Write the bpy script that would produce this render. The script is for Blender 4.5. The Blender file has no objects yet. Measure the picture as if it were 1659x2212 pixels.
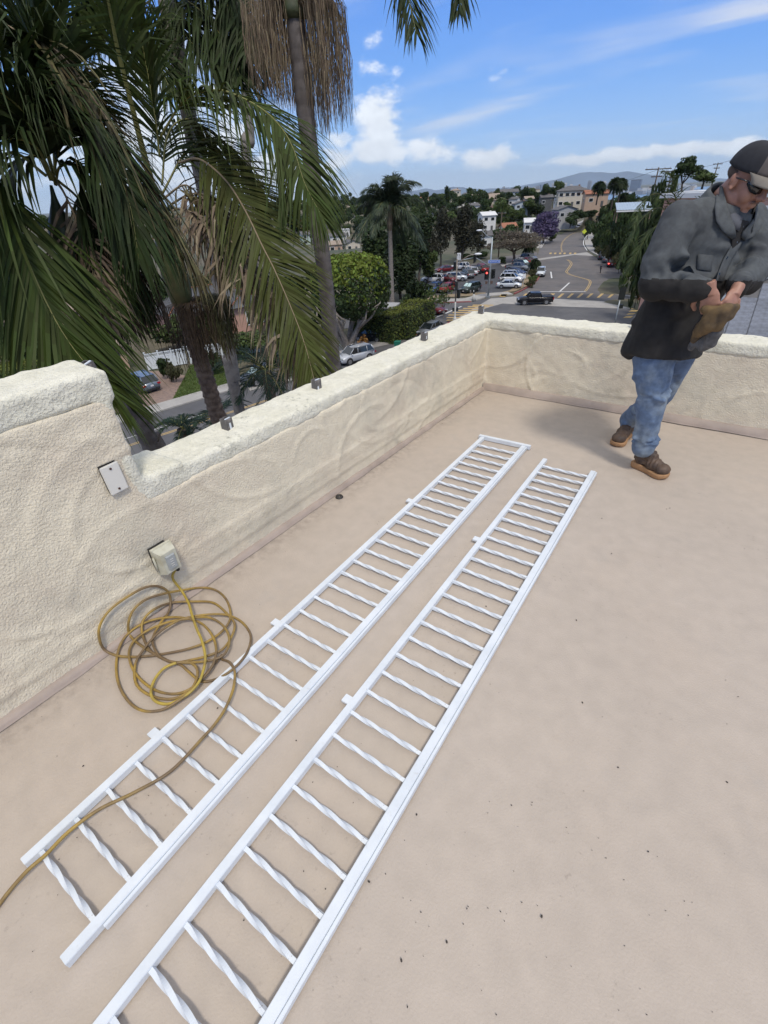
import bpy, bmesh, math, random
import numpy as np
from mathutils import Vector, Matrix, noise
random.seed(7); rng = np.random.default_rng(7)
R_ = math.radians
scn = bpy.context.scene
col = scn.collection

# ------------------------------------------------------------------ camera
CAM_H = 1.5
RX = np.array([[0.81979982, -0.29062327, 0.49342312],
               [0.57119527, 0.47637882, -0.66843038],
               [-0.0407949, 0.82982006, 0.55653791]])     # camera axes in the world
FPX, CX, CY = 1018.686, 829.5, 1106.0
cam_d = bpy.data.cameras.new('camera'); cam = bpy.data.objects.new('camera', cam_d); col.objects.link(cam)
M4 = Matrix.Identity(4)
for i in range(3):
    for j in range(3): M4[i][j] = RX[i][j]
M4[0][3], M4[1][3], M4[2][3] = 0, 0, CAM_H
cam.matrix_world = M4
cam_d.sensor_fit = 'HORIZONTAL'; cam_d.sensor_width = 36.0; cam_d.lens = FPX/1659*36
cam_d.clip_start = 0.05; cam_d.clip_end = 90000
scn.camera = cam
scn.render.resolution_x, scn.render.resolution_y = 768, 1024

# survey helpers: a bearing read off the photograph turned into a place in the world
def ray(u, v):
    d = RX @ np.array([u-CX, -(v-CY), -FPX]); return d/np.linalg.norm(d)
def onz(u, v, z=0.0):
    d = ray(u, v); t = (z-CAM_H)/d[2]; return Vector((t*d[0], t*d[1], z))
def atd(u, v, dist):
    d = ray(u, v); t = dist/math.hypot(d[0], d[1]); return Vector((t*d[0], t*d[1], CAM_H+t*d[2]))
def onx(u, v, x):
    d = ray(u, v); t = x/d[0]; return Vector((x, t*d[1], CAM_H+t*d[2]))
def ony(u, v, y):
    d = ray(u, v); t = y/d[1]; return Vector((t*d[0], y, CAM_H+t*d[2]))
ZS = -14.0                     # street level below the roof deck
def G(u, v): return onz(u, v, ZS)

# ------------------------------------------------------------------ light
scn.render.engine = 'CYCLES'
scn.view_settings.view_transform = 'Standard'; scn.view_settings.look = 'None'
scn.view_settings.exposure = 0.55; scn.view_settings.gamma = 1.0
scn.view_settings.use_curve_mapping = False
SUN_EL, SUN_AZ = R_(57), R_(128)
sd = bpy.data.lights.new('sun', 'SUN'); sd.energy = 1.6; sd.angle = R_(9); sd.color = (1.0, 0.93, 0.83)
so = bpy.data.objects.new('sun', sd); col.objects.link(so)
sdir = Vector((math.cos(SUN_EL)*math.sin(SUN_AZ), math.cos(SUN_EL)*math.cos(SUN_AZ), math.sin(SUN_EL)))
so.rotation_euler = (-sdir).to_track_quat('-Z', 'Y').to_euler()
so.location = (0, 0, 30)

W = bpy.data.worlds.new('World'); scn.world = W; W.use_nodes = True
nt = W.node_tree; nt.nodes.clear(); N, L = nt.nodes, nt.links
def nn(t, **k):
    n = N.new(t)
    for a, b in k.items(): setattr(n, a, b)
    return n
def mth(op, a, b=None, c=None, clamp=False):
    n = N.new('ShaderNodeMath'); n.operation = op; n.use_clamp = clamp
    for i, x in enumerate((a, b, c)):
        if x is None: continue
        if isinstance(x, (int, float)): n.inputs[i].default_value = x
        else: L.new(x, n.inputs[i])
    return n.outputs[0]
def vmth(op, a, b=None, scale=None):
    n = N.new('ShaderNodeVectorMath'); n.operation = op
    for i, x in enumerate((a, b)):
        if x is None: continue
        if isinstance(x, (tuple, list, Vector)): n.inputs[i].default_value = x
        else: L.new(x, n.inputs[i])
    if scale is not None: n.inputs['Scale'].default_value = scale
    return n
def mrange(x, a, b, c=0.0, d=1.0, smooth=True):
    n = N.new('ShaderNodeMapRange'); n.interpolation_type = 'SMOOTHSTEP' if smooth else 'LINEAR'
    L.new(x, n.inputs[0])
    for i, v in enumerate((a, b, c, d)): n.inputs[i+1].default_value = v
    return n.outputs[0]
sky = nn('ShaderNodeTexSky'); sky.sky_type = 'NISHITA'; sky.sun_disc = False
sky.sun_elevation = SUN_EL; sky.sun_rotation = SUN_AZ; sky.altitude = 50; sky.air_density = 1.0; sky.dust_density = 0.0; sky.ozone_density = 4.0
tc = nn('ShaderNodeTexCoord'); D = tc.outputs['Generated']
sep = nn('ShaderNodeSeparateXYZ'); L.new(D, sep.inputs[0])
dx, dy, dz = sep.outputs
zc = mth('MAXIMUM', dz, 0.02)
# thin high cloud: noise on a plane overhead, drawn out in wind streaks
px_ = mth('DIVIDE', dx, mth('ADD', zc, 0.12)); py_ = mth('DIVIDE', dy, mth('ADD', zc, 0.12))
cmb = nn('ShaderNodeCombineXYZ'); L.new(px_, cmb.inputs[0]); L.new(py_, cmb.inputs[1])
mp = nn('ShaderNodeMapping'); L.new(cmb.outputs[0], mp.inputs[0]); mp.inputs['Rotation'].default_value = (0, 0, R_(-38)); mp.inputs['Scale'].default_value = (0.55, 1.5, 1); mp.inputs['Location'].default_value = (2.3, 0.7, 0)
n1 = nn('ShaderNodeTexNoise'); L.new(mp.outputs[0], n1.inputs[0]); n1.inputs['Scale'].default_value = 1.1; n1.inputs['Detail'].default_value = 7; n1.inputs['Roughness'].default_value = 0.52; n1.inputs['Distortion'].default_value = 0.25
cirr = mrange(n1.outputs[0], 0.46, 0.74, 0, 0.75)
n1b = nn('ShaderNodeTexNoise'); L.new(cmb.outputs[0], n1b.inputs[0]); n1b.inputs['Scale'].default_value = 0.5; n1b.inputs['Detail'].default_value = 3
cirr = mth('MULTIPLY', cirr, mrange(n1b.outputs[0], 0.36, 0.54)); cirr = mth('MULTIPLY', cirr, mrange(dz, 0.04, 0.13, .12, 1.0))
# the high sky above the picture is closed by bright cloud, which makes the soft light on the roof
over = mth('MULTIPLY', mrange(dz, 0.30, 0.62), mrange(n1.outputs[0], 0.25, 0.5, 0.55, 0.95))
# broken cumulus: low banks over the hills, each a soft patch of sky filled with billows
nb = nn('ShaderNodeTexNoise'); L.new(vmth('MULTIPLY', D, (1, 1, 1.9)).outputs[0], nb.inputs[0]); nb.inputs['Scale'].default_value = 21; nb.inputs['Detail'].default_value = 8; nb.inputs['Roughness'].default_value = 0.55
blobs = [((818, 262), .055, .052, .95), ((735, 302), .035, .020, .8), ((735, 342), .045, .022, .9), ((815, 325), .065, .030, 1.0), ((930, 322), .07, .030, .8),
         ((945, 350), .10, .016, .4), ((1060, 340), .065, .026, .95), ((1120, 352), .08, .014, .45), ((1260, 345), .075, .013, .9), ((1360, 333), .10, .014, .9), ((1460, 325), .12, .014, .9), ((1570, 318), .13, .015, .85),
         ((800, 120), .07, .075, .55), ((1075, 152), .075, .022, .5), ((560, 380), .20, .05, .9), ((330, 330), .3, .14, .8), ((200, 150), .2, .2, .6), ((660, 400), .2, .03, .5)]
acc = None
for (uv, wx, wz, s) in blobs:
    d = ray(*uv)
    rgt = np.array([d[1], -d[0], 0]); rgt /= np.linalg.norm(rgt); up = np.cross(rgt, d)
    a = vmth('DOT_PRODUCT', D, tuple(float(q) for q in rgt/wx)).outputs['Value']
    b = vmth('DOT_PRODUCT', D, tuple(float(q) for q in up/wz)).outputs['Value']
    f = vmth('DOT_PRODUCT', D, tuple(float(q) for q in d)).outputs['Value']
    r2 = mth('ADD', mth('MULTIPLY', a, a), mth('MULTIPLY', b, b))
    g = mth('MULTIPLY', mth('EXPONENT', mth('MULTIPLY', r2, -0.9)), mth('GREATER_THAN', f, 0.2))
    g = mth('MULTIPLY', g, s)
    acc = g if acc is None else mth('MAXIMUM', acc, g)
cum = mrange(mth('ADD', acc, mth('MULTIPLY', nb.outputs[0], 1.25)), 1.10, 1.46)
cum = mth('MULTIPLY', cum, 0.95)
band = mth('MULTIPLY', mrange(dz, 0.0, 0.10, 0.14, 0.0), mrange(nb.outputs[0], 0.35, 0.7, 0.4, 1.0))
soft = mth('MAXIMUM', mth('MAXIMUM', cirr, over), band)
bg1 = nn('ShaderNodeMix', data_type='RGBA')
hsv = nn('ShaderNodeHueSaturation'); L.new(sky.outputs[0], hsv.inputs['Color']); hsv.inputs['Saturation'].default_value = 1.25; hsv.inputs['Value'].default_value = 1.0
grad = nn('ShaderNodeValToRGB'); L.new(mth('MULTIPLY', dz, 2.2), grad.inputs[0]); ce_ = grad.color_ramp.elements
ce_[0].position = 0.0; ce_[0].color = (.35, .50, .735, 1); ce_[1].position = .62; ce_[1].color = (.088, .235, .71, 1)
e2_ = grad.color_ramp.elements.new(.14); e2_.color = (.245, .42, .745, 1); e3_ = grad.color_ramp.elements.new(.34); e3_.color = (.135, .315, .745, 1)
gsc = vmth('SCALE', grad.outputs[0]); gsc.inputs['Scale'].default_value = 9.0
sm_ = nn('ShaderNodeMix', data_type='RGBA'); sm_.inputs[0].default_value = .85; L.new(hsv.outputs[0], sm_.inputs['A']); L.new(gsc.outputs[0], sm_.inputs['B'])
L.new(soft, bg1.inputs[0]); L.new(sm_.outputs['Result'], bg1.inputs['A']); bg1.inputs['B'].default_value = (5.9, 6.0, 6.2, 1)
shade = mrange(nb.outputs[0], 0.3, 0.75, 0.84, 1.0)
ccol = vmth('SCALE', (7.2, 7.6, 8.1)); L.new(shade, ccol.inputs['Scale'])
bg2 = nn('ShaderNodeMix', data_type='RGBA'); L.new(cum, bg2.inputs[0]); L.new(bg1.outputs['Result'], bg2.inputs['A']); L.new(ccol.outputs[0], bg2.inputs['B'])
bgn = nn('ShaderNodeBackground'); bgn.inputs['Strength'].default_value = 0.1
L.new(bg2.outputs['Result'], bgn.inputs[0])
wo = nn('ShaderNodeOutputWorld'); L.new(bgn.outputs[0], wo.inputs[0])

# ------------------------------------------------------------------ materials
MATS = {}
def mat(name, rgb, rough=0.8, metal=0.0, var=0.0, vscale=5.0, bump=0.0, bscale=50.0, rgb2=None, mixscale=3.0, mixlo=0.4, mixhi=0.65, coat=0.0, island=0.0, spec=0.5, trans=0.0, objrand=0.0, emit=None, sub=0.0, detail=6.0):
    if name in MATS: return MATS[name]
    m = bpy.data.materials.new(name); m.use_nodes = True; t = m.node_tree; n = t.nodes; l = t.links
    b = n['Principled BSDF']; b.inputs['Roughness'].default_value = rough; b.inputs['Metallic'].default_value = metal
    b.inputs['Specular IOR Level'].default_value = spec; b.inputs['Coat Weight'].default_value = coat
    if trans: b.inputs['Transmission Weight'].default_value = trans
    if emit: b.inputs['Emission Color'].default_value = (*emit[:3], 1); b.inputs['Emission Strength'].default_value = emit[3]
    c = n.new('ShaderNodeRGB'); c.outputs[0].default_value = (*rgb, 1); out = c.outputs[0]
    co = n.new('ShaderNodeTexCoord').outputs['Object']
    if rgb2 is not None:
        z = n.new('ShaderNodeTexNoise'); z.inputs['Scale'].default_value = mixscale; z.inputs['Detail'].default_value = detail; l.new(co, z.inputs[0])
        r = n.new('ShaderNodeMapRange'); r.inputs[1].default_value = mixlo; r.inputs[2].default_value = mixhi; l.new(z.outputs[0], r.inputs[0])
        x = n.new('ShaderNodeMix'); x.data_type = 'RGBA'; l.new(r.outputs[0], x.inputs[0]); l.new(out, x.inputs['A']); x.inputs['B'].default_value = (*rgb2, 1); out = x.outputs['Result']
    if var or island or objrand:
        h = n.new('ShaderNodeHueSaturation'); l.new(out, h.inputs['Color'])
        v = None
        def addv(sock, amp):
            nonlocal v
            r = n.new('ShaderNodeMapRange'); l.new(sock, r.inputs[0]); r.inputs[3].default_value = 1-amp; r.inputs[4].default_value = 1+amp
            if v is None: v = r.outputs[0]
            else:
                q = n.new('ShaderNodeMath'); q.operation = 'MULTIPLY'; l.new(v, q.inputs[0]); l.new(r.outputs[0], q.inputs[1]); v = q.outputs[0]
        if var:
            z = n.new('ShaderNodeTexNoise'); z.inputs['Scale'].default_value = vscale; z.inputs['Detail'].default_value = 5; l.new(co, z.inputs[0])
            r0 = n.new('ShaderNodeMapRange'); r0.inputs[1].default_value = .3; r0.inputs[2].default_value = .7; l.new(z.outputs[0], r0.inputs[0]); addv(r0.outputs[0], var)
        if island:
            g = n.new('ShaderNodeNewGeometry'); addv(g.outputs['Random Per Island'], island)
            r = n.new('ShaderNodeMapRange'); l.new(g.outputs['Random Per Island'], r.inputs[0]); r.inputs[3].default_value = 0.5-island*0.05; r.inputs[4].default_value = 0.5+island*0.04; l.new(r.outputs[0], h.inputs['Hue'])
        if objrand:
            o = n.new('ShaderNodeObjectInfo'); addv(o.outputs['Random'], objrand)
        l.new(v, h.inputs['Value']); out = h.outputs[0]
    l.new(out, b.inputs['Base Color'])
    if bump:
        z = n.new('ShaderNodeTexNoise'); z.inputs['Scale'].default_value = bscale; z.inputs['Detail'].default_value = 4; l.new(co, z.inputs[0])
        bp = n.new('ShaderNodeBump'); bp.inputs['Strength'].default_value = 1.0; bp.inputs['Distance'].default_value = bump; l.new(z.outputs[0], bp.inputs['Height']); l.new(bp.outputs[0], b.inputs['Normal'])
    if sub:
        # thin leaf: part of the light passes through
        tr = n.new('ShaderNodeBsdfTranslucent'); l.new(out, tr.inputs[0]); ms = n.new('ShaderNodeMixShader'); ms.inputs[0].default_value = sub
        l.new(b.outputs[0], ms.inputs[1]); l.new(tr.outputs[0], ms.inputs[2]); l.new(ms.outputs[0], n['Material Output'].inputs[0])
    MATS[name] = m; return m

# ------------------------------------------------------------------ object helpers
def setp(o, label=None, cat=None, group=None, kind=None):
    if label: o['label'] = label
    if cat: o['category'] = cat
    if group: o['group'] = group
    if kind: o['kind'] = kind
    return o
def empty(name, loc, rz=0.0, label=None, cat=None, group=None, kind=None):
    o = bpy.data.objects.new(name, None); col.objects.link(o); o.location = loc; o.rotation_euler = (0, 0, rz); o.empty_display_size = .2
    return setp(o, label, cat, group, kind)
def link(name, me, parent=None, loc=None):
    o = bpy.data.objects.new(name, me); col.objects.link(o)
    if parent is not None: o.parent = parent
    if loc is not None: o.location = loc
    return o
def copy_tree(o, parent=None):
    c = o.copy(); col.objects.link(c)
    if parent is not None: c.parent = parent
    for ch in list(o.children): copy_tree(ch, c)
    return c
class MB:
    """collects simple solids, then links them as one mesh object"""
    def __init__(s): s.v = []; s.f = []; s.m = []; s.sm = []
    def add(s, vs, fs, mi=0, smooth=False):
        o = len(s.v); s.v += [tuple(v) for v in vs]; s.f += [tuple(i+o for i in f) for f in fs]; s.m += [mi]*len(fs); s.sm += [smooth]*len(fs); return s
    def box(s, c, size, rz=0.0, mi=0, mtx=None):
        hx, hy, hz = size[0]/2, size[1]/2, size[2]/2
        vs = [Vector((x, y, z)) for x in (-hx, hx) for y in (-hy, hy) for z in (-hz, hz)]
        if mtx is None: mtx = Matrix.Rotation(rz, 3, 'Z')
        vs = [mtx @ v + Vector(c) for v in vs]
        return s.add(vs, [(0, 1, 3, 2), (4, 6, 7, 5), (0, 4, 5, 1), (2, 3, 7, 6), (0, 2, 6, 4), (1, 5, 7, 3)], mi)
    def tube(s, pts, rad, n=8, mi=0, cap=True, smooth=True):
        pts = [Vector(p) for p in pts]; k = len(pts)
        rad = [rad]*k if isinstance(rad, (int, float)) else list(rad)
        vs = []; a = None
        for i, p in enumerate(pts):
            t = (pts[min(i+1, k-1)]-pts[max(i-1, 0)]).normalized()
            if a is None:
                a = t.orthogonal().normalized()
            a = (a - t*a.dot(t)); a = a.normalized() if a.length > 1e-6 else t.orthogonal().normalized()
            b = t.cross(a)
            for j in range(n):
                w = 2*math.pi*j/n; vs.append(p+(a*math.cos(w)+b*math.sin(w))*rad[i])
        fs = [(i*n+j, i*n+(j+1) % n, (i+1)*n+(j+1) % n, (i+1)*n+j) for i in range(k-1) for j in range(n)]
        s.add(vs, fs, mi, smooth)
        if cap:
            o = len(s.v)-len(vs)
            s.f += [tuple(o+j for j in reversed(range(n))), tuple(o+(k-1)*n+j for j in range(n))]; s.m += [mi]*2; s.sm += [False]*2
        return s
    def prism(s, poly, z0, z1, mi=0, mtop=None):
        n = len(poly); vs = [(p[0], p[1], z0) for p in poly]+[(p[0], p[1], z1) for p in poly]
        s.add(vs, [tuple(reversed(range(n)))], mi)
        o = len(s.v)-2*n
        s.f += [(o+i, o+(i+1) % n, o+n+(i+1) % n, o+n+i) for i in range(n)]; s.m += [mi]*n; s.sm += [False]*n
        s.f += [tuple(o+n+i for i in range(n))]; s.m += [mi if mtop is None else mtop]; s.sm += [False]
        return s
    def ellipsoid(s, c, r, nu=12, nv=8, mi=0, mtx=None, zmin=-1.0):
        vs = []; 
        for i in range(nv+1):
            ph = -math.pi/2+math.pi*i/nv
            for j in range(nu):
                w = 2*math.pi*j/nu; v = Vector((r[0]*math.cos(ph)*math.cos(w), r[1]*math.cos(ph)*math.sin(w), r[2]*max(math.sin(ph), zmin)))
                if mtx is not None: v = mtx @ v
                vs.append(v+Vector(c))
        fs = [(i*nu+j, i*nu+(j+1) % nu, (i+1)*nu+(j+1) % nu, (i+1)*nu+j) for i in range(nv) for j in range(nu)]
        return s.add(vs, fs, mi, True)
    def mesh(s, name, mats):
        me = bpy.data.meshes.new(name); me.from_pydata(s.v, [], s.f)
        for m in (mats if isinstance(mats, (list, tuple)) else [mats]): me.materials.append(m)
        me.polygons.foreach_set('material_index', s.m); me.polygons.foreach_set('use_smooth', s.sm); me.update(); return me
    def build(s, name, mats, parent=None, loc=None, label=None, cat=None, group=None, kind=None):
        return setp(link(name, s.mesh(name, mats), parent, loc), label, cat, group, kind)
def quads(name, V, mats, parent=None, mi=None, smooth=False, kind=None, label=None, cat=None, group=None, nper=4):
    """V: (n, nper, 3) array of separate faces"""
    V = np.asarray(V, dtype=np.float32); n = V.shape[0]; k = V.shape[1]
    me = bpy.data.meshes.new(name); me.vertices.add(n*k); me.vertices.foreach_set('co', V.reshape(-1))
    me.loops.add(n*k); me.loops.foreach_set('vertex_index', np.arange(n*k, dtype=np.int32))
    me.polygons.add(n); me.polygons.foreach_set('loop_start', np.arange(0, n*k, k, dtype=np.int32)); me.polygons.foreach_set('loop_total', np.full(n, k, dtype=np.int32))
    for m in (mats if isinstance(mats, (list, tuple)) else [mats]): me.materials.append(m)
    if mi is not None: me.polygons.foreach_set('material_index', np.asarray(mi, dtype=np.int32))
    me.update(calc_edges=True); me.validate()
    return setp(link(name, me, parent), label, cat, group, kind)
def catmull(pts, per=8):
    P = [Vector(p) for p in pts]; P = [P[0]*2-P[1]]+P+[P[-1]*2-P[-2]]; out = []
    for i in range(1, len(P)-2):
        for j in range(per):
            t = j/per; a, b, c, d = P[i-1], P[i], P[i+1], P[i+2]
            out.append(0.5*((2*b)+(c-a)*t+(2*a-5*b+4*c-d)*t*t+(3*b-a-3*c+d)*t**3))
    out.append(P[-2]); return out
def remeshed(o, voxel, smooth=0, factor=0.5):
    """fuse the overlapping solids of o into one skin"""
    m = o.modifiers.new('r', 'REMESH'); m.mode = 'VOXEL'; m.voxel_size = voxel; m.use_smooth_shade = True
    if smooth: s = o.modifiers.new('s', 'SMOOTH'); s.iterations = smooth; s.factor = factor
    dg = bpy.context.evaluated_depsgraph_get(); dg.update()
    me = bpy.data.meshes.new_from_object(o.evaluated_get(dg)); old = o.data; mats = list(old.materials); o.modifiers.clear(); o.data = me; bpy.data.meshes.remove(old)
    if not me.materials:
        for x in mats: me.materials.append(x)
    return o
def coords(me):
    a = np.empty(len(me.vertices)*3, dtype=np.float32); me.vertices.foreach_get('co', a); return a.reshape(-1, 3)
def normals(me):
    a = np.empty(len(me.vertices)*3, dtype=np.float32); me.vertices.foreach_get('normal', a); return a.reshape(-1, 3)
def setco(me, a): me.vertices.foreach_set('co', np.ascontiguousarray(a, dtype=np.float32).reshape(-1)); me.update()
def vnoise(P, s, seed=0.0):
    return np.array([noise.noise(Vector((p[0]*s+seed, p[1]*s-seed, p[2]*s+seed*.7))) for p in P])
# ================================================================== ROOF DECK
m_deck = mat('deck_paint', (.452, .388, .325), rough=0.62, rgb2=(.418, .358, .300), mixscale=1.1, mixlo=0.38, mixhi=0.7, var=0.05, vscale=14, bump=0.0012, bscale=160)
# scuffs and faint grey stains worn into the paint
t = m_deck.node_tree; n = t.nodes; l = t.links; b = n['Principled BSDF']
src = b.inputs['Base Color'].links[0].from_socket; co = n.new('ShaderNodeTexCoord').outputs['Object']
def stain(src, scale, lo, hi, colr, amt, detail=6, gate=None):
    z = n.new('ShaderNodeTexNoise'); z.inputs['Scale'].default_value = scale; z.inputs['Detail'].default_value = detail; z.inputs['Roughness'].default_value = .62; l.new(co, z.inputs[0])
    r = n.new('ShaderNodeMapRange'); r.inputs[1].default_value = lo; r.inputs[2].default_value = hi; r.inputs[4].default_value = amt; l.new(z.outputs[0], r.inputs[0]); f = r.outputs[0]
    if gate:
        z2 = n.new('ShaderNodeTexNoise'); z2.inputs['Scale'].default_value = gate; z2.inputs['Detail'].default_value = 2; l.new(co, z2.inputs[0])
        r2 = n.new('ShaderNodeMapRange'); r2.inputs[1].default_value = .52; r2.inputs[2].default_value = .62; l.new(z2.outputs[0], r2.inputs[0])
        q = n.new('ShaderNodeMath'); q.operation = 'MULTIPLY'; l.new(f, q.inputs[0]); l.new(r2.outputs[0], q.inputs[1]); f = q.outputs[0]
    x = n.new('ShaderNodeMix'); x.data_type = 'RGBA'; l.new(f, x.inputs[0]); l.new(src, x.inputs['A']); x.inputs['B'].default_value = (*colr, 1); return x.outputs['Result']
src = stain(src, 55, .60, .72, (.20, .165, .14), .55, gate=2.2)
src = stain(src, 3.3, .58, .78, (.33, .29, .25), .55)
src = stain(src, 140, .70, .76, (.12, .10, .085), .6, gate=1.3)
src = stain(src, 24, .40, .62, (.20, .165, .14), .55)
_edge_mix = src.node
# these darker blotches fade in only close to the long wall
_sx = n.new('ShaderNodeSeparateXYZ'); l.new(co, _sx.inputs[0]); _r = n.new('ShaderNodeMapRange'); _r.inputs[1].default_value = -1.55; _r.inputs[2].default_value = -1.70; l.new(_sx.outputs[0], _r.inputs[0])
_q = n.new('ShaderNodeMath'); _q.operation = 'MULTIPLY'; l.new(_edge_mix.inputs[0].links[0].from_socket, _q.inputs[0]); l.new(_r.outputs[0], _q.inputs[1]); l.new(_q.outputs[0], _edge_mix.inputs[0])
src = stain(src, 6.0, .56, .66, (.37, .335, .30), .5, gate=.9)
src = stain(src, .9, .5, .72, (.49, .405, .325), .5)
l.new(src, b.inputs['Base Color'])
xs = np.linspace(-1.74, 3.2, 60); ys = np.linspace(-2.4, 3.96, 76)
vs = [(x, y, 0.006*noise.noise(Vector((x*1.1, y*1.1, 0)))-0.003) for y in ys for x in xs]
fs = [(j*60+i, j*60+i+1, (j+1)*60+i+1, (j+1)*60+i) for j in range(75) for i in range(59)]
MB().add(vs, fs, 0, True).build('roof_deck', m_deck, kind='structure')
# debris: grit, flakes and crumbs lying on the paint
dm = MB()
spots = [(1245, 1340), (1335, 1658), (1400, 1840), (965, 2035), (797, 1905), (1570, 1690), (1258, 1518), (1447, 1098), (1321, 1196), (867, 2075), (1170, 1980), (900, 1760), (1105, 1740), (640, 1600), (300, 1650), (180, 1655), (470, 1530), (520, 1655), (1050, 1310), (1300, 1120), (1440, 1100), (955, 915), (835, 995)]
for k in range(110): spots.append((random.uniform(30, 1640), random.uniform(1050, 2200)))
for k in range(50): spots.append((random.gauss(1010, 150), random.gauss(1830, 160)))
for k in range(60): spots.append((random.gauss(860, 130), random.gauss(1080, 60)))
for i, (u, v) in enumerate(spots):
    p = onz(u, v, 0.0)
    if p.x < -1.66 or p.y > 3.9: continue
    r = (0.0026 if i < 23 else random.uniform(0.0006, 0.0015)); a = random.random()*3
    dm.ellipsoid(p+Vector((0, 0, r*.3+.001)), (r*random.uniform(.7, 1.8), r, r*.55), 6, 4, mtx=Matrix.Rotation(a, 3, 'Z'))
dm.build('debris', mat('grit', (.05, .042, .036), .9), label='dark grit and flakes scattered over the tan roof deck', cat='debris', kind='stuff')

# ------------------------------------------------------------------ stucco parapet
m_st = mat('stucco_wall', (.76, .685, .53), rough=.92, rgb2=(.71, .64, .50), mixscale=2.4, mixlo=.35, mixhi=.7, var=.05, vscale=22, spec=.2)
def stucco_bump(m, d1=.0046, s1=120):
    t = m.node_tree; n = t.nodes; l = t.links; b = n['Principled BSDF']; co = n.new('ShaderNodeTexCoord').outputs['Object']
    z = n.new('ShaderNodeTexNoise'); z.inputs['Scale'].default_value = s1; z.inputs['Detail'].default_value = 3; z.inputs['Roughness'].default_value = .5; z.inputs['Distortion'].default_value = .8; l.new(co, z.inputs[0])
    b1 = n.new('ShaderNodeBump'); b1.inputs['Strength'].default_value = 1; b1.inputs['Distance'].default_value = d1; l.new(z.outputs[0], b1.inputs['Height'])
    z2 = n.new('ShaderNodeTexVoronoi'); z2.inputs['Scale'].default_value = s1*.9; l.new(co, z2.inputs[0])
    b2 = n.new('ShaderNodeBump'); b2.inputs['Strength'].default_value = .8; b2.inputs['Distance'].default_value = d1*.45; l.new(z2.outputs['Distance'], b2.inputs['Height']); l.new(b1.outputs[0], b2.inputs['Normal']); l.new(b2.outputs[0], b.inputs['Normal'])
stucco_bump(m_st)
m_cap = mat('stucco_cap', (.74, .715, .60), rough=.9, rgb2=(.68, .655, .53), mixscale=7, mixlo=.4, mixhi=.7, var=.07, vscale=30, spec=.2)  # pale cap stucco, lightened further to put its sunlit top into the colour
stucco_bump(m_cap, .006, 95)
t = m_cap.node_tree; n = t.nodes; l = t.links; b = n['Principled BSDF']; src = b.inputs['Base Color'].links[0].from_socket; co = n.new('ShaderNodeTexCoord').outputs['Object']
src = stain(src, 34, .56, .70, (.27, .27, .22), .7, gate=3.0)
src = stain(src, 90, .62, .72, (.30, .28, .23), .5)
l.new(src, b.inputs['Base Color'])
t = m_st.node_tree; n = t.nodes; l = t.links; b = n['Principled BSDF']; src = b.inputs['Base Color'].links[0].from_socket; co = n.new('ShaderNodeTexCoord').outputs['Object']
src = stain(src, 1.7, .50, .72, (.53, .43, .34), .55)
src = stain(src, 2.6, .52, .75, (.46, .44, .36), .6)
src = stain(src, 7.5, .56, .74, (.40, .36, .27), .65, gate=1.6)
l.new(src, b.inputs['Base Color'])
pw = empty('parapet_wall', (-1.85, 2.0, 0), label='low L-shaped cream stucco parapet wall with a rough pale cap and a raised end at left', cat='wall')
PWL = Vector((-1.85, 2.0, 0))
wb = MB()
wb.box((-1.845, 1.0, .10), (.25, 6.42, .86)); wb.box((.65, 4.075, .10), (5.24, .25, .86)); wb.box((-1.845, -.75, .55), (.25, 3.00, .80))
body = wb.build('wall_body', m_st)
remeshed(body, .0125, 6, .5)
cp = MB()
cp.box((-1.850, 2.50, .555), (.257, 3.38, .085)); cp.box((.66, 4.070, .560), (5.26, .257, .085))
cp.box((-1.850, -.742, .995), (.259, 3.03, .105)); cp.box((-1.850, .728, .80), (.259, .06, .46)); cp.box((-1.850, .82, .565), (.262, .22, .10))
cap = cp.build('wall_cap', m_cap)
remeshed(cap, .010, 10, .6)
# trowel sweeps: arcs of plaster pushed up by the float
def sweeps(A, count, seed, u0, u1, w0, w1):
    r = random.Random(seed); H = np.zeros(len(A))
    for k in range(count):
        cu, cw = r.uniform(u0, u1), r.uniform(w0, w1); rad = r.uniform(.12, .55); a0 = r.uniform(0, 6.28); span = r.uniform(.4, 1.5); amp = r.uniform(.003, .009)*r.choice((1, 1, -.6)); wd = r.uniform(.006, .013); el = r.uniform(.55, 1.0)
        du = (A[:, 0]-cu); dw = (A[:, 1]-cw)/el; rr = np.hypot(du, dw); an = (np.arctan2(dw, du)-a0+9.42) % 6.2832-3.1416
        d = (rr-rad)/wd; edge = np.where(d > 0, np.exp(-d*d), np.exp(-d*d*.12)*.8)
        H += amp*edge*np.exp(-(an/span)**4)
    return H
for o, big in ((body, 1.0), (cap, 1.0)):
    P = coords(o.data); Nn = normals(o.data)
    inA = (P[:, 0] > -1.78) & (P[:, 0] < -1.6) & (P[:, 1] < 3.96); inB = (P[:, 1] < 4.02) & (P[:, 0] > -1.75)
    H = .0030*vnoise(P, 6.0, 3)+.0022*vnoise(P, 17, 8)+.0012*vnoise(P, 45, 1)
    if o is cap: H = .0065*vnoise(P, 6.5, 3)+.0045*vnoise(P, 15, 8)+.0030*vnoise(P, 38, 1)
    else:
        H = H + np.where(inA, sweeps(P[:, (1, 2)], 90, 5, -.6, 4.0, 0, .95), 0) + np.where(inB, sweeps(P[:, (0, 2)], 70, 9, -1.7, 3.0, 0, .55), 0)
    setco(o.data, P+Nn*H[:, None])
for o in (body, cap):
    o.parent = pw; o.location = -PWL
    me = o.data; me.polygons.foreach_set('use_smooth', [True]*len(me.polygons))
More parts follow.
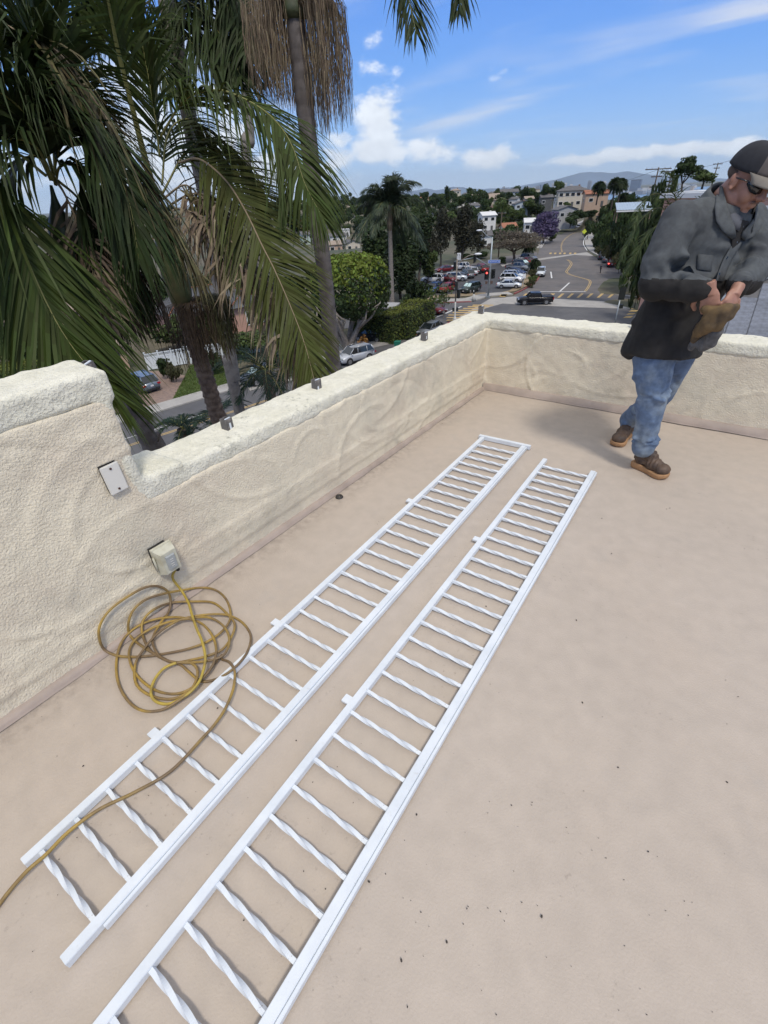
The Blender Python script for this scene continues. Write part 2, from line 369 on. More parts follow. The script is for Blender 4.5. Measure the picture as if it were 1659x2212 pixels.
# painted skirt at the far wall, strip of painted shade at the long one
m_sk = mat('skirt_and_shade_paint', (.34, .275, .23), .6, var=.12, vscale=8, bump=.0015, bscale=40, rgb2=(.38, .31, .262), mixscale=5)
sk = MB()
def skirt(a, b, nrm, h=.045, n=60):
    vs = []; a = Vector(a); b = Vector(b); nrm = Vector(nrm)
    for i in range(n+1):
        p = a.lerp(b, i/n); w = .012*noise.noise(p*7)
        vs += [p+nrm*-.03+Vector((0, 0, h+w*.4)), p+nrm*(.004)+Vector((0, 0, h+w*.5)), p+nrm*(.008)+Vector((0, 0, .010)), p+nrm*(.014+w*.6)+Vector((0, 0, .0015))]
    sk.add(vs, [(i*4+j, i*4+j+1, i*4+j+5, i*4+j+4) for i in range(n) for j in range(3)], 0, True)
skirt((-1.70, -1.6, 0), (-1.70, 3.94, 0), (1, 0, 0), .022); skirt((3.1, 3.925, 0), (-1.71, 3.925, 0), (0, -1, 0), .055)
o = sk.build('skirting_and_shade', m_sk, pw); o.location = -PWL
# the house under the deck
hb = MB(); hb.box((.7, .95, -7.25), (5.3, 6.46, 13.5)); hb.box((.7, .9, -.18), (4.9, 6.3, .30))
hb.build('house_below_deck', mat('house_stucco', (.58, .52, .42), .9, bump=.01, bscale=12), kind='structure')
# rusty square post sleeves left on top of the wall
m_rust = mat('rusty_steel', (.15, .14, .135), .7, .4, rgb2=(.30, .27, .25), mixscale=30, mixlo=.5, mixhi=.62, bump=.002, bscale=60)
m_whitep = mat('white_enamel', (.68, .72, .76), .38, var=.03, vscale=20, bump=.0006, bscale=90, rgb2=(.62, .665, .71), mixscale=9)
t = m_whitep.node_tree; n = t.nodes; l = t.links; b = n['Principled BSDF']; src = b.inputs['Base Color'].links[0].from_socket; co = n.new('ShaderNodeTexCoord').outputs['Object']
src = stain(src, 38, .60, .72, (.50, .50, .49), .7, gate=4.0)
src = stain(src, 70, .66, .70, (.20, .15, .12), .8, gate=6.0)
l.new(src, b.inputs['Base Color'])
def sleeve(x, y, z, h, where, rz=.1, tilt=0):
    e = empty('post_sleeve', (x, y, z), rz, label='rusty steel post sleeve '+where, cat='post stub', group='cut-off railing post sleeves on the parapet'); e.rotation_euler = (tilt, 0, rz)
    s = .019
    m = MB(); w = .0025
    for sx, sy, a, c in ((s, 0, w, 2*s), (-s, 0, w, 2*s), (0, s, 2*s+w, w), (0, -s, 2*s+w, w)): m.box((sx, sy, h/2-.03), (a, c, h+.06))
    m.build('sleeve', m_rust, e)
    m = MB()
    m2 = MB(); z0 = random.uniform(.3, .7)*h; m2.box((s+.002, random.uniform(-.012, .012), z0), (.0016, .010, .02+.02*random.random()), 0); m2.build('paint_drip', m_whitep, e)
    m.box((s*.6, 0, h+.001), (.008, .034, .003))
    m.build('paint_remnant', m_whitep, e)
    m = MB(); m.ellipsoid((0, 0, .0), (.035, .035, .010), 12, 6); m.build('mortar_collar', m_cap, e)
sleeve(-1.86, 4.10, .58, .085, 'standing on the far corner of the parapet')
sleeve(-1.86, 3.13, .575, .075, 'on the long parapet in front of the parked grey hatchback')
sleeve(-1.86, 1.93, .575, .075, 'on the long parapet below the tip of the drooping palm frond', -.05)
sleeve(-1.86, 1.285, .575, .075, 'on the long parapet, nearest the step up in the wall', .12)
q = onx(222, 822, -1.9); sleeve(-1.9, q.y-.03, .99, .05, 'on the raised end of the parapet at its corner', .3, .2)
sleeve(-.60, 4.08, .59, .09, 'on the far parapet just left of the man', .02)
# blank cover plate
m_plate = mat('plate_plastic', (.70, .68, .62), .45); m_dark = mat('dark_gap', (.02, .018, .016), .8)
pl = empty('cover_plate', (-1.716, .652, .677), label='blank white electrical cover plate with two screws on the raised wall', cat='cover plate'); pl.rotation_euler = (R_(2), 0, 0)
bm = bmesh.new(); bmesh.ops.create_cube(bm, size=1); bmesh.ops.scale(bm, vec=(.009, .068, .115), verts=bm.verts); bmesh.ops.bevel(bm, geom=bm.edges, offset=.003, segments=2, affect='EDGES')
me = bpy.data.meshes.new('plate'); bm.to_mesh(me); bm.free(); me.materials.append(m_plate); o = link('plate', me, pl, (.009, 0, 0))
for z in (.042, -.042): MB().tube([(.012, 0, z), (.0165, 0, z)], .0042, 10).build('screw', mat('screw_rust', (.10, .05, .04), .6, .6), pl)
MB().box((.000, -.002, .004), (.008, .062, .114)).build('wall_box', m_dark, pl)
# outlet with weatherproof bubble cover
ob = empty('outlet_cover_box', (-1.716, .715, .262), label='clouded plastic weatherproof outlet cover on the parapet with the yellow cord plugged in', cat='outlet box')
MB().box((.002, -.008, .005), (.018, .074, .122)).build('back_box', m_dark, ob)
m_fog = mat('clouded_plastic', (.55, .54, .44), .35, rgb2=(.42, .40, .30), mixscale=25, trans=.0, spec=.6)
def frustum(x0, x1, w0, h0, w1, h1, dz=0):
    v = [(x0, -w0/2, -h0/2), (x0, w0/2, -h0/2), (x0, w0/2, h0/2), (x0, -w0/2, h0/2), (x1, -w1/2, -h1/2+dz), (x1, w1/2, -h1/2+dz), (x1, w1/2, h1/2+dz), (x1, -w1/2, h1/2+dz)]
    return v, [(3, 2, 1, 0), (4, 5, 6, 7), (0, 1, 5, 4), (1, 2, 6, 5), (2, 3, 7, 6), (3, 0, 4, 7)]
MB().add(*frustum(.012, .026, .092, .132, .090, .130)).build('cover_rim', m_fog, ob)
MB().add(*frustum(.026, .066, .088, .126, .068, .100)).build('bubble_lid', m_fog, ob)
MB().add(*frustum(.0662, .074, .042, .070, .036, .062)).build('lid_window', mat('smoky_plastic', (.33, .35, .35), .25, var=.1, vscale=40), ob)
for i, z in enumerate((.016, .006, -.006, -.016)): MB().box((.0752, 0, z), (.0008, .016-.003*(i % 2), .0022)).build('moulded_mark', m_plate, ob)
MB().tube([(.03, -.05, -.035), (.03, -.05, .035)], .005, 8).build('hinge', m_fog, ob)

# ------------------------------------------------------------------ deck drain and dark washer
dn = onz(733, 1074)
e = empty('deck_plug', dn, label='small round dark rubber plug with a hole, lying on the deck near the long wall', cat='plug')
prof = [(.006, .003), (.008, .010), (.014, .012), (.021, .009), (.024, .001)]
vs = []; 
for (r, z) in prof:
    for j in range(24): w = 2*math.pi*j/24; vs.append((r*math.cos(w), r*math.sin(w), z))
MB().add(vs, [(i*24+j, i*24+(j+1) % 24, (i+1)*24+(j+1) % 24, (i+1)*24+j) for i in range(4) for j in range(24)], 0, True).build('ring', mat('black_rubber', (.03, .027, .025), .55), e)
MB().tube([(0, 0, .001), (0, 0, .004)], .0065, 12).build('hole', mat('tan_core', (.3, .25, .2), .8), e)

# ------------------------------------------------------------------ white railing panels
def picket_mesh(Lp, s=.0122, turns=1.6, seg=44):
    vs = []
    for i in range(seg+1):
        x = Lp*i/seg; f = min(1, max(0, (x/Lp-.06)/.88)); a = f*turns*math.pi
        for k in range(4):
            w = a+math.pi/4+k*math.pi/2; r = s*.7071*1.0
            vs.append((x, r*math.cos(w), r*math.sin(w)))
    fs = [(i*4+j, i*4+(j+1) % 4, (i+1)*4+(j+1) % 4, (i+1)*4+j) for i in range(seg) for j in range(4)]+[(3, 2, 1, 0), (seg*4, seg*4+1, seg*4+2, seg*4+3)]
    me = bpy.data.meshes.new('picket'); me.from_pydata(vs, [], fs); me.materials.append(m_whitep)
    return me
def panel(name, x0, y0, ang, Lr0, Lr1, rr0, rr1, width, npk, first, sp, tabs, end_cap, label):
    e = empty(name, (x0, y0, 0), ang, label=label, cat='railing', group='white wrought iron railing panels lying on the deck')
    zt = .026
    def bar(nm, xa, ya, yb, w, h, z0=.002, bev=.0015):
        bm = bmesh.new(); bmesh.ops.create_cube(bm, size=1); bmesh.ops.scale(bm, vec=(w, abs(yb-ya), h), verts=bm.verts); bmesh.ops.translate(bm, vec=(xa, (ya+yb)/2, z0+h/2), verts=bm.verts)
        bmesh.ops.bevel(bm, geom=bm.edges, offset=bev, segments=2, affect='EDGES'); me = bpy.data.meshes.new(nm); bm.to_mesh(me); bm.free(); me.materials.append(m_whitep); return link(nm, me, e)
    bar('left_rail', 0, Lr0, Lr1, .027, .026)
    bar('right_rail', width, rr0, rr1, .028, .027)
    bar('rail_lip', width+.0195, rr0+.09, rr1-.002, .0095, .0235, .0015)
    pm = picket_mesh(width-.026)
    for k in range(npk):
        o = link('picket', pm, e, (.013, first+k*sp, .0155)); o.rotation_euler = (random.uniform(-.35, .35), 0, random.uniform(-.006, .006))
    for (tx, ty) in tabs: bar('bracket_tab', tx, ty-.016, ty+.016, .034, .011, .014)
    if end_cap:
        bm = bmesh.new(); bmesh.ops.create_cube(bm, size=1); bmesh.ops.scale(bm, vec=(width+.075, .027, .028), verts=bm.verts); bmesh.ops.translate(bm, vec=(width/2+.004, Lr1+.0145, .017), verts=bm.verts)
        bmesh.ops.bevel(bm, geom=bm.edges, offset=.0015, segments=2, affect='EDGES'); me = bpy.data.meshes.new('end_rail'); bm.to_mesh(me); bm.free(); me.materials.append(m_whitep); link('end_rail', me, e)
    return e
import sys
# first panel: left rail from (-1.243,-.17) towards (-1.33,3.1)
def on_deck(u, v, z=.026): p = onz(u, v, z); return p
a1 = on_deck(48, 1862); b1 = on_deck(1043, 944); ang1 = math.atan2(b1.y-a1.y, b1.x-a1.x)-math.pi/2
def loc1(u, v, o, ang, z=.026):
    p = onz(u, v, z)-Vector((o.x, o.y, z)); return Vector((p.x*math.cos(-ang)-p.y*math.sin(-ang), p.x*math.sin(-ang)+p.y*math.cos(-ang)))
len1 = (b1-a1).length
e1 = loc1(132, 2072, a1, ang1); t1 = loc1(1130, 968, a1, ang1); wd1 = (e1.x+t1.x)/2
f1 = loc1(95, 1850, a1, ang1).y; l1 = loc1(1030, 958, a1, ang1).y
n1p = round((l1-f1)/.0983)+1
tabs1 = [(loc1(u, v, a1, ang1).x*0-.026, loc1(u, v, a1, ang1).y) for (u, v) in ((337, 1587), (599, 1345), (886, 1080))]
panel('railing_panel', a1.x, a1.y, ang1, 0, len1, e1.y, len1+.0, wd1, n1p, f1, (l1-f1)/(n1p-1), tabs1, True, 'white railing panel of twisted pickets nearest the long wall, with the orange cord across it')
print('P1', a1, ang1, len1, wd1, n1p, (l1-f1)/(n1p-1))
a2 = on_deck(215, 2212); b2 = on_deck(1177, 992); ang2 = math.atan2(b2.y-a2.y, b2.x-a2.x)-math.pi/2
len2 = (b2-a2).length
e2 = loc1(590, 2212, a2, ang2); t2 = loc1(1278, 1020, a2, ang2); wd2 = (e2.x+t2.x)/2-.004
f2 = loc1(320, 2085, a2, ang2).y; l2 = loc1(1168, 1003, a2, ang2).y
n2p = round((l2-f2)/.0983)+1; sp2 = (l2-f2)/(n2p-1)
tabs2 = [(-.026, loc1(u, v, a2, ang2).y) for (u, v) in ((752, 1510), (1034, 1164))]+[(-.026, -.3)]
panel('railing_panel', a2.x, a2.y, ang2, -.55, len2+.01, -.5, t2.y+.02, wd2, n2p+5, f2-5*sp2, sp2, tabs2, False, 'white railing panel of twisted pickets farther from the wall, open at its far end')
print('P2', a2, ang2, len2, wd2, n2p, sp2)

# ------------------------------------------------------------------ extension cord
m_cord = mat('cord_jacket', (.34, .225, .05), .55, rgb2=(.17, .115, .06), mixscale=7, mixlo=.36, mixhi=.56, var=.15, vscale=40)
def C(x, y): return (300+x*.5198, 1750+y*.5198)       # points read in the close-up of the coil
K = .5198/1.8228; 
def cc(x, y): return ((300+x/1.92375)/1.8228, (1750+y/1.92375)/1.8228)
zr = .007
def lay(x, y, z=zr):
    u, v = cc(x, y); p = onz(u, v, z)
    if p.x < -1.698:                                   # runs up onto the wall face
        p = onx(u, v, -1.695)
    return p
runs = [ # traced course of the cord: (x, y, height)
 (695, 945, 'box'), (730, 1010, .10), (800, 1110, .06), (850, 1200, .055), (880, 1300, .06), (915, 1400, .065), (950, 1480, .06), (975, 1580, .055), (975, 1660, .05), (940, 1780, .045), (880, 1860, .04), (800, 1920, .03), (700, 1965, .022), (610, 1950, .02), (567, 1890, .022), (590, 1790, .025), (660, 1700, .028), (760, 1655, .03), (850, 1650, .03), (910, 1690, .032), (915, 1770, .034), (860, 1870, .034), (760, 1950, .03), (650, 2010, .022), (520, 2020, .016), (420, 1970, .012), (340, 1860, .008), (305, 1730, .008), (315, 1580, .01), (370, 1460, .014), (480, 1370, .02), (620, 1320, .026), (780, 1310, .03), (930, 1345, .034), (1020, 1430, .036), (1060, 1540, .036), (1040, 1660, .034), (960, 1770, .03), (850, 1860, .024), (740, 1890, .018), (620, 1870, .012), (520, 1810, .01), (440, 1720, .01), (400, 1600, .012), (430, 1500, .016), (540, 1410, .022), (700, 1345, .028), (850, 1320, .034), (1000, 1310, .038), (1110, 1370, .04), (1160, 1470, .04), (1130, 1580, .038), (1040, 1630, .034), (900, 1650, .03), (760, 1650, .026), (660, 1625, .022), (600, 1560, .018), (580, 1470, .018), (640, 1350, .022), (700, 1270, .02), (715, 1180, .02), (690, 1110, .03), (620, 1075, .035), (520, 1085, .03), (380, 1160, .02), (250, 1260, .015), (180, 1370, .012), (175, 1470, .01), (220, 1560, .008), (340, 1605, .008), (520, 1605, .01), (700, 1580, .014), (860, 1545, .018), (1000, 1490, .022), (1120, 1400, .026), (1170, 1300, .024), (1140, 1180, .02), (1060, 1105, .014), (950, 1085, .012), (800, 1105, .02), (650, 1135, .02), (520, 1180, .02), (430, 1260, .016), (395, 1360, .012), (410, 1450, .01), (500, 1530, .012), (620, 1600, .016), (740, 1650, .02), (880, 1630, .024), (1000, 1600, .028), (1110, 1550, .03), (1180, 1450, .03), (1200, 1360, .028), (1150, 1290, .024), (1040, 1200, .018), (890, 1190, .016), (720, 1200, .018), (590, 1250, .016), (510, 1330, .014), (500, 1430, .014), (560, 1560, .012), (690, 1640, .016), (790, 1670, .018), (850, 1720, .014), (940, 1790, .01), (1040, 1785, .008), (1150, 1730, .034), (1250, 1640, .036), (1310, 1540, .03), (1320, 1440, .02), (1260, 1350, .016), (1170, 1300, .02), (1070, 1285, .026), (900, 1300, .034), (760, 1340, .034), (620, 1430, .03), (520, 1540, .024), (450, 1660, .016), (450, 1800, .012), (520, 1880, .012), (640, 1925, .014), (760, 1920, .018), (880, 1850, .02), (1000, 1720, .02), (1100, 1600, .016), (1100, 1625, .014), (1160, 1650, .034), (1200, 1720, .038), (1190, 1850, .038), (1130, 2000, .037), (1050, 2120, .036), (980, 2200, .036)]
pts = []
for (x, y, z) in runs:
    if z == 'box': pts.append(Vector((-1.668, .735, .205))); continue
    pts.append(lay(x, y, z))
for (u, v, z) in ((437, 1595, .034), (370, 1665, .034), (290, 1712, .034), (215, 1748, .036), (150, 1795, .036), (100, 1845, .034), (60, 1880, .030), (20, 1925, .010), (-30, 1990, .008), (-120, 2090, .008)): pts.append(onz(u, v, z))
course = catmull(pts, 7)
m_cordy = mat('cord_jacket_clean', (.42, .31, .055), .5, rgb2=(.26, .18, .05), mixscale=12, mixlo=.5, mixhi=.7, var=.12, vscale=40)
ncl = 7*17
ec = MB().tube(course[ncl:], .0052, 8); ey = MB().tube(course[:ncl+1], .0054, 8); ce = empty('extension_cord', onz(370, 1400), label='long yellow-brown extension cord coiled on the deck and trailing across the railing', cat='extension cord')
o = ec.build('cable', m_cord, ce); o.location = -ce.location
o = ey.build('clean_cable_end', m_cordy, ce); o.location = -ce.location; o['label'] = 'cleaner bright yellow length of the cord nearest the outlet'
m = MB().tube([(-1.674, .733, .232), (-1.668, .735, .205), (-1.664, .737, .19)], [.012, .011, .007], 10); o = m.build('plug', m_dark, ce); o.location = -ce.location
# ================================================================== TERRAIN, STREETS
m_soil = mat('dry_soil', (.115, .10, .066), .95, rgb2=(.06, .068, .035), mixscale=.05, mixlo=.4, mixhi=.6, var=.2, vscale=.6)
CTRL = []      # known ground points (x, y, z)
def gp(u, v, d): p = atd(u, v, d); CTRL.append(tuple(p)); return p
# hillside things: (u, v_base, distance)
HILL = []
crest = [(0, 478, 620), (150, 468, 620), (300, 458, 620), (450, 450, 620), (600, 443, 620), (700, 441, 620), (760, 441, 600), (850, 440, 560), (900, 437, 540), (980, 434, 500), (1060, 431, 480), (1130, 427, 480), (1200, 425, 440), (1290, 424, 400), (1240, 447, 262), (1280, 446, 250), (1215, 475, 240), (1110, 464, 300), (1075, 465, 300), (1050, 497, 250), (990, 448, 400), (1045, 441, 400), (930, 486, 300), (750, 460, 480), (785, 463, 450), (757, 482, 380), (728, 526, 280), (757, 543, 240), (744, 511, 320), (665, 527, 280), (618, 480, 400), (1048, 530, 190), (1095, 512, 200), (1142, 500, 215), (870, 500, 270), (820, 520, 250),
         (1345, 452, 300), (1380, 450, 260), (1420, 430, 200)]
for c_ in crest: gp(*c_)
for (u, v, d) in crest[:14]:
    for f, dz_ in ((1.6, -14), (2.6, -34), (4.0, -50)):
        p = atd(u, v, d); CTRL.append((p.x*f, p.y*f, p.z+dz_))
for x in range(-130, 60, 14):
    for y in range(-60, 150, 14): 
        if math.hypot(x, y) < 150 and x > -75-.2*y: CTRL.append((x, y, ZS))
RC = [G(u, v) for (u, v) in ((1230, 640), (1270, 600), (1265, 575), (1240, 560), (1220, 545), (1215, 530), (1225, 515), (1235, 503), (1258, 488), (1278, 475), (1297, 462))]
for p in catmull(RC, 6): CTRL += [(p.x, p.y, ZS)]*2+[(p.x-9, p.y-3, ZS), (p.x+9, p.y+3, ZS)]
for (u, v, d) in ((1420, 560, 100), (1430, 520, 105), (1350, 500, 165), (1320, 480, 230), (1500, 480, 110), (1600, 480, 100), (1400, 470, 190)): gp(u, v, d)
CT = np.array(CTRL)
def terrain(x, y):
    x = np.atleast_1d(np.asarray(x, float)); y = np.atleast_1d(np.asarray(y, float)); out = np.empty(len(x))
    for s in range(0, len(x), 4000):
        X = x[s:s+4000, None]; Y = y[s:s+4000, None]
        d2 = (X-CT[None, :, 0])**2+(Y-CT[None, :, 1])**2+4
        w = d2**-2.2; out[s:s+4000] = (w*CT[None, :, 2]).sum(1)/w.sum(1)
    r = np.hypot(x, y); f = np.clip((r-900)/1500, 0, 1); f = f*f*(3-2*f); out = out*(1-f)+(-60)*f
    r0 = np.clip((70-r)/20, 0, 1); out = out*(1-r0)+ZS*r0
    return out
def TZ(x, y): return float(terrain([x], [y])[0])
nr, na = 150, 300
rs = np.concatenate([[0], 3*np.power(45000/3, np.linspace(0, 1, nr-1))])
an = np.linspace(0, 2*math.pi, na, endpoint=False)
# finer spacing in the quadrant that can be seen
an = np.sort(np.concatenate([an[::3], np.radians(np.linspace(270, 360, 260)), np.radians(np.linspace(0, 25, 60))]) % (2*math.pi)); an = np.unique(np.round(an, 5)); na = len(an)
RR, AA = np.meshgrid(rs[1:], an, indexing='ij'); X = (RR*np.sin(AA)).ravel(); Y = (RR*np.cos(AA)).ravel()
Z = terrain(X, Y)-.05
vs = [(0, 0, ZS-.05)]+list(zip(X.tolist(), Y.tolist(), Z.tolist()))
fs = [(0, 1+(j+1) % na, 1+j) for j in range(na)]
for i in range(nr-2):
    for j in range(na):
        a = 1+i*na+j; b2_ = 1+i*na+(j+1) % na; fs.append((a, b2_, b2_+na, a+na))
MB().add(vs, fs, 0, True).build('ground', m_soil, kind='structure')

m_asph = mat('asphalt', (.085, .084, .088), .85, rgb2=(.115, .112, .112), mixscale=.22, mixlo=.4, mixhi=.65, var=.10, vscale=1.2, bump=.004, bscale=40)
m_asph2 = mat('asphalt_old', (.135, .122, .115), .88, rgb2=(.105, .10, .098), mixscale=.16, mixlo=.42, mixhi=.62, var=.12, vscale=.7)
m_asphl = mat('asphalt_lot', (.048, .048, .052), .8, rgb2=(.062, .062, .066), mixscale=.3, var=.08, vscale=2)
m_conc = mat('pale_concrete', (.36, .345, .32), .85, rgb2=(.30, .285, .265), mixscale=.5, var=.07, vscale=3)
m_paver = mat('driveway_pavers', (.24, .17, .135), .85, rgb2=(.18, .13, .11), mixscale=3, var=.12, vscale=9)
m_yel = mat('yellow_road_paint', (.50, .34, .12), .7, rgb2=(.36, .27, .15), mixscale=1.5, mixlo=.45, mixhi=.7)
m_wht = mat('white_road_paint', (.60, .60, .58), .7, var=.06, vscale=3)
m_red = mat('red_kerb_paint', (.28, .075, .075), .7, var=.15, vscale=3)
m_mulch = mat('dry_grass', (.27, .205, .125), .95, rgb2=(.19, .15, .10), mixscale=1.4, var=.2, vscale=6)
m_lawn = mat('lawn_soil', (.055, .085, .022), .95, rgb2=(.085, .11, .03), mixscale=2.5, var=.2, vscale=9)
def sheet(name, poly, z, m, kind='structure', label=None, cat=None, parent=None):
    P = [Vector(p[:2]) for p in poly]
    bm = bmesh.new(); vv = [bm.verts.new((p.x, p.y, ZS+z)) for p in P]; f = bm.faces.new(vv); f.normal_update()
    if f.normal.z < 0: f.normal_flip()
    bmesh.ops.triangulate(bm, faces=bm.faces[:]); me = bpy.data.meshes.new(name); bm.to_mesh(me); bm.free(); me.materials.append(m)
    return setp(link(name, me, parent), label, cat, None, kind)
def GP(*uv): return [G(u, v) for (u, v) in uv]
# street that runs past below the long parapet
sl = .19
def xf(y): return -41.1+sl*(y-19.2)
def xn(y): return -31.8+sl*(y-18)
streetA = [(xn(-90), -90), (xn(62), 62), (xn(62)+.5, 66)]+[(xf(66), 64.5), (xf(61), 61), (xf(-90), -90)]
sheet('street', [(xn(-90), -90), (xn(64), 64), (xf(64), 64), (xf(-90), -90)], .02, m_asph)
# crossing street and intersection
cross = [Vector((60, 74)), Vector((60, 92))]+GP((1378, 668), (1380, 642), (1200, 632), (1110, 640), (1060, 643), (1018, 653), (934, 656), (860, 664), (700, 680))+GP((700, 712), (900, 704), (960, 702))+[Vector((xf(64), 64)), Vector((xn(64), 64)), Vector((-18, 66.8)), Vector((10, 70))]
sheet('intersection', cross, .026, m_asph)
# climbing road beyond
roadC = GP((1107, 641), (1150, 617), (1166, 600), (1167, 588), (1163, 566), (1160, 556), (1168, 530), (1187, 511), (1215, 498), (1234, 490), (1262, 478), (1284, 467), (1290, 460), (1306, 459), (1295, 470), (1288, 485), (1277, 502), (1266, 510), (1260, 524), (1266, 541), (1286, 556), (1330, 566), (1357, 590), (1370, 603), (1377, 622), (1380, 640))
sheet('climbing_road', roadC, .030, m_asph2)
sheet('side_road', GP((1163, 566), (1160, 556), (1268, 545), (1268, 549), (1170, 562), (1070, 572), (1000, 590), (940, 600), (930, 595), (1000, 575), (1085, 555), (1160, 545)), .034, m_asph2)
sheet('concrete_gutter', GP((1080, 571), (1170, 558), (1268, 545), (1282, 553), (1240, 551), (1170, 562), (1085, 576)), .038, m_conc)
sheet('concrete_gutter', GP((960, 703), (1060, 645), (1110, 641), (1375, 655), (1378, 668), (1200, 662), (1085, 656), (1030, 672), (985, 700)), .030, m_conc)
sheet('concrete_pad', GP((1327, 637), (1338, 615), (1345, 600), (1340, 585), (1330, 575), (1357, 590), (1370, 603), (1377, 622), (1378, 643)), .036, m_conc)
sheet('near_gutter', [(-18, 66.9), (10, 70.1), (40, 73), (40, 70), (10, 66), (-18, 63.5)], .032, m_conc)
# parking lot
sheet('parking_lot', GP((880, 662), (934, 645), (1040, 638), (1080, 632), (1105, 628), (1131, 612), (1150, 578), (1140, 560), (1070, 570), (1000, 585), (935, 595), (890, 612)), .030, m_asphl)
# verges
sheet('dry_verge', GP((920, 652), (934, 644), (1046, 638), (1050, 632), (1000, 634), (934, 639), (915, 646)), .05, m_mulch)
sheet('dry_verge', GP((1082, 632), (1100, 628), (1128, 611), (1147, 578), (1143, 562), (1160, 560), (1163, 572), (1164, 590), (1161, 602), (1145, 616), (1112, 630)), .05, m_mulch)
# ---- kerbs and pavements: real steps
def strip(name, pts, w, z0, z1, m, label=None, cat=None, kind='structure', closed=False, side=1):
    pts = [Vector((p[0], p[1], 0)) for p in pts]; P = catmull(pts, 4) if len(pts) > 2 else pts; vs = []
    for i, p in enumerate(P):
        t = (P[min(i+1, len(P)-1)]-P[max(i-1, 0)]).normalized(); nrm = Vector((-t.y, t.x, 0))*side
        a, b = p, p+nrm*w; vs += [(a.x, a.y, ZS+z0), (a.x, a.y, ZS+z1), (b.x, b.y, ZS+z1), (b.x, b.y, ZS+z0)]
    fs = [(i*4+j, i*4+j+1, i*4+4+j+1, i*4+4+j) for i in range(len(P)-1) for j in range(3)]+[(0, 1, 2, 3), tuple(len(vs)-4+k for k in (3, 2, 1, 0))]
    return MB().add(vs, fs).build(name, m, label=label, cat=cat, kind=kind)
strip('sidewalk', [(xf(-80), -80), (xf(30), 30), (xf(58), 58)], 1.9, -.1, .13, m_conc, side=1)
strip('kerb', [(xf(-80)+.17, -80), (xf(30)+.17, 30), (xf(58)+.17, 58)], .17, -.1, .135, m_conc, side=1)
strip('red_kerb', [(xf(52)+.19, 52), (xf(60)+.19, 60), (xf(62.5)-.6, 63.6)], .19, -.1, .14, m_red, side=1)
strip('near_sidewalk', [(xn(-80), -80), (xn(30), 30), (xn(60), 60)], 1.9, -.1, .13, m_conc, side=-1)
strip('sidewalk', GP((880, 661), (934, 654), (1018, 651), (1058, 641), (1108, 637)), 2.6, -.1, .13, m_conc, side=1)
strip('red_kerb', GP((880, 662), (934, 656), (1018, 653)), .25, -.1, .145, m_red, side=1)
strip('red_kerb', GP((1112, 635), (1130, 627), (1149, 616), (1164, 603), (1166, 592)), .22, -.1, .15, m_red, side=1)
strip('sidewalk', GP((1378, 650), (1378, 622), (1371, 604), (1357, 590), (1335, 570), (1300, 556), (1272, 541), (1263, 524), (1268, 511), (1280, 500), (1290, 486)), 3.0, -.1, .13, m_conc, side=-1)
strip('red_kerb', GP((1378, 650), (1378, 622), (1371, 604), (1359, 592)), .25, -.1, .15, m_red, side=-1)
strip('kerb', GP((1170, 536), (1187, 511), (1205, 502), (1215, 498), (1234, 490), (1262, 478), (1284, 467)), 1.6, -.1, .15, m_conc, side=1)
sheet('near_garden_soil', [(xn(-60)+2, -60), (xn(60)+2, 60), (-8, 60), (-4, 6), (-4, -60)], .012, m_mulch)
# ---- painted lines
def line(name, pts, w, m, z=.040, n=6, col_=None):
    pts = [Vector((p[0], p[1], 0)) for p in pts]; P = catmull(pts, n) if len(pts) > 2 else pts; vs = []
    for i, p in enumerate(P):
        t = (P[min(i+1, len(P)-1)]-P[max(i-1, 0)]).normalized(); nrm = Vector((-t.y, t.x, 0))
        vs += [(p.x-nrm.x*w/2, p.y-nrm.y*w/2, ZS+z), (p.x+nrm.x*w/2, p.y+nrm.y*w/2, ZS+z)]
    return MB().add(vs, [(i*2, i*2+1, i*2+3, i*2+2) for i in range(len(P)-1)]).build(name, m, kind='structure')
for o_ in (-.12, .12): line('yellow_centre_line', [(xf(y)+5.5+o_, y) for y in (-60, 0, 40, 57)], .11, m_yel, .028)
line('white_lane_line', [(xf(y)+3.9, y) for y in (14, 20, 27)], .09, m_wht, .028)
yc = [(1222, 545), (1212, 530), (1222, 515), (1240, 500), (1262, 487), (1285, 470)]
yc2 = [(1238, 560), (1250, 570), (1245, 582), (1233, 592), (1262, 602), (1315-1, 607-1)]
cl = [(1237, 558), (1251, 566), (1250, 574), (1234, 587), (1239, 595), (1268, 600), (1300, 604), (1325, 611), (1330, 618), (1324, 628), (1306+8, 637)]
Y2 = [(1236, 1019), ]
def F4(x, y): return ((1950+x*.3617)/1.8228, (850+y*.3617)/1.8228)
c1 = [F4(*p) for p in ((795, 478), (825, 500), (835, 530), (800, 585), (785, 610), (820, 640), (900, 665), (980, 685), (1035, 705), (1040, 740), (1020, 780), (990, 822))]
for o_ in (-.3, .0): line('yellow_centre_line', [G(u+o_*12, v) for (u, v) in c1], .14, m_yel)
c2 = [F4(*p) for p in ((722, 395), (715, 330), (740, 270), (810, 210), (900, 165), (1000, 110), (1110, 60))]
for o_ in (0, .35): line('yellow_centre_line', [G(u+o_*5, v) for (u, v) in c2], .10, m_yel)
line('white_stop_line', GP(F4(360, 825), F4(690, 827), F4(985, 827)), .35, m_wht)
line('white_lane_line', GP(F4(695, 832), F4(807, 730)), .28, m_wht)
line('white_lane_line', GP(F4(605, 610), F4(615, 680)), .28, m_wht)
line('white_lane_line', GP(F4(1000, 380), F4(960, 300), F4(985, 230), F4(1040, 190)), .25, m_wht)
def F3(x, y): return ((1600+x*.3014)/1.8228, (950+y*.3014)/1.8228)
line('white_lane_line', GP(F3(345, 1015), F3(440, 975), F3(580, 915), F3(720, 853)), .30, m_wht)
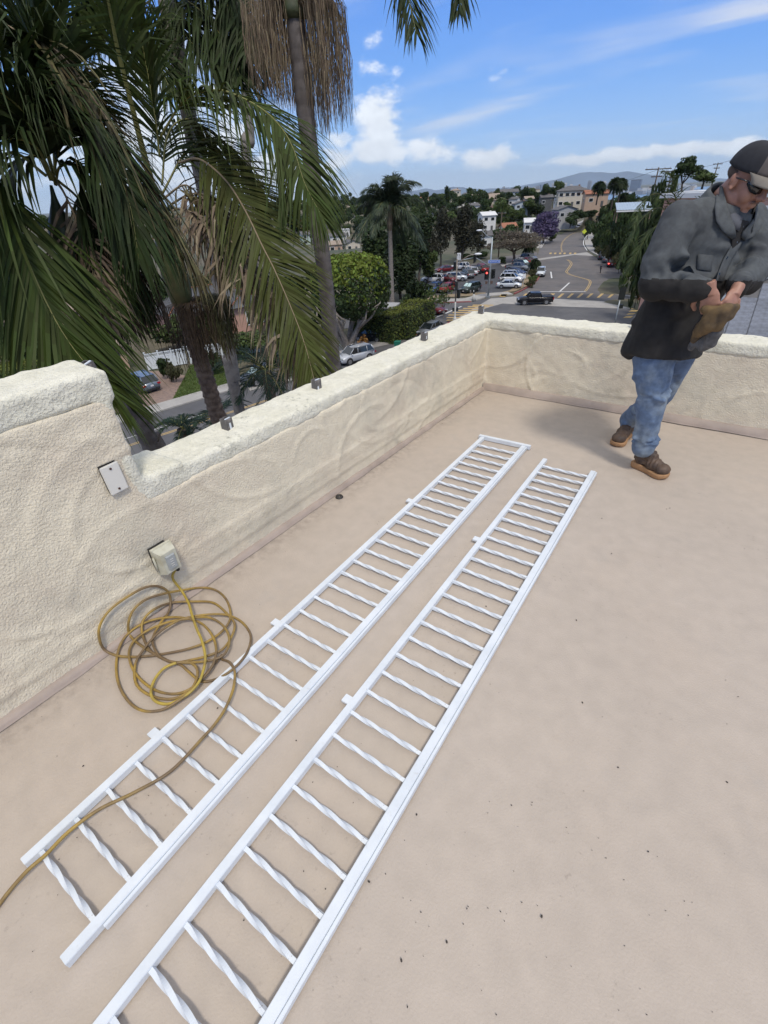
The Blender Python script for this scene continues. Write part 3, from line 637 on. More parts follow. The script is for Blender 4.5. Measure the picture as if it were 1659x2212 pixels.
line('white_stop_line', GP(F3(260, 975), F3(400, 1000)), .30, m_wht)
# crosswalk bars
def bar4(ps, m=m_yel, z=.044): sheet('crosswalk_bar', [G(*p) for p in ps], z, m)
for (xl, xr, y) in ((860, 1130, 838), (795, 1080, 857), (735, 1025, 880), (672, 970, 906), (600, 910, 934), (545, 855, 966), (520, 800, 1001)):
    bar4([F3(xl, y+7), F3(xr, y+7), F3(xr+12, y-6), F3(xl+12, y-6)])
for x in (320, 615, 715, 820, 925, 1030, 1145, 1262):
    bar4([F4(x-42, 893), F4(x-14, 893), F4(x+40, 848), F4(x+8, 848)] if x != 615 else [F4(590, 865), F4(630, 865), F4(655, 848), F4(610, 848)])
for x in (600, 652, 706, 754, 816, 868): bar4([F4(x-14, 418), F4(x+10, 418), F4(x+16, 402), F4(x-8, 402)])
for (x0, x1, y) in ((1420, 1500, 1105), (1455, 1530, 1070), (1480, 1560, 1038), (1500, 1590, 1010)): bar4([F4(x0-30, y+8), F4(x1-30, y+8), F4(x1, y-8), F4(x0, y-8)])
for a, b in (((45, 882), (130, 870)),): bar4([F4(45, 890), F4(110, 890), F4(135, 862), F4(70, 862)], m_yel, .14)
bar4([F3(1215, 728), F3(1300, 728), F3(1315, 703), F3(1235, 703)], m_yel, .14); bar4([F3(520, 1052), F3(600, 1052), F3(620, 1036), F3(540, 1036)], m_yel, .145)
# ================================================================== FOLIAGE
def leaf(name, rgb, isl=.35, sub=.25, rough=.6, objr=.0): return mat(name, rgb, max(rough, .55), island=isl, sub=sub, objrand=objr, spec=.18)
L_dark = leaf('leaf_dark_green', (.040, .062, .023), objr=.3); L_mid = leaf('leaf_mid_green', (.068, .096, .030), objr=.3)
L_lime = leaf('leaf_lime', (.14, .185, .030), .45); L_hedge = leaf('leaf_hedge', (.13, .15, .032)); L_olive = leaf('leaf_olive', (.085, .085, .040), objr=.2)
L_purple = leaf('jacaranda_bloom', (.10, .078, .150), .3); L_brown = leaf('leaf_brown', (.046, .046, .030), objr=.2); L_tan = leaf('leaf_rust', (.30, .16, .05))
m_bark = mat('bark', (.12, .095, .075), .95, rgb2=(.07, .055, .045), mixscale=6, bump=.02, bscale=9); m_barkg = mat('bark_grey', (.27, .24, .21), .9, rgb2=(.17, .15, .13), mixscale=5, bump=.01, bscale=12)
def cards(P, Nn, size, aspect=1.5, jit=.9):
    """small pointed leaves at P, roughly facing out along Nn"""
    n = len(P); s = size*rng.uniform(.6, 1.35, n)
    A = np.cross(Nn+rng.normal(0, .35, (n, 3)), rng.normal(0, 1, (n, 3))); A /= np.linalg.norm(A, axis=1)[:, None]+1e-9
    T = Nn+rng.normal(0, jit, (n, 3)); T /= np.linalg.norm(T, axis=1)[:, None]+1e-9
    B = np.cross(A, T); B /= np.linalg.norm(B, axis=1)[:, None]+1e-9
    a = A*(s*aspect*.5)[:, None]; b = B*(s*.5)[:, None]
    return np.stack([P-a, P-a*.1+b, P+a, P-a*.1-b], 1)
def crown_pts(n, lobes, inner=.55):
    """points and outward directions on and inside a set of ellipsoid lobes (cx,cy,cz,rx,ry,rz)"""
    L_ = np.array(lobes); wgt = L_[:, 3]*L_[:, 4]+L_[:, 5]*L_[:, 3]; idx = rng.choice(len(L_), n, p=wgt/wgt.sum())
    d = rng.normal(0, 1, (n, 3)); d /= np.linalg.norm(d, axis=1)[:, None]; r = rng.uniform(inner, 1.05, n)**.7
    P = L_[idx, :3]+d*L_[idx, 3:]*r[:, None]; return P, d
def rand_lobes(k, R, H, zc, seed, lr=.45, flat=1.0):
    r = random.Random(seed); out = [(0, 0, zc, R*.62, R*.62, H*.36)]
    for i in range(k):
        a = 6.283*i/k+r.uniform(-.4, .4); q = r.uniform(.35, .72)*R; zz = zc+r.uniform(-.36, .40)*H; s = r.uniform(.7, 1.15)*lr
        out.append((q*math.cos(a), q*math.sin(a), zz, R*s, R*s, H*s*.62*flat))
    for i in range(k//3): out.append((r.uniform(-.3, .3)*R, r.uniform(-.3, .3)*R, zc+H*r.uniform(.25, .45), R*.33, R*.33, H*.2))
    return out
def limb_mesh(R, H, zc, h, tr, seed, nl=5, fork=.35):
    r = random.Random(seed); m = MB(); base = [(0, 0, -1.0), (0, 0, h*.15), (r.uniform(-.1, .1)*R, r.uniform(-.1, .1)*R, h*fork)]
    m.tube(base, [tr*1.25, tr, tr*.85], 8)
    for i in range(nl):
        a = 6.283*i/nl+r.uniform(-.5, .5); q = r.uniform(.35, .75)*R; e = Vector((q*math.cos(a), q*math.sin(a), zc+r.uniform(-.1, .25)*H)); s = Vector(base[-1]); md = s.lerp(e, .5)+Vector((0, 0, -.04*H)); m.tube([s, md, e], [tr*.6, tr*.4, tr*.12], 6)
    return m
def tree_proto(name, R, h, H, leafm, barkm, n, lsize, seed, k=8, lr=.45, tr=.25, flat=1.0, inner=.55, cat='tree', aspect=1.5):
    """R crown radius, h total height, H crown height"""
    zc = h-H*.5; e = empty(name, (0, 0, 0)); e['category'] = cat
    limb_mesh(R, H, zc, h, tr, seed).build('trunk', barkm, e)
    P, d = crown_pts(n, rand_lobes(k, R, H, zc, seed, lr, flat), inner); quads('crown', cards(P, d, lsize, aspect), leafm, e)
    return e
PROTO = {}
def P_(key):
    if key in PROTO: return PROTO[key]
    k, s = key.rsplit('_', 1); s = int(s)
    if k == 'round': e = tree_proto('leafy_tree', 4, 8, 6.2, L_dark, m_bark, 1500, .55, s)
    elif k == 'mid': e = tree_proto('leafy_tree', 4, 8, 6.4, L_mid, m_bark, 1500, .55, s)
    elif k == 'shrub': e = tree_proto('shrub', 2.5, 3.2, 3.1, L_mid, m_bark, 900, .36, s, cat='shrub', tr=.08)
    elif k == 'dshrub': e = tree_proto('shrub', 2.5, 3.2, 3.1, L_dark, m_bark, 900, .36, s, cat='shrub', tr=.08)
    elif k == 'olive': e = tree_proto('shrub', 2.6, 3.0, 2.8, L_olive, m_bark, 900, .34, s, cat='shrub', tr=.08)
    elif k == 'tall': e = tree_proto('tall_tree', 3.2, 14, 12, L_dark, m_bark, 2200, .5, s, k=14, lr=.34)
    elif k == 'cypress': e = tree_proto('cypress_tree', 1.4, 12, 11.4, L_dark, m_bark, 1200, .5, s, k=9, lr=.6)
    elif k == 'brown': e = tree_proto('wispy_tree', 4.2, 12, 10.5, L_brown, m_bark, 2600, .42, s, k=16, lr=.30, inner=.2)
    elif k == 'pine': e = tree_proto('umbrella_pine', 5.5, 11, 6.0, L_dark, m_bark, 2600, .5, s, k=12, lr=.38, tr=.4, flat=.6)
    PROTO[key] = e; e.location = (0, 0, -500); return e
USED = set()
def put(key, loc, h, w=None, rz=None, label=None, group=None, cat=None):
    """a tree of height h (m) and crown width w (m) standing at loc"""
    e = P_(key); k = key.rsplit('_', 1)[0]
    base = {'round': (8, 8), 'mid': (8, 8), 'shrub': (3.2, 5), 'dshrub': (3.2, 5), 'olive': (3, 5.2), 'tall': (14, 6.4), 'cypress': (12, 2.8), 'brown': (12, 8.4), 'pine': (11, 11)}[k]
    if key in USED: o = copy_tree(e)
    else: o = e; USED.add(key)
    sz = h/base[0]; sx = (w/base[1]) if w else sz
    o.location = loc; o.scale = (sx, sx, sz); o.rotation_euler = (0, 0, random.random()*6.28 if rz is None else rz)
    if label: o['label'] = label
    if group: o['group'] = group
    if cat: o['category'] = cat
    return o
# ------------------------------------------------------------------ palms
L_frond = leaf('palm_green', (.046, .066, .014), .30, .18, .45); L_frond2 = leaf('palm_dark_green', (.026, .040, .011), .3, .12, .5); L_frond3 = leaf('palm_yellow_green', (.060, .070, .017), .3, .18, .5)
L_dead = leaf('palm_dead', (.21, .165, .115), .45, .12, .7); L_dead2 = leaf('palm_half_dead', (.11, .095, .045), .45, .12, .6)
m_rach = mat('frond_stalk', (.20, .19, .055), .5); m_rachd = mat('dead_stalk', (.25, .19, .12), .7)
def frond_geo(rach, ll, nl, sweep0=.9, sweep1=.35, droop=.5, width=.04, r=None, jit=.12, lift=.25, roll=0.0, side=(1, 1), segs=4, twist=0.0, start=.12, curl=0.0):
    """leaflets along both sides of a stalk; returns array of quads"""
    r = r or random; P = catmull(rach, 10); n = len(P); cum = [0.0]
    for i in range(1, n): cum.append(cum[-1]+(P[i]-P[i-1]).length)
    tot = cum[-1]; out = []
    for k in range(nl):
        t = start+(1-start)*(k+.5)/nl; s = t*tot; i = max(1, next((j for j in range(n) if cum[j] >= s), n-1)); f = (s-cum[i-1])/max(1e-6, cum[i]-cum[i-1])
        p = P[i-1].lerp(P[i], f); tg = (P[i]-P[i-1]).normalized()
        up = Vector((0, 0, 1))-tg*tg.z
        if up.length < .15: up = Vector((.3, -.8, 0)); up -= tg*up.dot(tg)
        up.normalize(); sd_ = tg.cross(up).normalized()
        rr = Matrix.Rotation(roll+twist*t, 3, tg); up = rr @ up; sd_ = rr @ sd_
        Lk = ll*(math.sin(math.pi*min(1, .22+t*.78))**.5*.95+.12)*r.uniform(.85, 1.1)
        sw = sweep0+(sweep1-sweep0)*t
        for q in (-1, 1):
            if r.random() > side[0 if q < 0 else 1]: continue
            a = sw+r.gauss(0, jit); d = tg*math.cos(a)+sd_*(q*math.sin(a))+up*(lift+r.gauss(0, jit))
            d.normalize(); w = width*r.uniform(.8, 1.2); prev = None; dr = droop*r.uniform(.7, 1.3); cx = r.gauss(0, curl)
            wn = d.cross(up)
            if wn.length < .1: wn = sd_
            wn = (wn.normalized()*.92+up*r.uniform(-.4, .4)).normalized(); cur = p.copy(); dd = d.copy(); st = Lk/segs
            for g in range(segs+1):
                tt = g/segs; ww = w*(.55+.9*tt if tt < .35 else (1-tt)/.65*.86+.02)
                a_, b_ = cur-wn*ww/2, cur+wn*ww/2
                if prev: out.append((prev[0], prev[1], b_, a_))
                prev = (a_, b_)
                dd = (dd+Vector((0, 0, -1))*(dr*(tt+.15)*.9)+wn*cx*.3).normalized(); cur = cur+dd*st
    return np.array([[list(v) for v in q] for q in out])
def frond(parent, rach, ll=.6, nl=55, lm=None, rm=None, rr=.011, **kw):
    if parent.name.startswith(('king', 'queen')): nl = int(nl*1.3); kw['width'] = kw.get('width', .04)*.85; ll *= 1.22
    off = parent.location if parent is not None else Vector((0, 0, 0))
    R0 = [Vector(p)-off for p in rach]; V = frond_geo(R0, ll, nl, **kw); C_ = catmull(R0, 8); k = len(C_)
    m = MB().tube(C_, [rr*(1-.85*i/(k-1)) for i in range(k)], 6)
    st = m.build('frond', rm or m_rach, parent); quads('leaflets', V, lm or L_frond, st); return st
def ringed_trunk(parent, pts, rads, m, ring=.06, amp=.006, n=14, name='trunk'):
    off = parent.location; C_ = catmull([Vector(p)-off for p in pts], 40 if len(pts) < 6 else 24); k = len(C_); R = []
    L0 = 0.0; lens = [0.0]
    for i in range(1, k): lens.append(lens[-1]+(C_[i]-C_[i-1]).length)
    # even resample so that each ring scar gets its own ridge
    step = ring/4; pts2 = []; rad2 = []; s = 0.0; i = 1
    nr_ = len(rads)
    while s < lens[-1]:
        while i < k-1 and lens[i] < s: i += 1
        f = (s-lens[i-1])/max(1e-6, lens[i]-lens[i-1]); pts2.append(C_[i-1].lerp(C_[i], f))
        t_ = s/lens[-1]*(nr_-1); j = min(int(t_), nr_-2); rad = rads[j]+(rads[j+1]-rads[j])*(t_-j)
        ph = (s/ring) % 1.0; rad2.append(rad+amp*(1-ph)-amp*.5); s += step
    return MB().tube(pts2, rad2, n).build(name, m, parent)
m_ptrunk = mat('palm_trunk_brown', (.17, .125, .095), .9, rgb2=(.10, .07, .055), mixscale=14, mixlo=.42, mixhi=.6, bump=.006, bscale=30)
m_ptrunkg = mat('palm_trunk_grey', (.25, .225, .20), .9, rgb2=(.17, .15, .135), mixscale=9, mixlo=.42, mixhi=.62, bump=.005, bscale=25)
m_ptrunkd = mat('palm_trunk_dark', (.145, .125, .115), .9, rgb2=(.095, .08, .072), mixscale=9, mixlo=.42, mixhi=.62, bump=.005, bscale=25)
m_shaft = mat('palm_crownshaft', (.055, .075, .030), .5, rgb2=(.08, .075, .035), mixscale=6, var=.2, vscale=12)
m_seed = mat('seed_strands', (.20, .15, .095), .9, island=.4); m_seedd = mat('seed_strands_dark', (.075, .05, .03), .9, island=.4)
def strands(parent, c, R, zlen, n, m, seed, w=.007, spread=1.0, off_az=0.0, arc=6.28, thick=1.0, top=.25):
    """a skirt of hanging seed strings below a ring of short stalks"""
    r = random.Random(seed); off = parent.location; out = []
    for k in range(n):
        a = off_az+arc*(r.random()-.5); q = R*(.10+.90*r.random()**.75); base = Vector(c)+Vector((.12*R*math.cos(a), .12*R*math.sin(a), 0)); o = Vector((math.cos(a), math.sin(a), 0))
        ln = zlen*r.uniform(.45, 1.0)*(1-.15*q/R); p = []; hz = top*r.uniform(.4, 1.0)
        pk = base+o*q*.55+Vector((0, 0, hz)); p1 = base+o*q*.95+Vector((0, 0, hz*.35)); seq = [base, pk, p1]
        for g in range(1, 7): seq.append(p1+Vector((o.x*q*.06*g/6+r.gauss(0, .009), o.y*q*.06*g/6+r.gauss(0, .009), -ln*g/6)))
        wd = Vector((r.gauss(0, 1), r.gauss(0, 1), 0)).normalized()*w*thick*.5
        for i in range(len(seq)-1):
            s = r.uniform(.6, 1.5) if i > 2 else 1.0
            out.append((seq[i]-wd*s-off, seq[i]+wd*s-off, seq[i+1]+wd*.6-off, seq[i+1]-wd*.6-off))
    return quads('seed_cluster', np.array([[list(v) for v in q] for q in out]), m, parent)
def X(lst, d0, d1=None):
    """stalk course: bearings with distances running from d0 to d1"""
    n = len(lst); d1 = d0 if d1 is None else d1
    return [atd(u, v, d0+(d1-d0)*i/(n-1)) for i, (u, v) in enumerate(lst)]
# --- palm B: the middle palm, brown ringed trunk with green crownshaft
b0 = atd(482, 935, 6.3); eB = empty('king_palm', (b0.x+.25, b0.y-.15, ZS), label='king palm with brown ringed trunk and green crownshaft leaning before the lawn', cat='palm tree')
tB = [(b0.x+.25, b0.y-.15, ZS), (b0.x+.18, b0.y-.1, -7), tuple(atd(495, 985, 6.3)), tuple(atd(470, 900, 6.3)), tuple(atd(440, 800, 6.3)), tuple(atd(405, 695, 6.3)), tuple(atd(392, 650, 6.3))]
ringed_trunk(eB, tB, [.15, .13, .110, .107, .104, .101, .096], m_ptrunk, .085, .020)
s_ = [Vector(atd(u, v, 6.3))-eB.location for (u, v) in ((394, 662), (385, 620), (368, 560), (352, 500), (343, 455))]
MB().tube(catmull(s_, 6), [.095+.050*math.sin(i/17*3.14)**.8 if i < 17 else .095-(i-17)*.006 for i in range(25)], 14).build('crownshaft', m_shaft, eB)
cB = 6.3
frond(eB, X([(344, 300), (400, 215), (463, 195), (511, 206), (569, 238), (609, 278), (635, 325), (660, 400), (700, 475)], cB, 5.2), .80, 84, width=.040, droop=.60, lift=.05, sweep0=1.2, sweep1=.5, jit=.09)
frond(eB, X([(385, 352), (430, 344), (485, 387), (527, 450), (567, 532), (594, 585), (633, 675), (660, 749), (683, 838)], cB, 3.9), .60, 84, L_frond3, m_rachd, width=.036, droop=.16, lift=.0, sweep0=.82, sweep1=.4, jit=.06, roll=.5)
frond(eB, X([(372, 455), (390, 452), (430, 465), (472, 490), (535, 574), (580, 622), (594, 662), (633, 736), (668, 845)], cB, 4.2), .50, 84, L_dead, m_rachd, width=.042, droop=1.3, lift=-.2, jit=.35, side=(1, 1), sweep0=1.1, sweep1=.5, curl=.6)
frond(eB, X([(372, 440), (410, 420), (450, 425), (490, 470), (520, 540), (545, 620)], cB, 5.2), .50, 60, L_dead, m_rachd, width=.044, droop=1.3, lift=-.2, jit=.5, side=(.8, .8), curl=.5)
frond(eB, X([(352, 430), (400, 400), (440, 440), (465, 520), (480, 610)], cB, 5.6), .45, 44, L_dead2, m_rachd, width=.034, droop=1.1, lift=-.3, jit=.4, side=(.8, .8))
frond(eB, X([(345, 340), (335, 250), (320, 160), (300, 60), (270, -60)], cB, 6.2), .55, 50, L_frond, width=.036, droop=.5, lift=.3)
frond(eB, X([(335, 420), (310, 330), (285, 230), (255, 110), (235, 10), (215, -90)], 6.3, 5.6), .6, 20, L_frond, rr=.035, width=.036, droop=.8, start=.55)
frond(eB, X([(350, 420), (400, 330), (450, 300), (500, 320), (540, 380), (570, 460)], cB, 6.8), .58, 60, L_frond, width=.036, droop=.9, lift=.0)
frond(eB, X([(350, 400), (360, 300), (390, 260), (430, 270), (470, 330), (500, 420)], cB, 7.2), .58, 60, L_frond2, width=.036, droop=.9, lift=.0)
frond(eB, X([(340, 420), (300, 400), (260, 420), (230, 480), (215, 560), (210, 640)], cB, 5.9), .58, 60, L_frond2, width=.036, droop=.9, lift=.0)
strands(eB, atd(412, 655, 6.35), .42, .85, 300, m_seedd, 3, w=.008, top=.05, off_az=.4, arc=4.5); strands(eB, atd(425, 650, 6.3), .35, .75, 260, mat('seed_strands_green', (.10, .095, .035), .9, island=.4), 4, w=.008, top=.06, off_az=.9, arc=2.4); 
# --- palm A: leftmost leaning palm
a0 = atd(352, 1010, 4.9); eA = empty('king_palm', (a0.x+.3, a0.y-.2, ZS), label='leftmost king palm leaning behind the raised end of the parapet', cat='palm tree')
tA = [(a0.x+.3, a0.y-.2, ZS), (a0.x+.2, a0.y-.12, -7), tuple(atd(372, 1060, 4.9)), tuple(atd(330, 970, 4.9)), tuple(atd(292, 885, 4.9)), tuple(atd(250, 800, 4.9)), tuple(atd(215, 720, 4.9)), tuple(atd(180, 640, 4.9))]
ringed_trunk(eA, tA, [.13, .11, .100, .098, .094, .090, .086, .082], m_ptrunkd, .09, .014)
s_ = [Vector(atd(u, v, 4.9))-eA.location for (u, v) in ((185, 650), (160, 570), (130, 480), (110, 400))]
MB().tube(catmull(s_, 6), [.085]*6+[.10]*6+[.08, .06, .045, .03]+[.02, .015, .01], 12).build('crownshaft', m_shaft, eA)
frond(eA, X([(100, 380), (30, 330), (-20, 370), (7, 439), (33, 498), (66, 578), (99, 651), (132, 713), (172, 770), (220, 822), (255, 858)], 4.7, 3.9), .84, 96, L_frond, width=.036, droop=.20, lift=.05, sweep0=.72, sweep1=.35, jit=.06, roll=-.25)
frond(eA, X([(-60, 20), (13, 56), (60, 74), (109, 99), (165, 159), (231, 258), (270, 330), (330, 422), (396, 528), (440, 600)], 4.9, 4.5), .60, 84, L_dead2, m_rachd, width=.032, droop=.75, lift=-.1, sweep0=.8, sweep1=.4, jit=.2)
frond(eA, X([(120, 400), (100, 300), (130, 240), (190, 260), (240, 340), (280, 440), (300, 560)], 4.9, 4.3), .62, 70, L_frond2, width=.036, droop=.8, lift=0)
frond(eA, X([(110, 390), (60, 260), (0, 200), (-60, 200), (-120, 260)], 4.8, 4.4), .6, 60, L_frond2, width=.036, droop=.8)
frond(eA, X([(115, 390), (80, 320), (30, 300), (-20, 330), (-60, 420), (-80, 520)], 4.8, 4.3), .6, 60, L_frond2, width=.036, droop=.9)
frond(eA, X([(120, 390), (140, 420), (175, 500), (205, 600), (235, 700)], 4.9, 4.5), .5, 60, L_dead, m_rachd, width=.026, droop=1.1, jit=.5, lift=-.3, side=(.6, .6))
frond(eA, X([(120, 380), (110, 250), (90, 120), (60, 0), (20, -120)], 4.9, 4.9), .62, 64, L_frond2, width=.036, droop=.6, lift=.2)
frond(eA, X([(125, 390), (170, 430), (215, 500), (250, 590), (270, 690)], 5.0, 4.9), .55, 60, L_frond2, width=.036, droop=1.0, lift=-.1)
strands(eA, atd(245, 600, 4.95), .30, .55, 420, m_seedd, 8, w=.012, top=.02)
strands(eA, atd(205, 545, 4.95), .30, .50, 260, m_seedd, 9, w=.012, top=.04)
# --- palm C: tall grey palm that crosses the top of the picture
c0 = atd(722, 820, 6.9); eC = empty('king_palm', (c0.x+.1, c0.y-.1, ZS), label='tall grey king palm trunk with two big hanging tan seed skirts', cat='palm tree')
tC = [(c0.x+.1, c0.y-.1, ZS), (c0.x+.05, c0.y, -7), tuple(atd(728, 860, 6.9)), tuple(atd(716, 740, 6.9)), tuple(atd(702, 600, 6.9)), tuple(atd(684, 450, 6.9)), tuple(atd(664, 280, 6.9)), tuple(atd(648, 130, 6.9)), tuple(atd(636, 30, 6.9))]
ringed_trunk(eC, tC, [.16, .15, .122, .118, .113, .108, .104, .100, .098], m_ptrunkd, .11, .006)
s_ = [Vector(atd(u, v, 6.9))-eC.location for (u, v) in ((637, 45), (634, 10), (628, -60), (620, -140))]
MB().tube(catmull(s_, 5), [.10, .125, .14, .145, .145]+[.14]*5+[.12]*6, 14).build('crownshaft', m_shaft, eC)
for i, (u, v, R, n_, az) in enumerate(((585, 22, .34, 430, R_(-120)), (700, 34, .40, 480, R_(70)), (640, 22, .46, 160, R_(-30)))):
    strands(eC, atd((640, 632, 636)[i], v, 6.9), (.52, .52, .34)[i], (.90, 1.12, .85)[i], n_, m_seed, 20+i, w=.0062, off_az=math.atan2(math.cos(R_(-35)+(R_(-90) if i == 0 else R_(90) if i == 1 else 0)), math.sin(R_(-35)+(R_(-90) if i == 0 else R_(90) if i == 1 else 0))), arc=(2.0, 2.0, 4.5)[i], top=.16)
sk_ = MB()
for (pts, rd) in (([(636, 40), (610, 12), (592, 30)], .030), ([(636, 42), (664, 18), (690, 40)], .030)):
    sk_.tube([Vector(atd(u, v, 6.88))-eC.location for (u, v) in pts], [rd*1.3, rd, rd*.5], 8)
sk_.build('fruit_stalk', mat('fruit_stalk', (.10, .07, .045), .8), eC)
frond(eC, X([(625, -160), (700, -220), (780, -190), (840, -110), (875, -30), (900, 75)], 6.9, 6.2), .55, 60, L_frond2, width=.030, droop=.35, lift=0, sweep0=.9, sweep1=.5)
frond(eC, X([(625, -160), (760, -260), (880, -240), (950, -150), (988, -60), (992, 22)], 6.9, 6.3), .5, 60, L_frond2, width=.030, droop=.35, lift=0)
frond(eC, X([(620, -160), (600, -260), (560, -300), (500, -260)], 6.9, 7.2), .5, 50, L_frond2)
frond(eC, X([(630, -150), (660, -90), (690, -30), (705, 10)], 7.0, 7.2), .4, 40, L_frond2, droop=.8)
# --- palm D: grey trunk behind the middle palm, crown above the frame
d0_ = atd(505, 820, 8.8); eD = empty('king_palm', (d0_.x, d0_.y, ZS), label='slim pale grey palm trunk standing just right of the brown ringed one', cat='palm tree')
tD = [(d0_.x+.1, d0_.y, ZS), tuple(atd(520, 900, 8.8)), tuple(atd(507, 820, 8.8)), tuple(atd(490, 720, 8.8)), tuple(atd(470, 600, 8.8)), tuple(atd(448, 450, 8.8)), tuple(atd(415, 290, 8.8)), tuple(atd(398, 190, 8.8)), tuple(atd(372, 60, 8.8)), tuple(atd(360, 0, 8.8))]
ringed_trunk(eD, tD, [.15, .115, .112, .11, .107, .104, .10, .10, .10, .11], m_ptrunkg, .10, .005)
for rr_, lm_ in (([(355, -20), (420, -60), (500, -40), (530, 40), (535, 110)], L_frond2), ([(355, -20), (380, 10), (403, 79), (450, 120), (512, 178)], L_frond2), ([(350, -20), (300, 20), (248, 66), (298, 73), (330, 109), (370, 200)], L_frond2), ([(350, -10), (400, 0), (450, 40), (490, 100), (520, 165)], L_frond2), ([(355, -30), (300, -60), (220, -20), (160, 60), (120, 150)], L_frond2), ([(350, -30), (270, -60), (150, -50), (60, 10), (0, 90)], L_frond2), ([(350, -30), (300, -90), (180, -110), (60, -80), (-40, -20)], L_frond2)):
    frond(eD, X(rr_, 8.8, 7.4), .72, 62, lm_, width=.042, droop=.55, lift=.0, sweep0=.9, sweep1=.45)
for i, (rr_, d1_) in enumerate((([(360, -40), (440, -40), (490, 10), (515, 80), (528, 150)], 7.6), ([(350, -40), (260, -40), (180, 20), (110, 110), (90, 210)], 7.6), ([(350, -40), (200, -140), (60, -120), (-30, -40), (-60, 60)], 7.0), ([(350, -40), (240, -70), (130, -40), (70, 60), (50, 170)], 7.2))):
    frond(eD, X(rr_, 8.8, d1_), .75, 58, L_frond2, width=.046, droop=.6, lift=.0, sweep0=.9, sweep1=.45)
for i, (rr_, lm_) in enumerate((([(110, 390), (70, 300), (60, 230), (90, 200), (150, 230), (200, 310)], L_frond2), ([(120, 400), (130, 360), (170, 360), (205, 430), (230, 530), (245, 640)], L_frond2), ([(115, 380), (130, 280), (120, 180), (80, 100), (30, 80)], L_frond2), ([(110, 380), (90, 340), (40, 350), (0, 420), (-10, 520), (-5, 640)], L_frond))):
    frond(eA, X(rr_, 5.0, 4.7), .62, 60, lm_, width=.040, droop=.9, lift=0)
# --- palm E: another, farther stem rising out of the frame left of the seed skirts
e0 = atd(560, 640, 13); eE = empty('king_palm', (e0.x, e0.y, ZS), label='thin distant palm stem between the two largest crowns at the top', cat='palm tree')
ringed_trunk(eE, [(e0.x, e0.y, ZS), tuple(atd(553, 500, 13)), tuple(atd(540, 300, 13)), tuple(atd(527, 150, 13)), tuple(atd(516, 0, 13)), tuple(atd(505, -120, 13))], [.16, .13, .11, .10, .10, .10], m_ptrunkg, .12, .004)
frond(eE, X([(505, -120), (470, -90), (440, -30), (430, 60)], 13, 12.5), .8, 50, L_frond2, width=.05, droop=.6)
frond(eE, X([(505, -120), (540, -130), (570, -90), (590, -20)], 13, 12.5), .8, 50, L_frond2, width=.05, droop=.6)
# --- pygmy date palms below the long wall
def pygmy(x, y, ztop, R, nf, seed, label):
    r = random.Random(seed); e = empty('pygmy_date_palm', (x, y, ZS), label=label, cat='palm tree', group='dark feathery small palms under the long wall'); 
    ringed_trunk(e, [(x, y, ZS), (x+.1, y, (ZS+ztop)/2), (x, y, ztop)], [.12, .10, .10], m_ptrunk, .06, .01)
    for k in range(nf):
        a = 6.283*k/nf+r.uniform(-.2, .2); el = r.uniform(-.1, 1.1); q = R*r.uniform(.8, 1.1); o = Vector((math.cos(a), math.sin(a), 0)); c = Vector((x, y, ztop))
        rc = [c+o*(q*t*math.cos(el*.6)) + Vector((0, 0, q*(t*math.sin(el)*1.1-t*t*(.55+.25*el)))) for t in (0, .25, .5, .75, 1.0)]
        frond(e, rc, .22*R/.9, 46, L_pyg, width=.017, droop=.5, lift=.25, rr=.010, segs=3)
L_pyg = leaf('palm_blue_green', (.022, .045, .026), .3, .15, .45)
for (u, v, d, R, nf, lb) in ((575, 800, 9.5, 1.3, 22, 'dark feathery small palm behind the wall, middle of the three'), (640, 800, 11.5, 1.3, 20, 'dark feathery small palm behind the drooping frond tips'), (395, 925, 8.0, .55, 12, 'smallest dark feathery palm behind the wall beside the brown ringed trunk'), (465, 900, 10.0, .9, 14, 'dark feathery palm crown beyond the foot of the ringed trunk')):
    p = atd(u, v, d); pygmy(p.x, p.y, p.z, R, nf, int(u), lb)
# --- queen palm across the street
q0 = G(848, 690); eQ = empty('queen_palm', q0, label='queen palm with full green crown standing by the corner hedge', cat='palm tree')
hq = atd(848, 690, q0.xy.length); topq = atd(847, 498, q0.xy.length).z
ringed_trunk(eQ, [tuple(q0), (q0.x, q0.y, ZS+(topq-ZS)*.5), (q0.x, q0.y, topq)], [.40, .32, .30], m_ptrunkg, .3, .02)
MB().tube([(0, 0, topq-ZS-.1), (0, 0, topq-ZS+.9), (0, 0, topq-ZS+2.2), (0, 0, topq-ZS+3.4)], [.26, .42, .34, .2], 10).build('leaf_bases', mat('leaf_bases', (.28, .22, .16), .8), eQ)
r = random.Random(4)
for k in range(30):
    a = 6.283*k/30+r.uniform(-.15, .15); el = r.uniform(-.2, 1.35) ; q = r.uniform(4.8, 6.4); o = Vector((math.cos(a), math.sin(a), 0)); c = Vector((q0.x, q0.y, topq+2.6))
    rc = [c+o*(q*t*(.35+.65*math.cos(el)))+Vector((0, 0, q*(t*math.sin(el)*1.35-t*t*.75))) for t in (0, .2, .4, .6, .8, 1.0)]
    frond(eQ, rc, 1.5, 60, mat('queen_leaf', (.038, .058, .026), .6, island=.35, sub=.2), m_rach, .06, width=.16, droop=1.0, lift=.0, segs=3, jit=.2)
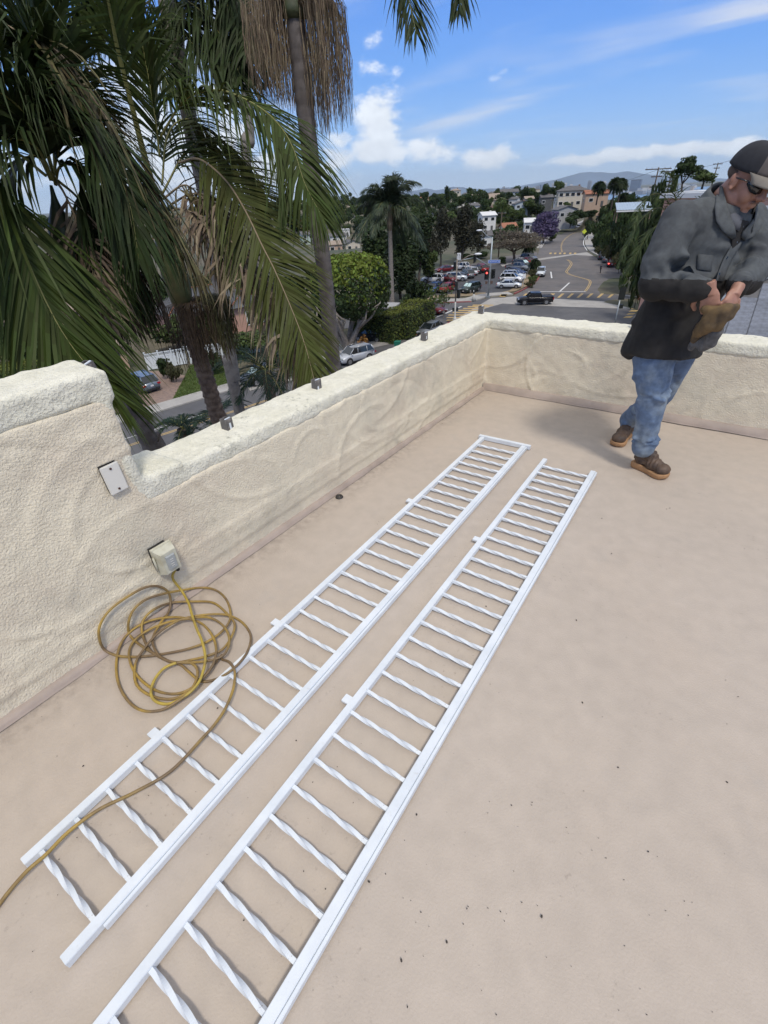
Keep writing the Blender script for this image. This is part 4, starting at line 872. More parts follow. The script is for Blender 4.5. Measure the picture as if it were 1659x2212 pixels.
# ================================================================== BUILDINGS
m_glass = mat('window_glass', (.02, .025, .03), .08, spec=.8, objrand=.3)
m_trimw = mat('white_trim', (.72, .72, .70), .6)
m_rooftar = mat('roof_shingle_grey', (.13, .125, .125), .9, rgb2=(.09, .088, .09), mixscale=1.5, var=.15, vscale=6)
m_rooftile = mat('roof_tile_orange', (.32, .135, .08), .85, rgb2=(.30, .12, .07), mixscale=2, var=.2, vscale=8)
m_rooftan = mat('roof_tan', (.30, .24, .19), .9, var=.15, vscale=4); m_roofw = mat('roof_white', (.62, .62, .61), .7, var=.06, vscale=1)
def wallm(name, rgb): return mat('wall_'+name, rgb, .9, var=.06, vscale=1.3, bump=.004, bscale=14)
WM = dict(white=wallm('white', (.66, .65, .62)), cream=wallm('cream', (.58, .52, .42)), pink=wallm('pink', (.50, .30, .235)), tan=wallm('tan', (.46, .33, .24)), grey=wallm('grey', (.36, .36, .36)), blue=wallm('pale_blue', (.42, .48, .52)), brown=wallm('brown', (.25, .16, .12)), mint=wallm('mint', (.44, .52, .46)), dark=wallm('dark', (.10, .10, .10)), peach=wallm('peach', (.55, .40, .29)))
RM = dict(grey=m_rooftar, tile=m_rooftile, tan=m_rooftan, white=m_roofw)
def house(loc, w, dep, h, wall, roof='grey', kind='gable', face=0.0, storeys=1, label=None, group=None, rh=None, win=None, base=3.0, name='house', door=True):
    """face: bearing (radians) that the front looks towards, w along the front"""
    e = empty(name, loc, face, label=label, cat='house', group=group); wm = WM[wall]; rm = RM[roof]
    MB().box((0, 0, (h-base)/2), (w, dep, h+base)).build('wall', wm, e)
    rh = rh if rh is not None else (0.22*dep if kind != 'flat' else .35); ov = .45; t = .18
    m = MB(); W2, D2 = w/2+ov, dep/2+ov
    if kind == 'gable':
        m.add([(-W2, -D2, h-.1), (W2, -D2, h-.1), (W2, 0, h+rh), (-W2, 0, h+rh), (-W2, D2, h-.1), (W2, D2, h-.1), (-W2, -D2, h-.1+t), (W2, -D2, h-.1+t), (W2, 0, h+rh+t), (-W2, 0, h+rh+t), (-W2, D2, h-.1+t), (W2, D2, h-.1+t)],
              [(0, 3, 2, 1), (3, 4, 5, 2), (6, 7, 8, 9), (9, 8, 11, 10), (0, 1, 7, 6), (5, 4, 10, 11), (1, 2, 8, 7), (2, 5, 11, 8), (0, 6, 9, 3), (3, 9, 10, 4)])
        g = MB(); g.add([(-w/2, -dep/2, h), (-w/2, dep/2, h), (-w/2, 0, h+rh-.1), (w/2, -dep/2, h), (w/2, dep/2, h), (w/2, 0, h+rh-.1)], [(0, 1, 2), (3, 5, 4)]); g.build('gable_wall', wm, e)
    elif kind == 'gablef':   # gable end to the front
        m.add([(-W2, -D2, h-.1), (-W2, D2, h-.1), (0, D2, h+rh), (0, -D2, h+rh), (W2, -D2, h-.1), (W2, D2, h-.1), (-W2, -D2, h-.1+t), (-W2, D2, h-.1+t), (0, D2, h+rh+t), (0, -D2, h+rh+t), (W2, -D2, h-.1+t), (W2, D2, h-.1+t)],
              [(0, 1, 2, 3), (3, 2, 5, 4), (6, 9, 8, 7), (9, 10, 11, 8), (0, 3, 9, 6), (3, 4, 10, 9), (1, 7, 8, 2), (2, 8, 11, 5), (0, 6, 7, 1), (4, 5, 11, 10)])
        g = MB(); g.add([(-w/2, -dep/2, h), (w/2, -dep/2, h), (0, -dep/2, h+rh-.1), (-w/2, dep/2, h), (w/2, dep/2, h), (0, dep/2, h+rh-.1)], [(0, 1, 2), (3, 5, 4)]); g.build('gable_wall', wm, e)
    elif kind == 'hip':
        rl = max(0, w/2-dep/2); m.add([(-W2, -D2, h), (W2, -D2, h), (W2, D2, h), (-W2, D2, h), (-rl, 0, h+rh), (rl, 0, h+rh), (-W2, -D2, h-.2), (W2, -D2, h-.2), (W2, D2, h-.2), (-W2, D2, h-.2)],
              [(0, 1, 5, 4), (1, 2, 5), (2, 3, 4, 5), (3, 0, 4), (6, 7, 1, 0), (7, 8, 2, 1), (8, 9, 3, 2), (9, 6, 0, 3), (9, 8, 7, 6)])
    else:
        m.box((0, 0, h+.15), (w+.5, dep+.5, .3)); m.box((0, 0, h+.33), (w-.4, dep-.4, .08))
    rf = m.build('roof', rm, e)
    if random.random() < .6 and kind != 'flat': MB().box((w*.22, .1, h+rh*.75), (.7, .7, 1.6)).build('chimney', WM['brown'] if wall != 'white' else wm, rf)
    nw = win or max(2, int(w/3.2))
    pm, fm = None, None
    for s in range(storeys):
        zc = h*(s+.55)/storeys
        for k in range(nw):
            for (sy, off) in ((-1, 0), (1, 0)):
                x = -w/2+(k+.5)*w/nw+random.uniform(-.2, .2)
                if s == 0 and k == nw//2 and sy == -1 and door: 
                    f = MB().box((x, -dep/2-.03, 1.05), (1.0, .08, 2.1)).build('door', WM['dark'], e); continue
                ww, hh = (1.5, 1.15)
                f = MB().box((x, sy*(dep/2+.02), zc), (ww+.24, .08, hh+.24)).build('window_frame', m_trimw, e); MB().box((x, sy*(dep/2+.07), zc), (ww, .03, hh)).build('pane', m_glass, f)
        for k in range(max(1, int(dep/4))):
            for sx in (-1, 1):
                y = -dep/2+(k+.5)*dep/max(1, int(dep/4)); f = MB().box((sx*(w/2+.02), y, zc), (.08, 1.5, 1.3)).build('window_frame', m_trimw, e); MB().box((sx*(w/2+.07), y, zc), (.03, 1.3, 1.1)).build('pane', m_glass, f)
    return e
def face_cam(p, off=0.0): return math.atan2(-p.y, -p.x)+math.pi/2+off      # local -y turns to the viewer
def hh(u, vb, d, wpx, h, wall, roof, kind, storeys=1, off=.3, label=None, dep=None, **k):
    p = atd(u, vb, d); depth = -(RX[:, 2] @ (np.array(p)-np.array([0, 0, CAM_H]))); w = wpx*depth/FPX
    return house(p, w, dep or max(5.5, w*.62), h, wall, roof, kind, face_cam(p, off), storeys, label, **k)
hh(736, 449, 585, 25, 6, 'white', 'grey', 'flat', 2, .2, 'white two-storey block house on the skyline right of the tall palm trunk')
hh(765, 447, 600, 28, 4, 'grey', 'white', 'gable', 1, -.2, 'long pale low house on the skyline below the thin fan palm')
hh(745, 460, 480, 26, 4, 'pink', 'tan', 'hip', 1, .3, 'pinkish house with tan hip roof just under the skyline')
hh(783, 463, 450, 30, 3.5, 'dark', 'grey', 'flat', 1, .1, 'dark flat modern house on the upper hillside')
hh(757, 482, 380, 34, 3.6, 'cream', 'grey', 'hip', 1, .25, 'cream house under a wide grey hip roof in the middle of the hill')
hh(750, 499, 380, 10, 5.5, 'white', 'grey', 'flat', 2, 0, 'narrow white house beside the dark round tree on the hill')
hh(728, 527, 280, 36, 3.6, 'white', 'grey', 'gable', 1, .35, 'grey-roofed house with a white porch right of the palm trunk')
hh(744, 511, 320, 22, 3.5, 'white', 'white', 'flat', 1, .1, 'white flat house above the grey-roofed porch house')
hh(757, 544, 240, 34, 3.4, 'cream', 'grey', 'gablef', 1, .5, 'cream gable house just above the clipped lime green tree')
hh(724, 546, 230, 30, 3.2, 'tan', 'tan', 'gable', 1, .1, 'low tan roofed house behind the top of the lime green tree')
hh(665, 528, 280, 26, 4.5, 'mint', 'grey', 'gable', 2, .2, 'mint green house seen left of the tall grey palm trunk')
hh(618, 481, 400, 34, 5, 'grey', 'tan', 'hip', 1, .2, 'grey hillside house with tan roof seen through the palm fronds')
hh(640, 500, 340, 24, 4.5, 'peach', 'tile', 'gable', 1, -.3, 'peach house with orange roof between the palm fronds')
hh(916, 438, 545, 20, 4, 'peach', 'tile', 'hip', 1, .1, 'orange roofed house on the skyline right of the queen palm')
hh(983, 433, 480, 20, 7, 'cream', 'tan', 'hip', 2, .2, 'cream two-storey house on the skyline beside the cypress')
hh(1000, 449, 400, 24, 3.2, 'white', 'white', 'flat', 1, .2, 'white flat roofed house below the cypress')
hh(1046, 441, 400, 60, 3.2, 'cream', 'tan', 'gable', 1, .1, 'very long low cream house under the skyline')
hh(932, 487, 300, 9, 5.0, 'white', 'grey', 'gablef', 1, 0, 'tiny white gable house among the dark trees', door=False)
hh(1069, 464, 330, 22, 4.5, 'pink', 'tan', 'flat', 1, .1, 'flat roofed pink house right of the wooden utility pole')
hh(1050, 499, 250, 30, 6, 'white', 'white', 'gable', 2, .4, 'stepped white two-storey house behind the dark trees')
hh(1047, 540, 190, 20, 4.5, 'white', 'grey', 'gable', 1, .2, 'white house low behind the street lamp')
hh(1097, 433, 420, 38, 5, 'blue', 'grey', 'gable', 2, .2, 'pale blue house in the row on the ridge')
hh(1146, 426, 480, 34, 5, 'cream', 'tan', 'flat', 1, .1, 'cream house on the ridge in front of the city towers')
hh(1122, 465, 300, 30, 5, 'blue', 'grey', 'gablef', 2, .3, 'pale blue gable-front house right of the pink flat one')
hh(1231, 448, 260, 58, 6.2, 'cream', 'grey', 'hip', 2, .15, 'large cream two-storey house with grey hip roof above the road', win=5)
hh(1282, 447, 250, 46, 4.6, 'tan', 'tile', 'gable', 1, .25, 'tan house with a broad orange tiled roof beside the fan palms')
hh(1216, 476, 240, 44, 3.8, 'grey', 'grey', 'gablef', 1, .5, 'grey house with white bay window beside the climbing road')
hh(1177, 447, 330, 24, 4.5, 'dark', 'grey', 'gable', 1, .2, 'dark brown house left of the large cream house')
hh(1095, 513, 200, 28, 3.2, 'cream', 'tile', 'gable', 1, .3, 'low house with dull red roof behind the bare spreading tree')
hh(1141, 501, 215, 20, 3.2, 'white', 'white', 'gable', 1, .1, 'small white house left of the purple jacaranda')
hh(1205, 448, 300, 16, 4.0, 'white', 'grey', 'flat', 1, .2, 'small white garage left of the large cream house', door=False)
for i, (u, v, d, w_, c_, r_, k_) in enumerate(((800, 446, 620, 20, 'cream', 'tan', 'hip'), (828, 447, 620, 22, 'grey', 'grey', 'gable'), (862, 442, 600, 18, 'white', 'grey', 'gable'), (815, 470, 480, 18, 'white', 'tan', 'gable'), (890, 440, 580, 20, 'cream', 'grey', 'hip'), (945, 436, 560, 16, 'white', 'tan', 'gable'), (1012, 431, 520, 20, 'cream', 'grey', 'gable'), (1032, 430, 520, 16, 'white', 'white', 'flat'), (1062, 429, 520, 18, 'grey', 'grey', 'hip'), (1020, 462, 330, 22, 'white', 'grey', 'gable'), (1080, 447, 380, 22, 'cream', 'tan', 'hip'), (1110, 446, 380, 18, 'white', 'grey', 'gable'), (1140, 446, 360, 18, 'grey', 'tan', 'gable'), (700, 448, 600, 20, 'white', 'tan', 'gable'), (690, 470, 450, 18, 'cream', 'tile', 'hip'), (655, 452, 600, 22, 'peach', 'tan', 'gable'), (590, 462, 560, 24, 'white', 'grey', 'gable'), (560, 480, 480, 24, 'cream', 'tan', 'hip'), (530, 500, 420, 26, 'white', 'grey', 'gable'), (500, 470, 560, 20, 'white', 'tile', 'gable'), (440, 500, 420, 26, 'white', 'tan', 'hip'), (400, 520, 380, 28, 'cream', 'grey', 'gable'), (300, 510, 400, 30, 'white', 'grey', 'hip'), (330, 540, 340, 30, 'peach', 'tan', 'gable'), (240, 500, 450, 30, 'white', 'tile', 'gable'), (265, 545, 330, 34, 'cream', 'tan', 'hip'), (200, 520, 400, 30, 'grey', 'grey', 'gable'), (150, 545, 350, 32, 'white', 'grey', 'gable'), (60, 560, 330, 36, 'cream', 'tan', 'hip'), (20, 520, 420, 34, 'white', 'tile', 'gable'), (380, 560, 280, 34, 'white', 'grey', 'gable'), (430, 545, 320, 30, 'blue', 'grey', 'hip'), (310, 585, 260, 36, 'cream', 'tan', 'gable'))):
    hh(u, v, d, w_, 4.0, c_, r_, k_, 1, random.uniform(-.5, .6), ({'white': 'white', 'cream': 'cream', 'peach': 'peach', 'grey': 'grey', 'blue': 'pale blue'}[c_]+' far hillside house with '+{'tile': 'orange', 'tan': 'tan', 'grey': 'grey', 'white': 'white'}[r_]+' roof '+('at the far left behind the fronds' if u < 250 else 'seen between the leaning palms' if u < 480 else 'seen left of the tall grey trunk' if u < 670 else 'right of the tall grey trunk' if u < 840 else 'between the queen palm and the cypress' if u < 960 else 'right of the cypress')), group='small far-off hillside houses')
# ---- houses across the street
# peach two-storey house with garage, left
gB = atd(268, 838, 56)
def world_house(x, y, w, dep, h, wall, roof, kind, rz, st, label, **k): return house((x, y, ZS), w, dep, h, wall, roof, kind, rz, st, label, **k)
# its front faces +x, towards the street
p1_ = onz(322, 742, ZS+3.0)
hs = empty('house', (-60.5, 22.5, ZS), R_(90-10.8), label='peach stucco two-storey house with white garage door behind the grey-blue car', cat='house')
MB().box((0, 4, 3.2), (11, 8, 6.6)).build('wall', WM['peach'], hs); MB().box((-.3, -1.6, 1.5), (12.4, 4.2, 3.0)).build('garage_wall', WM['tan'], hs)
m = MB(); m.add([(-6, -.5, 6.4), (6, -.5, 6.4), (6, 8.5, 6.4), (-6, 8.5, 6.4), (-2, 4, 8.6), (2, 4, 8.6)], [(0, 1, 5, 4), (1, 2, 5), (2, 3, 4, 5), (3, 0, 4), (3, 2, 1, 0)]); m.build('roof', m_rooftan, hs)
m = MB(); m.add([(-6.9, -4.3, 2.9), (6.3, -4.3, 2.9), (6.3, .1, 3.9), (-6.9, .1, 3.9), (-6.9, -4.3, 2.75), (6.3, -4.3, 2.75), (6.3, .1, 3.0), (-6.9, .1, 3.0)], [(0, 1, 2, 3), (4, 5, 1, 0), (5, 6, 2, 1), (7, 4, 0, 3), (7, 6, 5, 4)]); m.build('garage_roof', m_rooftan, hs)
g = MB().box((-2.0, -3.73, 1.2), (7.0, .08, 2.3)).build('garage_door', mat('garage_white', (.62, .66, .68), .6), hs)
for k in range(4): MB().box((-2.0, -3.79, .35+k*.57), (6.8, .03, .50)).build('door_panel', mat('garage_white', (.62, .66, .68), .6), g)
for (x, z) in ((3.6, 4.9), (-2.5, 4.9)):
    f = MB().box((x, -.03, z), (1.9, .1, 1.3)).build('window_frame', m_trimw, hs); MB().box((x, -.09, z), (1.6, .04, 1.0)).build('pane', m_glass, f)
f = MB().box((5.53, 2.0, 4.6), (.1, 1.9, 1.3)).build('window_frame', m_trimw, hs); MB().box((5.59, 2.0, 4.6), (.04, 1.6, 1.0)).build('pane', m_glass, f)
# pink house at the far left with solar panels
hl = empty('house', (-62, 3, ZS), R_(90-10.8), label='pink house with solar panels at the left edge behind the hedge', cat='house')
MB().box((0, 4, 2.2), (15, 9, 4.8)).build('wall', WM['pink'], hl)
m = MB(); m.add([(-8, -1, 4.5), (8, -1, 4.5), (8, 9, 4.5), (-8, 9, 4.5), (-3, 4, 6.6), (3, 4, 6.6)], [(0, 1, 5, 4), (1, 2, 5), (2, 3, 4, 5), (3, 0, 4), (3, 2, 1, 0)]); rf = m.build('roof', m_rooftan, hl)
for k in range(4):
    sp_ = MB().box((-3+k*1.9, 1.3, 5.65), (1.7, 2.6, .08), mtx=Matrix.Rotation(.40, 3, 'X')).build('solar_panel', mat('solar_panel', (.10, .13, .20), .2, spec=.8), rf)
for x in (-4, 0, 4.5): f = MB().box((x, -.53, 2.6), (1.9, .1, 1.4)).build('window_frame', m_trimw, hl); MB().box((x, -.59, 2.6), (1.6, .04, 1.1)).build('pane', m_glass, f)
# pink bungalow with dark roof in the middle
h2 = empty('house', (-60.5, 45.5, ZS), R_(90-10.8), label='pink bungalow with dark grey hip roof edged in orange tiles', cat='house')
MB().box((0, 5, 1.7), (15, 10, 3.6)).build('wall', WM['pink'], h2); MB().box((3.6, -1.0, 1.6), (7, 3, 3.4)).build('wing_wall', WM['pink'], h2)
m = MB(); m.add([(-8.2, -1, 3.4), (8.2, -1, 3.4), (8.2, 10.8, 3.4), (-8.2, 10.8, 3.4), (-2.6, 5, 5.6), (2.6, 5, 5.6)], [(0, 1, 5, 4), (1, 2, 5), (2, 3, 4, 5), (3, 0, 4), (3, 2, 1, 0)]); rf = m.build('roof', mat('roof_dark', (.075, .078, .085), .85, var=.15, vscale=5), h2)
m = MB(); m.add([(-.5, -3.1, 3.35), (7.7, -3.1, 3.35), (7.7, 2, 3.35), (-.5, 2, 3.35), (3.6, 0, 4.7), (3.6, 3.6, 4.7)], [(0, 1, 4), (1, 2, 5, 4), (3, 0, 4, 5), (3, 2, 1, 0)]); m.build('wing_roof', MATS['roof_dark'], h2)
for (a, b) in (((8.2, -1, 3.45), (2.6, 5, 5.65)), ((-8.2, -1, 3.45), (-2.6, 5, 5.65)), ((-.5, -3.1, 3.4), (3.6, 0, 4.75)), ((7.7, -3.1, 3.4), (3.6, 0, 4.75)), ((-2.6, 5, 5.65), (2.6, 5, 5.65))):
    A, B = Vector(a), Vector(b); nT = int((B-A).length/.42)
    for k in range(nT):
        p = A.lerp(B, (k+.5)/nT); q = A.lerp(B, (k+1.1)/nT); t_ = MB().tube([p, q], [.13, .10], 6).build('ridge_tile', m_rooftile, rf)
for (x, y, w_) in ((3.6, -2.53, 2.6), (-4, -.03, 2.0)): f = MB().box((x, y, 1.7), (w_+.3, .1, 1.9)).build('window_frame', m_trimw, h2); MB().box((x, y-.06, 1.7), (w_, .04, 1.6)).build('pane', m_glass, f); MB().box((x, y-.09, 1.7), (.1, .05, 1.6)).build('mullion', WM['dark'], f)
# small white canopy behind the hedge corner
cn = empty('garden_pavilion', G(826, 700), .3, label='small pale flat roofed porch on white posts behind the clipped hedge', cat='porch')
MB().box((0, 0, 2.55), (4.6, 3.4, .18)).build('roof', WM['grey'], cn)
for x in (-2, 2):
    for y in (-1.5, 1.5): MB().box((x, y, 1.2), (.14, .14, 2.6)).build('post', m_trimw, cn)
MB().box((0, 1.62, 1.1), (4.2, .1, 2.2)).build('back_wall', WM['grey'], cn)
# pink flat house on the right, behind the man
q1, q2 = atd(1432, 447, 44), atd(1700, 430, 38)
ph = empty('house', (q1.x, q1.y, 0), math.atan2(q2.y-q1.y, q2.x-q1.x), label='salmon pink flat roofed house with white parapet behind the man', cat='house')
ztp = atd(1432, 427, 44).z
MB().box((11, 5, ztp/2-7), (22, 10, ztp+14)).build('wall', WM['pink'], ph); MB().box((11, 5, ztp+.1), (22.5, 10.5, .28)).build('parapet', m_trimw, ph); MB().box((11, 5, ztp+.28), (21.4, 9.4, .1)).build('roof', m_roofw, ph)
f = MB().box((2.3, -.03, ztp-1.7), (1.7, .1, 1.1)).build('window_frame', WM['brown'], ph); MB().box((2.3, -.09, ztp-1.7), (1.4, .04, .85)).build('pane', m_glass, f)
MB().box((1.8, -.05, ztp-.8), (.7, .04, .22)).build('vent', WM['brown'], ph)
for (x, y, w_, h_) in ((4, 5, 1.0, .9), (7, 6, 2.6, 1.2), (9.5, 4, .8, .6)): MB().box((x, y, ztp+.3+h_/2), (w_, .8, h_)).build('roof_unit', WM['grey'] if w_ > 1 else WM['white'], ph)
MB().tube([(3.2, 3, ztp), (3.2, 3, ztp+1.9)], .05, 6).build('vent_pipe', WM['brown'], ph)
# second pink house further right, lower, with a white roof edge
q3, q4 = atd(1590, 470, 40), atd(1760, 470, 36)
p3_ = empty('house', (q3.x, q3.y, 0), math.atan2(q4.y-q3.y, q4.x-q3.x), label='nearer salmon stucco house wall at the right edge past the man', cat='house')
zt3 = atd(1650, 452, 38.8).z; MB().box((7.5, 3.5, zt3/2-7), (15, 7, zt3+14)).build('wall', WM['pink'], p3_); MB().box((7.5, 3.5, zt3+.08), (15.5, 7.5, .2)).build('parapet', m_trimw, p3_)
for k in range(3): MB().box((4.4+k*.0, -.04, zt3-1.2-k*.25), (.9, .05, .12)).build('louvre_slat', WM['brown'], p3_)
# tiled roof just below, right
zr_ = -2.2
A_ = onz(1582, 655, zr_); B_ = onz(1760, 619, zr_); td_ = (B_-A_).normalized()
rt = empty('tiled_roof_house', (A_.x, A_.y, zr_), 0, label='neighbour house roof of blue-grey tiles just beyond the far parapet', cat='house')
m_tile = mat('tile_blue_grey', (.175, .19, .225), .8, rgb2=(.13, .14, .165), mixscale=6, var=.12, vscale=14, bump=.006, bscale=40, objrand=.12)
slope = math.radians(15); ts = math.tan(slope)
def rz_(y): return -.06+ts*y
MB().box((3.7, -4.4, -6.8), (7.6, 6.0, 7.2)).build('wall', WM['cream'], rt)
E0, E1 = Vector((-.35, 0, 0)), td_*9
MB().add([(-.5, 0, rz_(0)), (-.5, -7, rz_(-7)), (9, -7, rz_(-7)), (E1.x, E1.y, rz_(E1.y))], [(0, 1, 2, 3)]).build('roof_board', m_rooftar, rt)
nrm_ = Vector((-td_.y, td_.x, 0))
MB().add([(-.5, 0, rz_(0)-.02), (E1.x, E1.y, rz_(E1.y)-.02), (E1.x+nrm_.x*4, E1.y+nrm_.y*4, rz_(E1.y)-1.2), (nrm_.x*4+1.2, nrm_.y*4+1.2, rz_(0)-1.2)], [(0, 1, 2, 3)]).build('rear_roof', mat('felt_roof', (.12, .12, .13), .9, var=.15, vscale=4), rt)
MB().tube([(-.5, 0, rz_(0)+.08), (E1.x, E1.y, rz_(E1.y)+.08)], .075, 8).build('ridge_cap', mat('ridge_pale', (.30, .33, .36), .6), rt)
def tile_mesh():
    m = MB(); w, l_ = .60, .40
    m.box((0, 0, 0), (w-.016, l_+.05, .022))
    for k in range(2): m.box((-w/4+k*w/2, 0, .012), (w/2-.05, l_+.05, .012))
    m.box((0, -l_/2-.005, .012), (w-.016, .03, .016)); return m.mesh('tile', m_tile)
tm = tile_mesh(); cnt_ = 0
for r_i in range(30):
    for c_i in range(15):
        x = -.2+c_i*.60; y = 2.6-r_i*.39
        if (td_.x*y-td_.y*x) > -.12 or cnt_ >= 298 or y < -6.8: continue
        cnt_ += 1; o = link('tile', tm, rt, (x, y, rz_(y)+.045+random.uniform(-.003, .003))); o.rotation_euler = (slope+.05, 0, random.uniform(-.008, .008))
# tilted metal roof on the bank
mr = atd(1368, 452, 85); tr_ = empty('carport', (mr.x, mr.y, mr.z), face_cam(mr, .1), label='pale blue corrugated metal carport roof among shrubs on the bank', cat='carport')
wpm = 60*85*.9/FPX
m = MB(); nC = 26
for k in range(nC+1):
    x = -wpm/2+wpm*k/nC; z = .035*(k % 2)
    m.v += [(x, -2.0, z+.0), (x, 3.0, z+.75)]
m.f += [(k*2, k*2+2, k*2+3, k*2+1) for k in range(nC)]; m.m += [0]*nC; m.sm += [False]*nC
o = m.build('metal_sheet', mat('metal_roof', (.36, .44, .50), .45, .2, var=.1, vscale=3), tr_)
for x in (-wpm/2+.2, wpm/2-.2):
    for y in (-1.7, 2.6): MB().box((x, y, -.7), (.1, .1, 1.5)).build('post', WM['brown'], tr_)
MB().box((0, -2.0, -.12), (wpm, .08, .16)).build('fascia', m_trimw, tr_)

# ================================================================== CARS
m_tyre = mat('tyre', (.02, .02, .021), .8); m_rim = mat('alloy_rim', (.42, .43, .45), .3, .8); m_cglass = mat('car_glass', (.012, .016, .018), .06, spec=.9); m_head = mat('headlamp', (.45, .48, .50), .1, spec=.9); m_tail = mat('tail_lamp', (.30, .012, .015), .2); m_plast = mat('black_plastic', (.02, .02, .022), .6); m_shade = mat('sun_shade', (.50, .66, .66), .4); m_plate2 = mat('number_plate', (.6, .6, .62), .5); m_brakelit = mat('lit_brake_lamp', (.5, .03, .03), .3, emit=(1, .08, .06, 3.0))
def paint(name, rgb): return mat('paint_'+name, rgb, .35, .2, coat=(.6 if sum(rgb) > .3 else .18), spec=(.5 if sum(rgb) > .3 else .25))
PT = dict(silver=paint('silver', (.46, .48, .51)), white=paint('white', (.74, .75, .76)), black=paint('black', (.012, .012, .014)), grey=paint('grey', (.16, .17, .185)), dgrey=paint('dark_grey', (.07, .075, .082)), bluegrey=paint('blue_grey', (.13, .165, .205)), blue=paint('blue', (.02, .07, .22)), navy=paint('navy', (.03, .05, .13)), red=paint('red', (.25, .02, .022)), dred=paint('dark_red', (.13, .014, .02)), lsilver=paint('light_silver', (.56, .60, .63)), lblue=paint('light_blue', (.14, .26, .42)), green=paint('dark_green', (.035, .05, .045)))
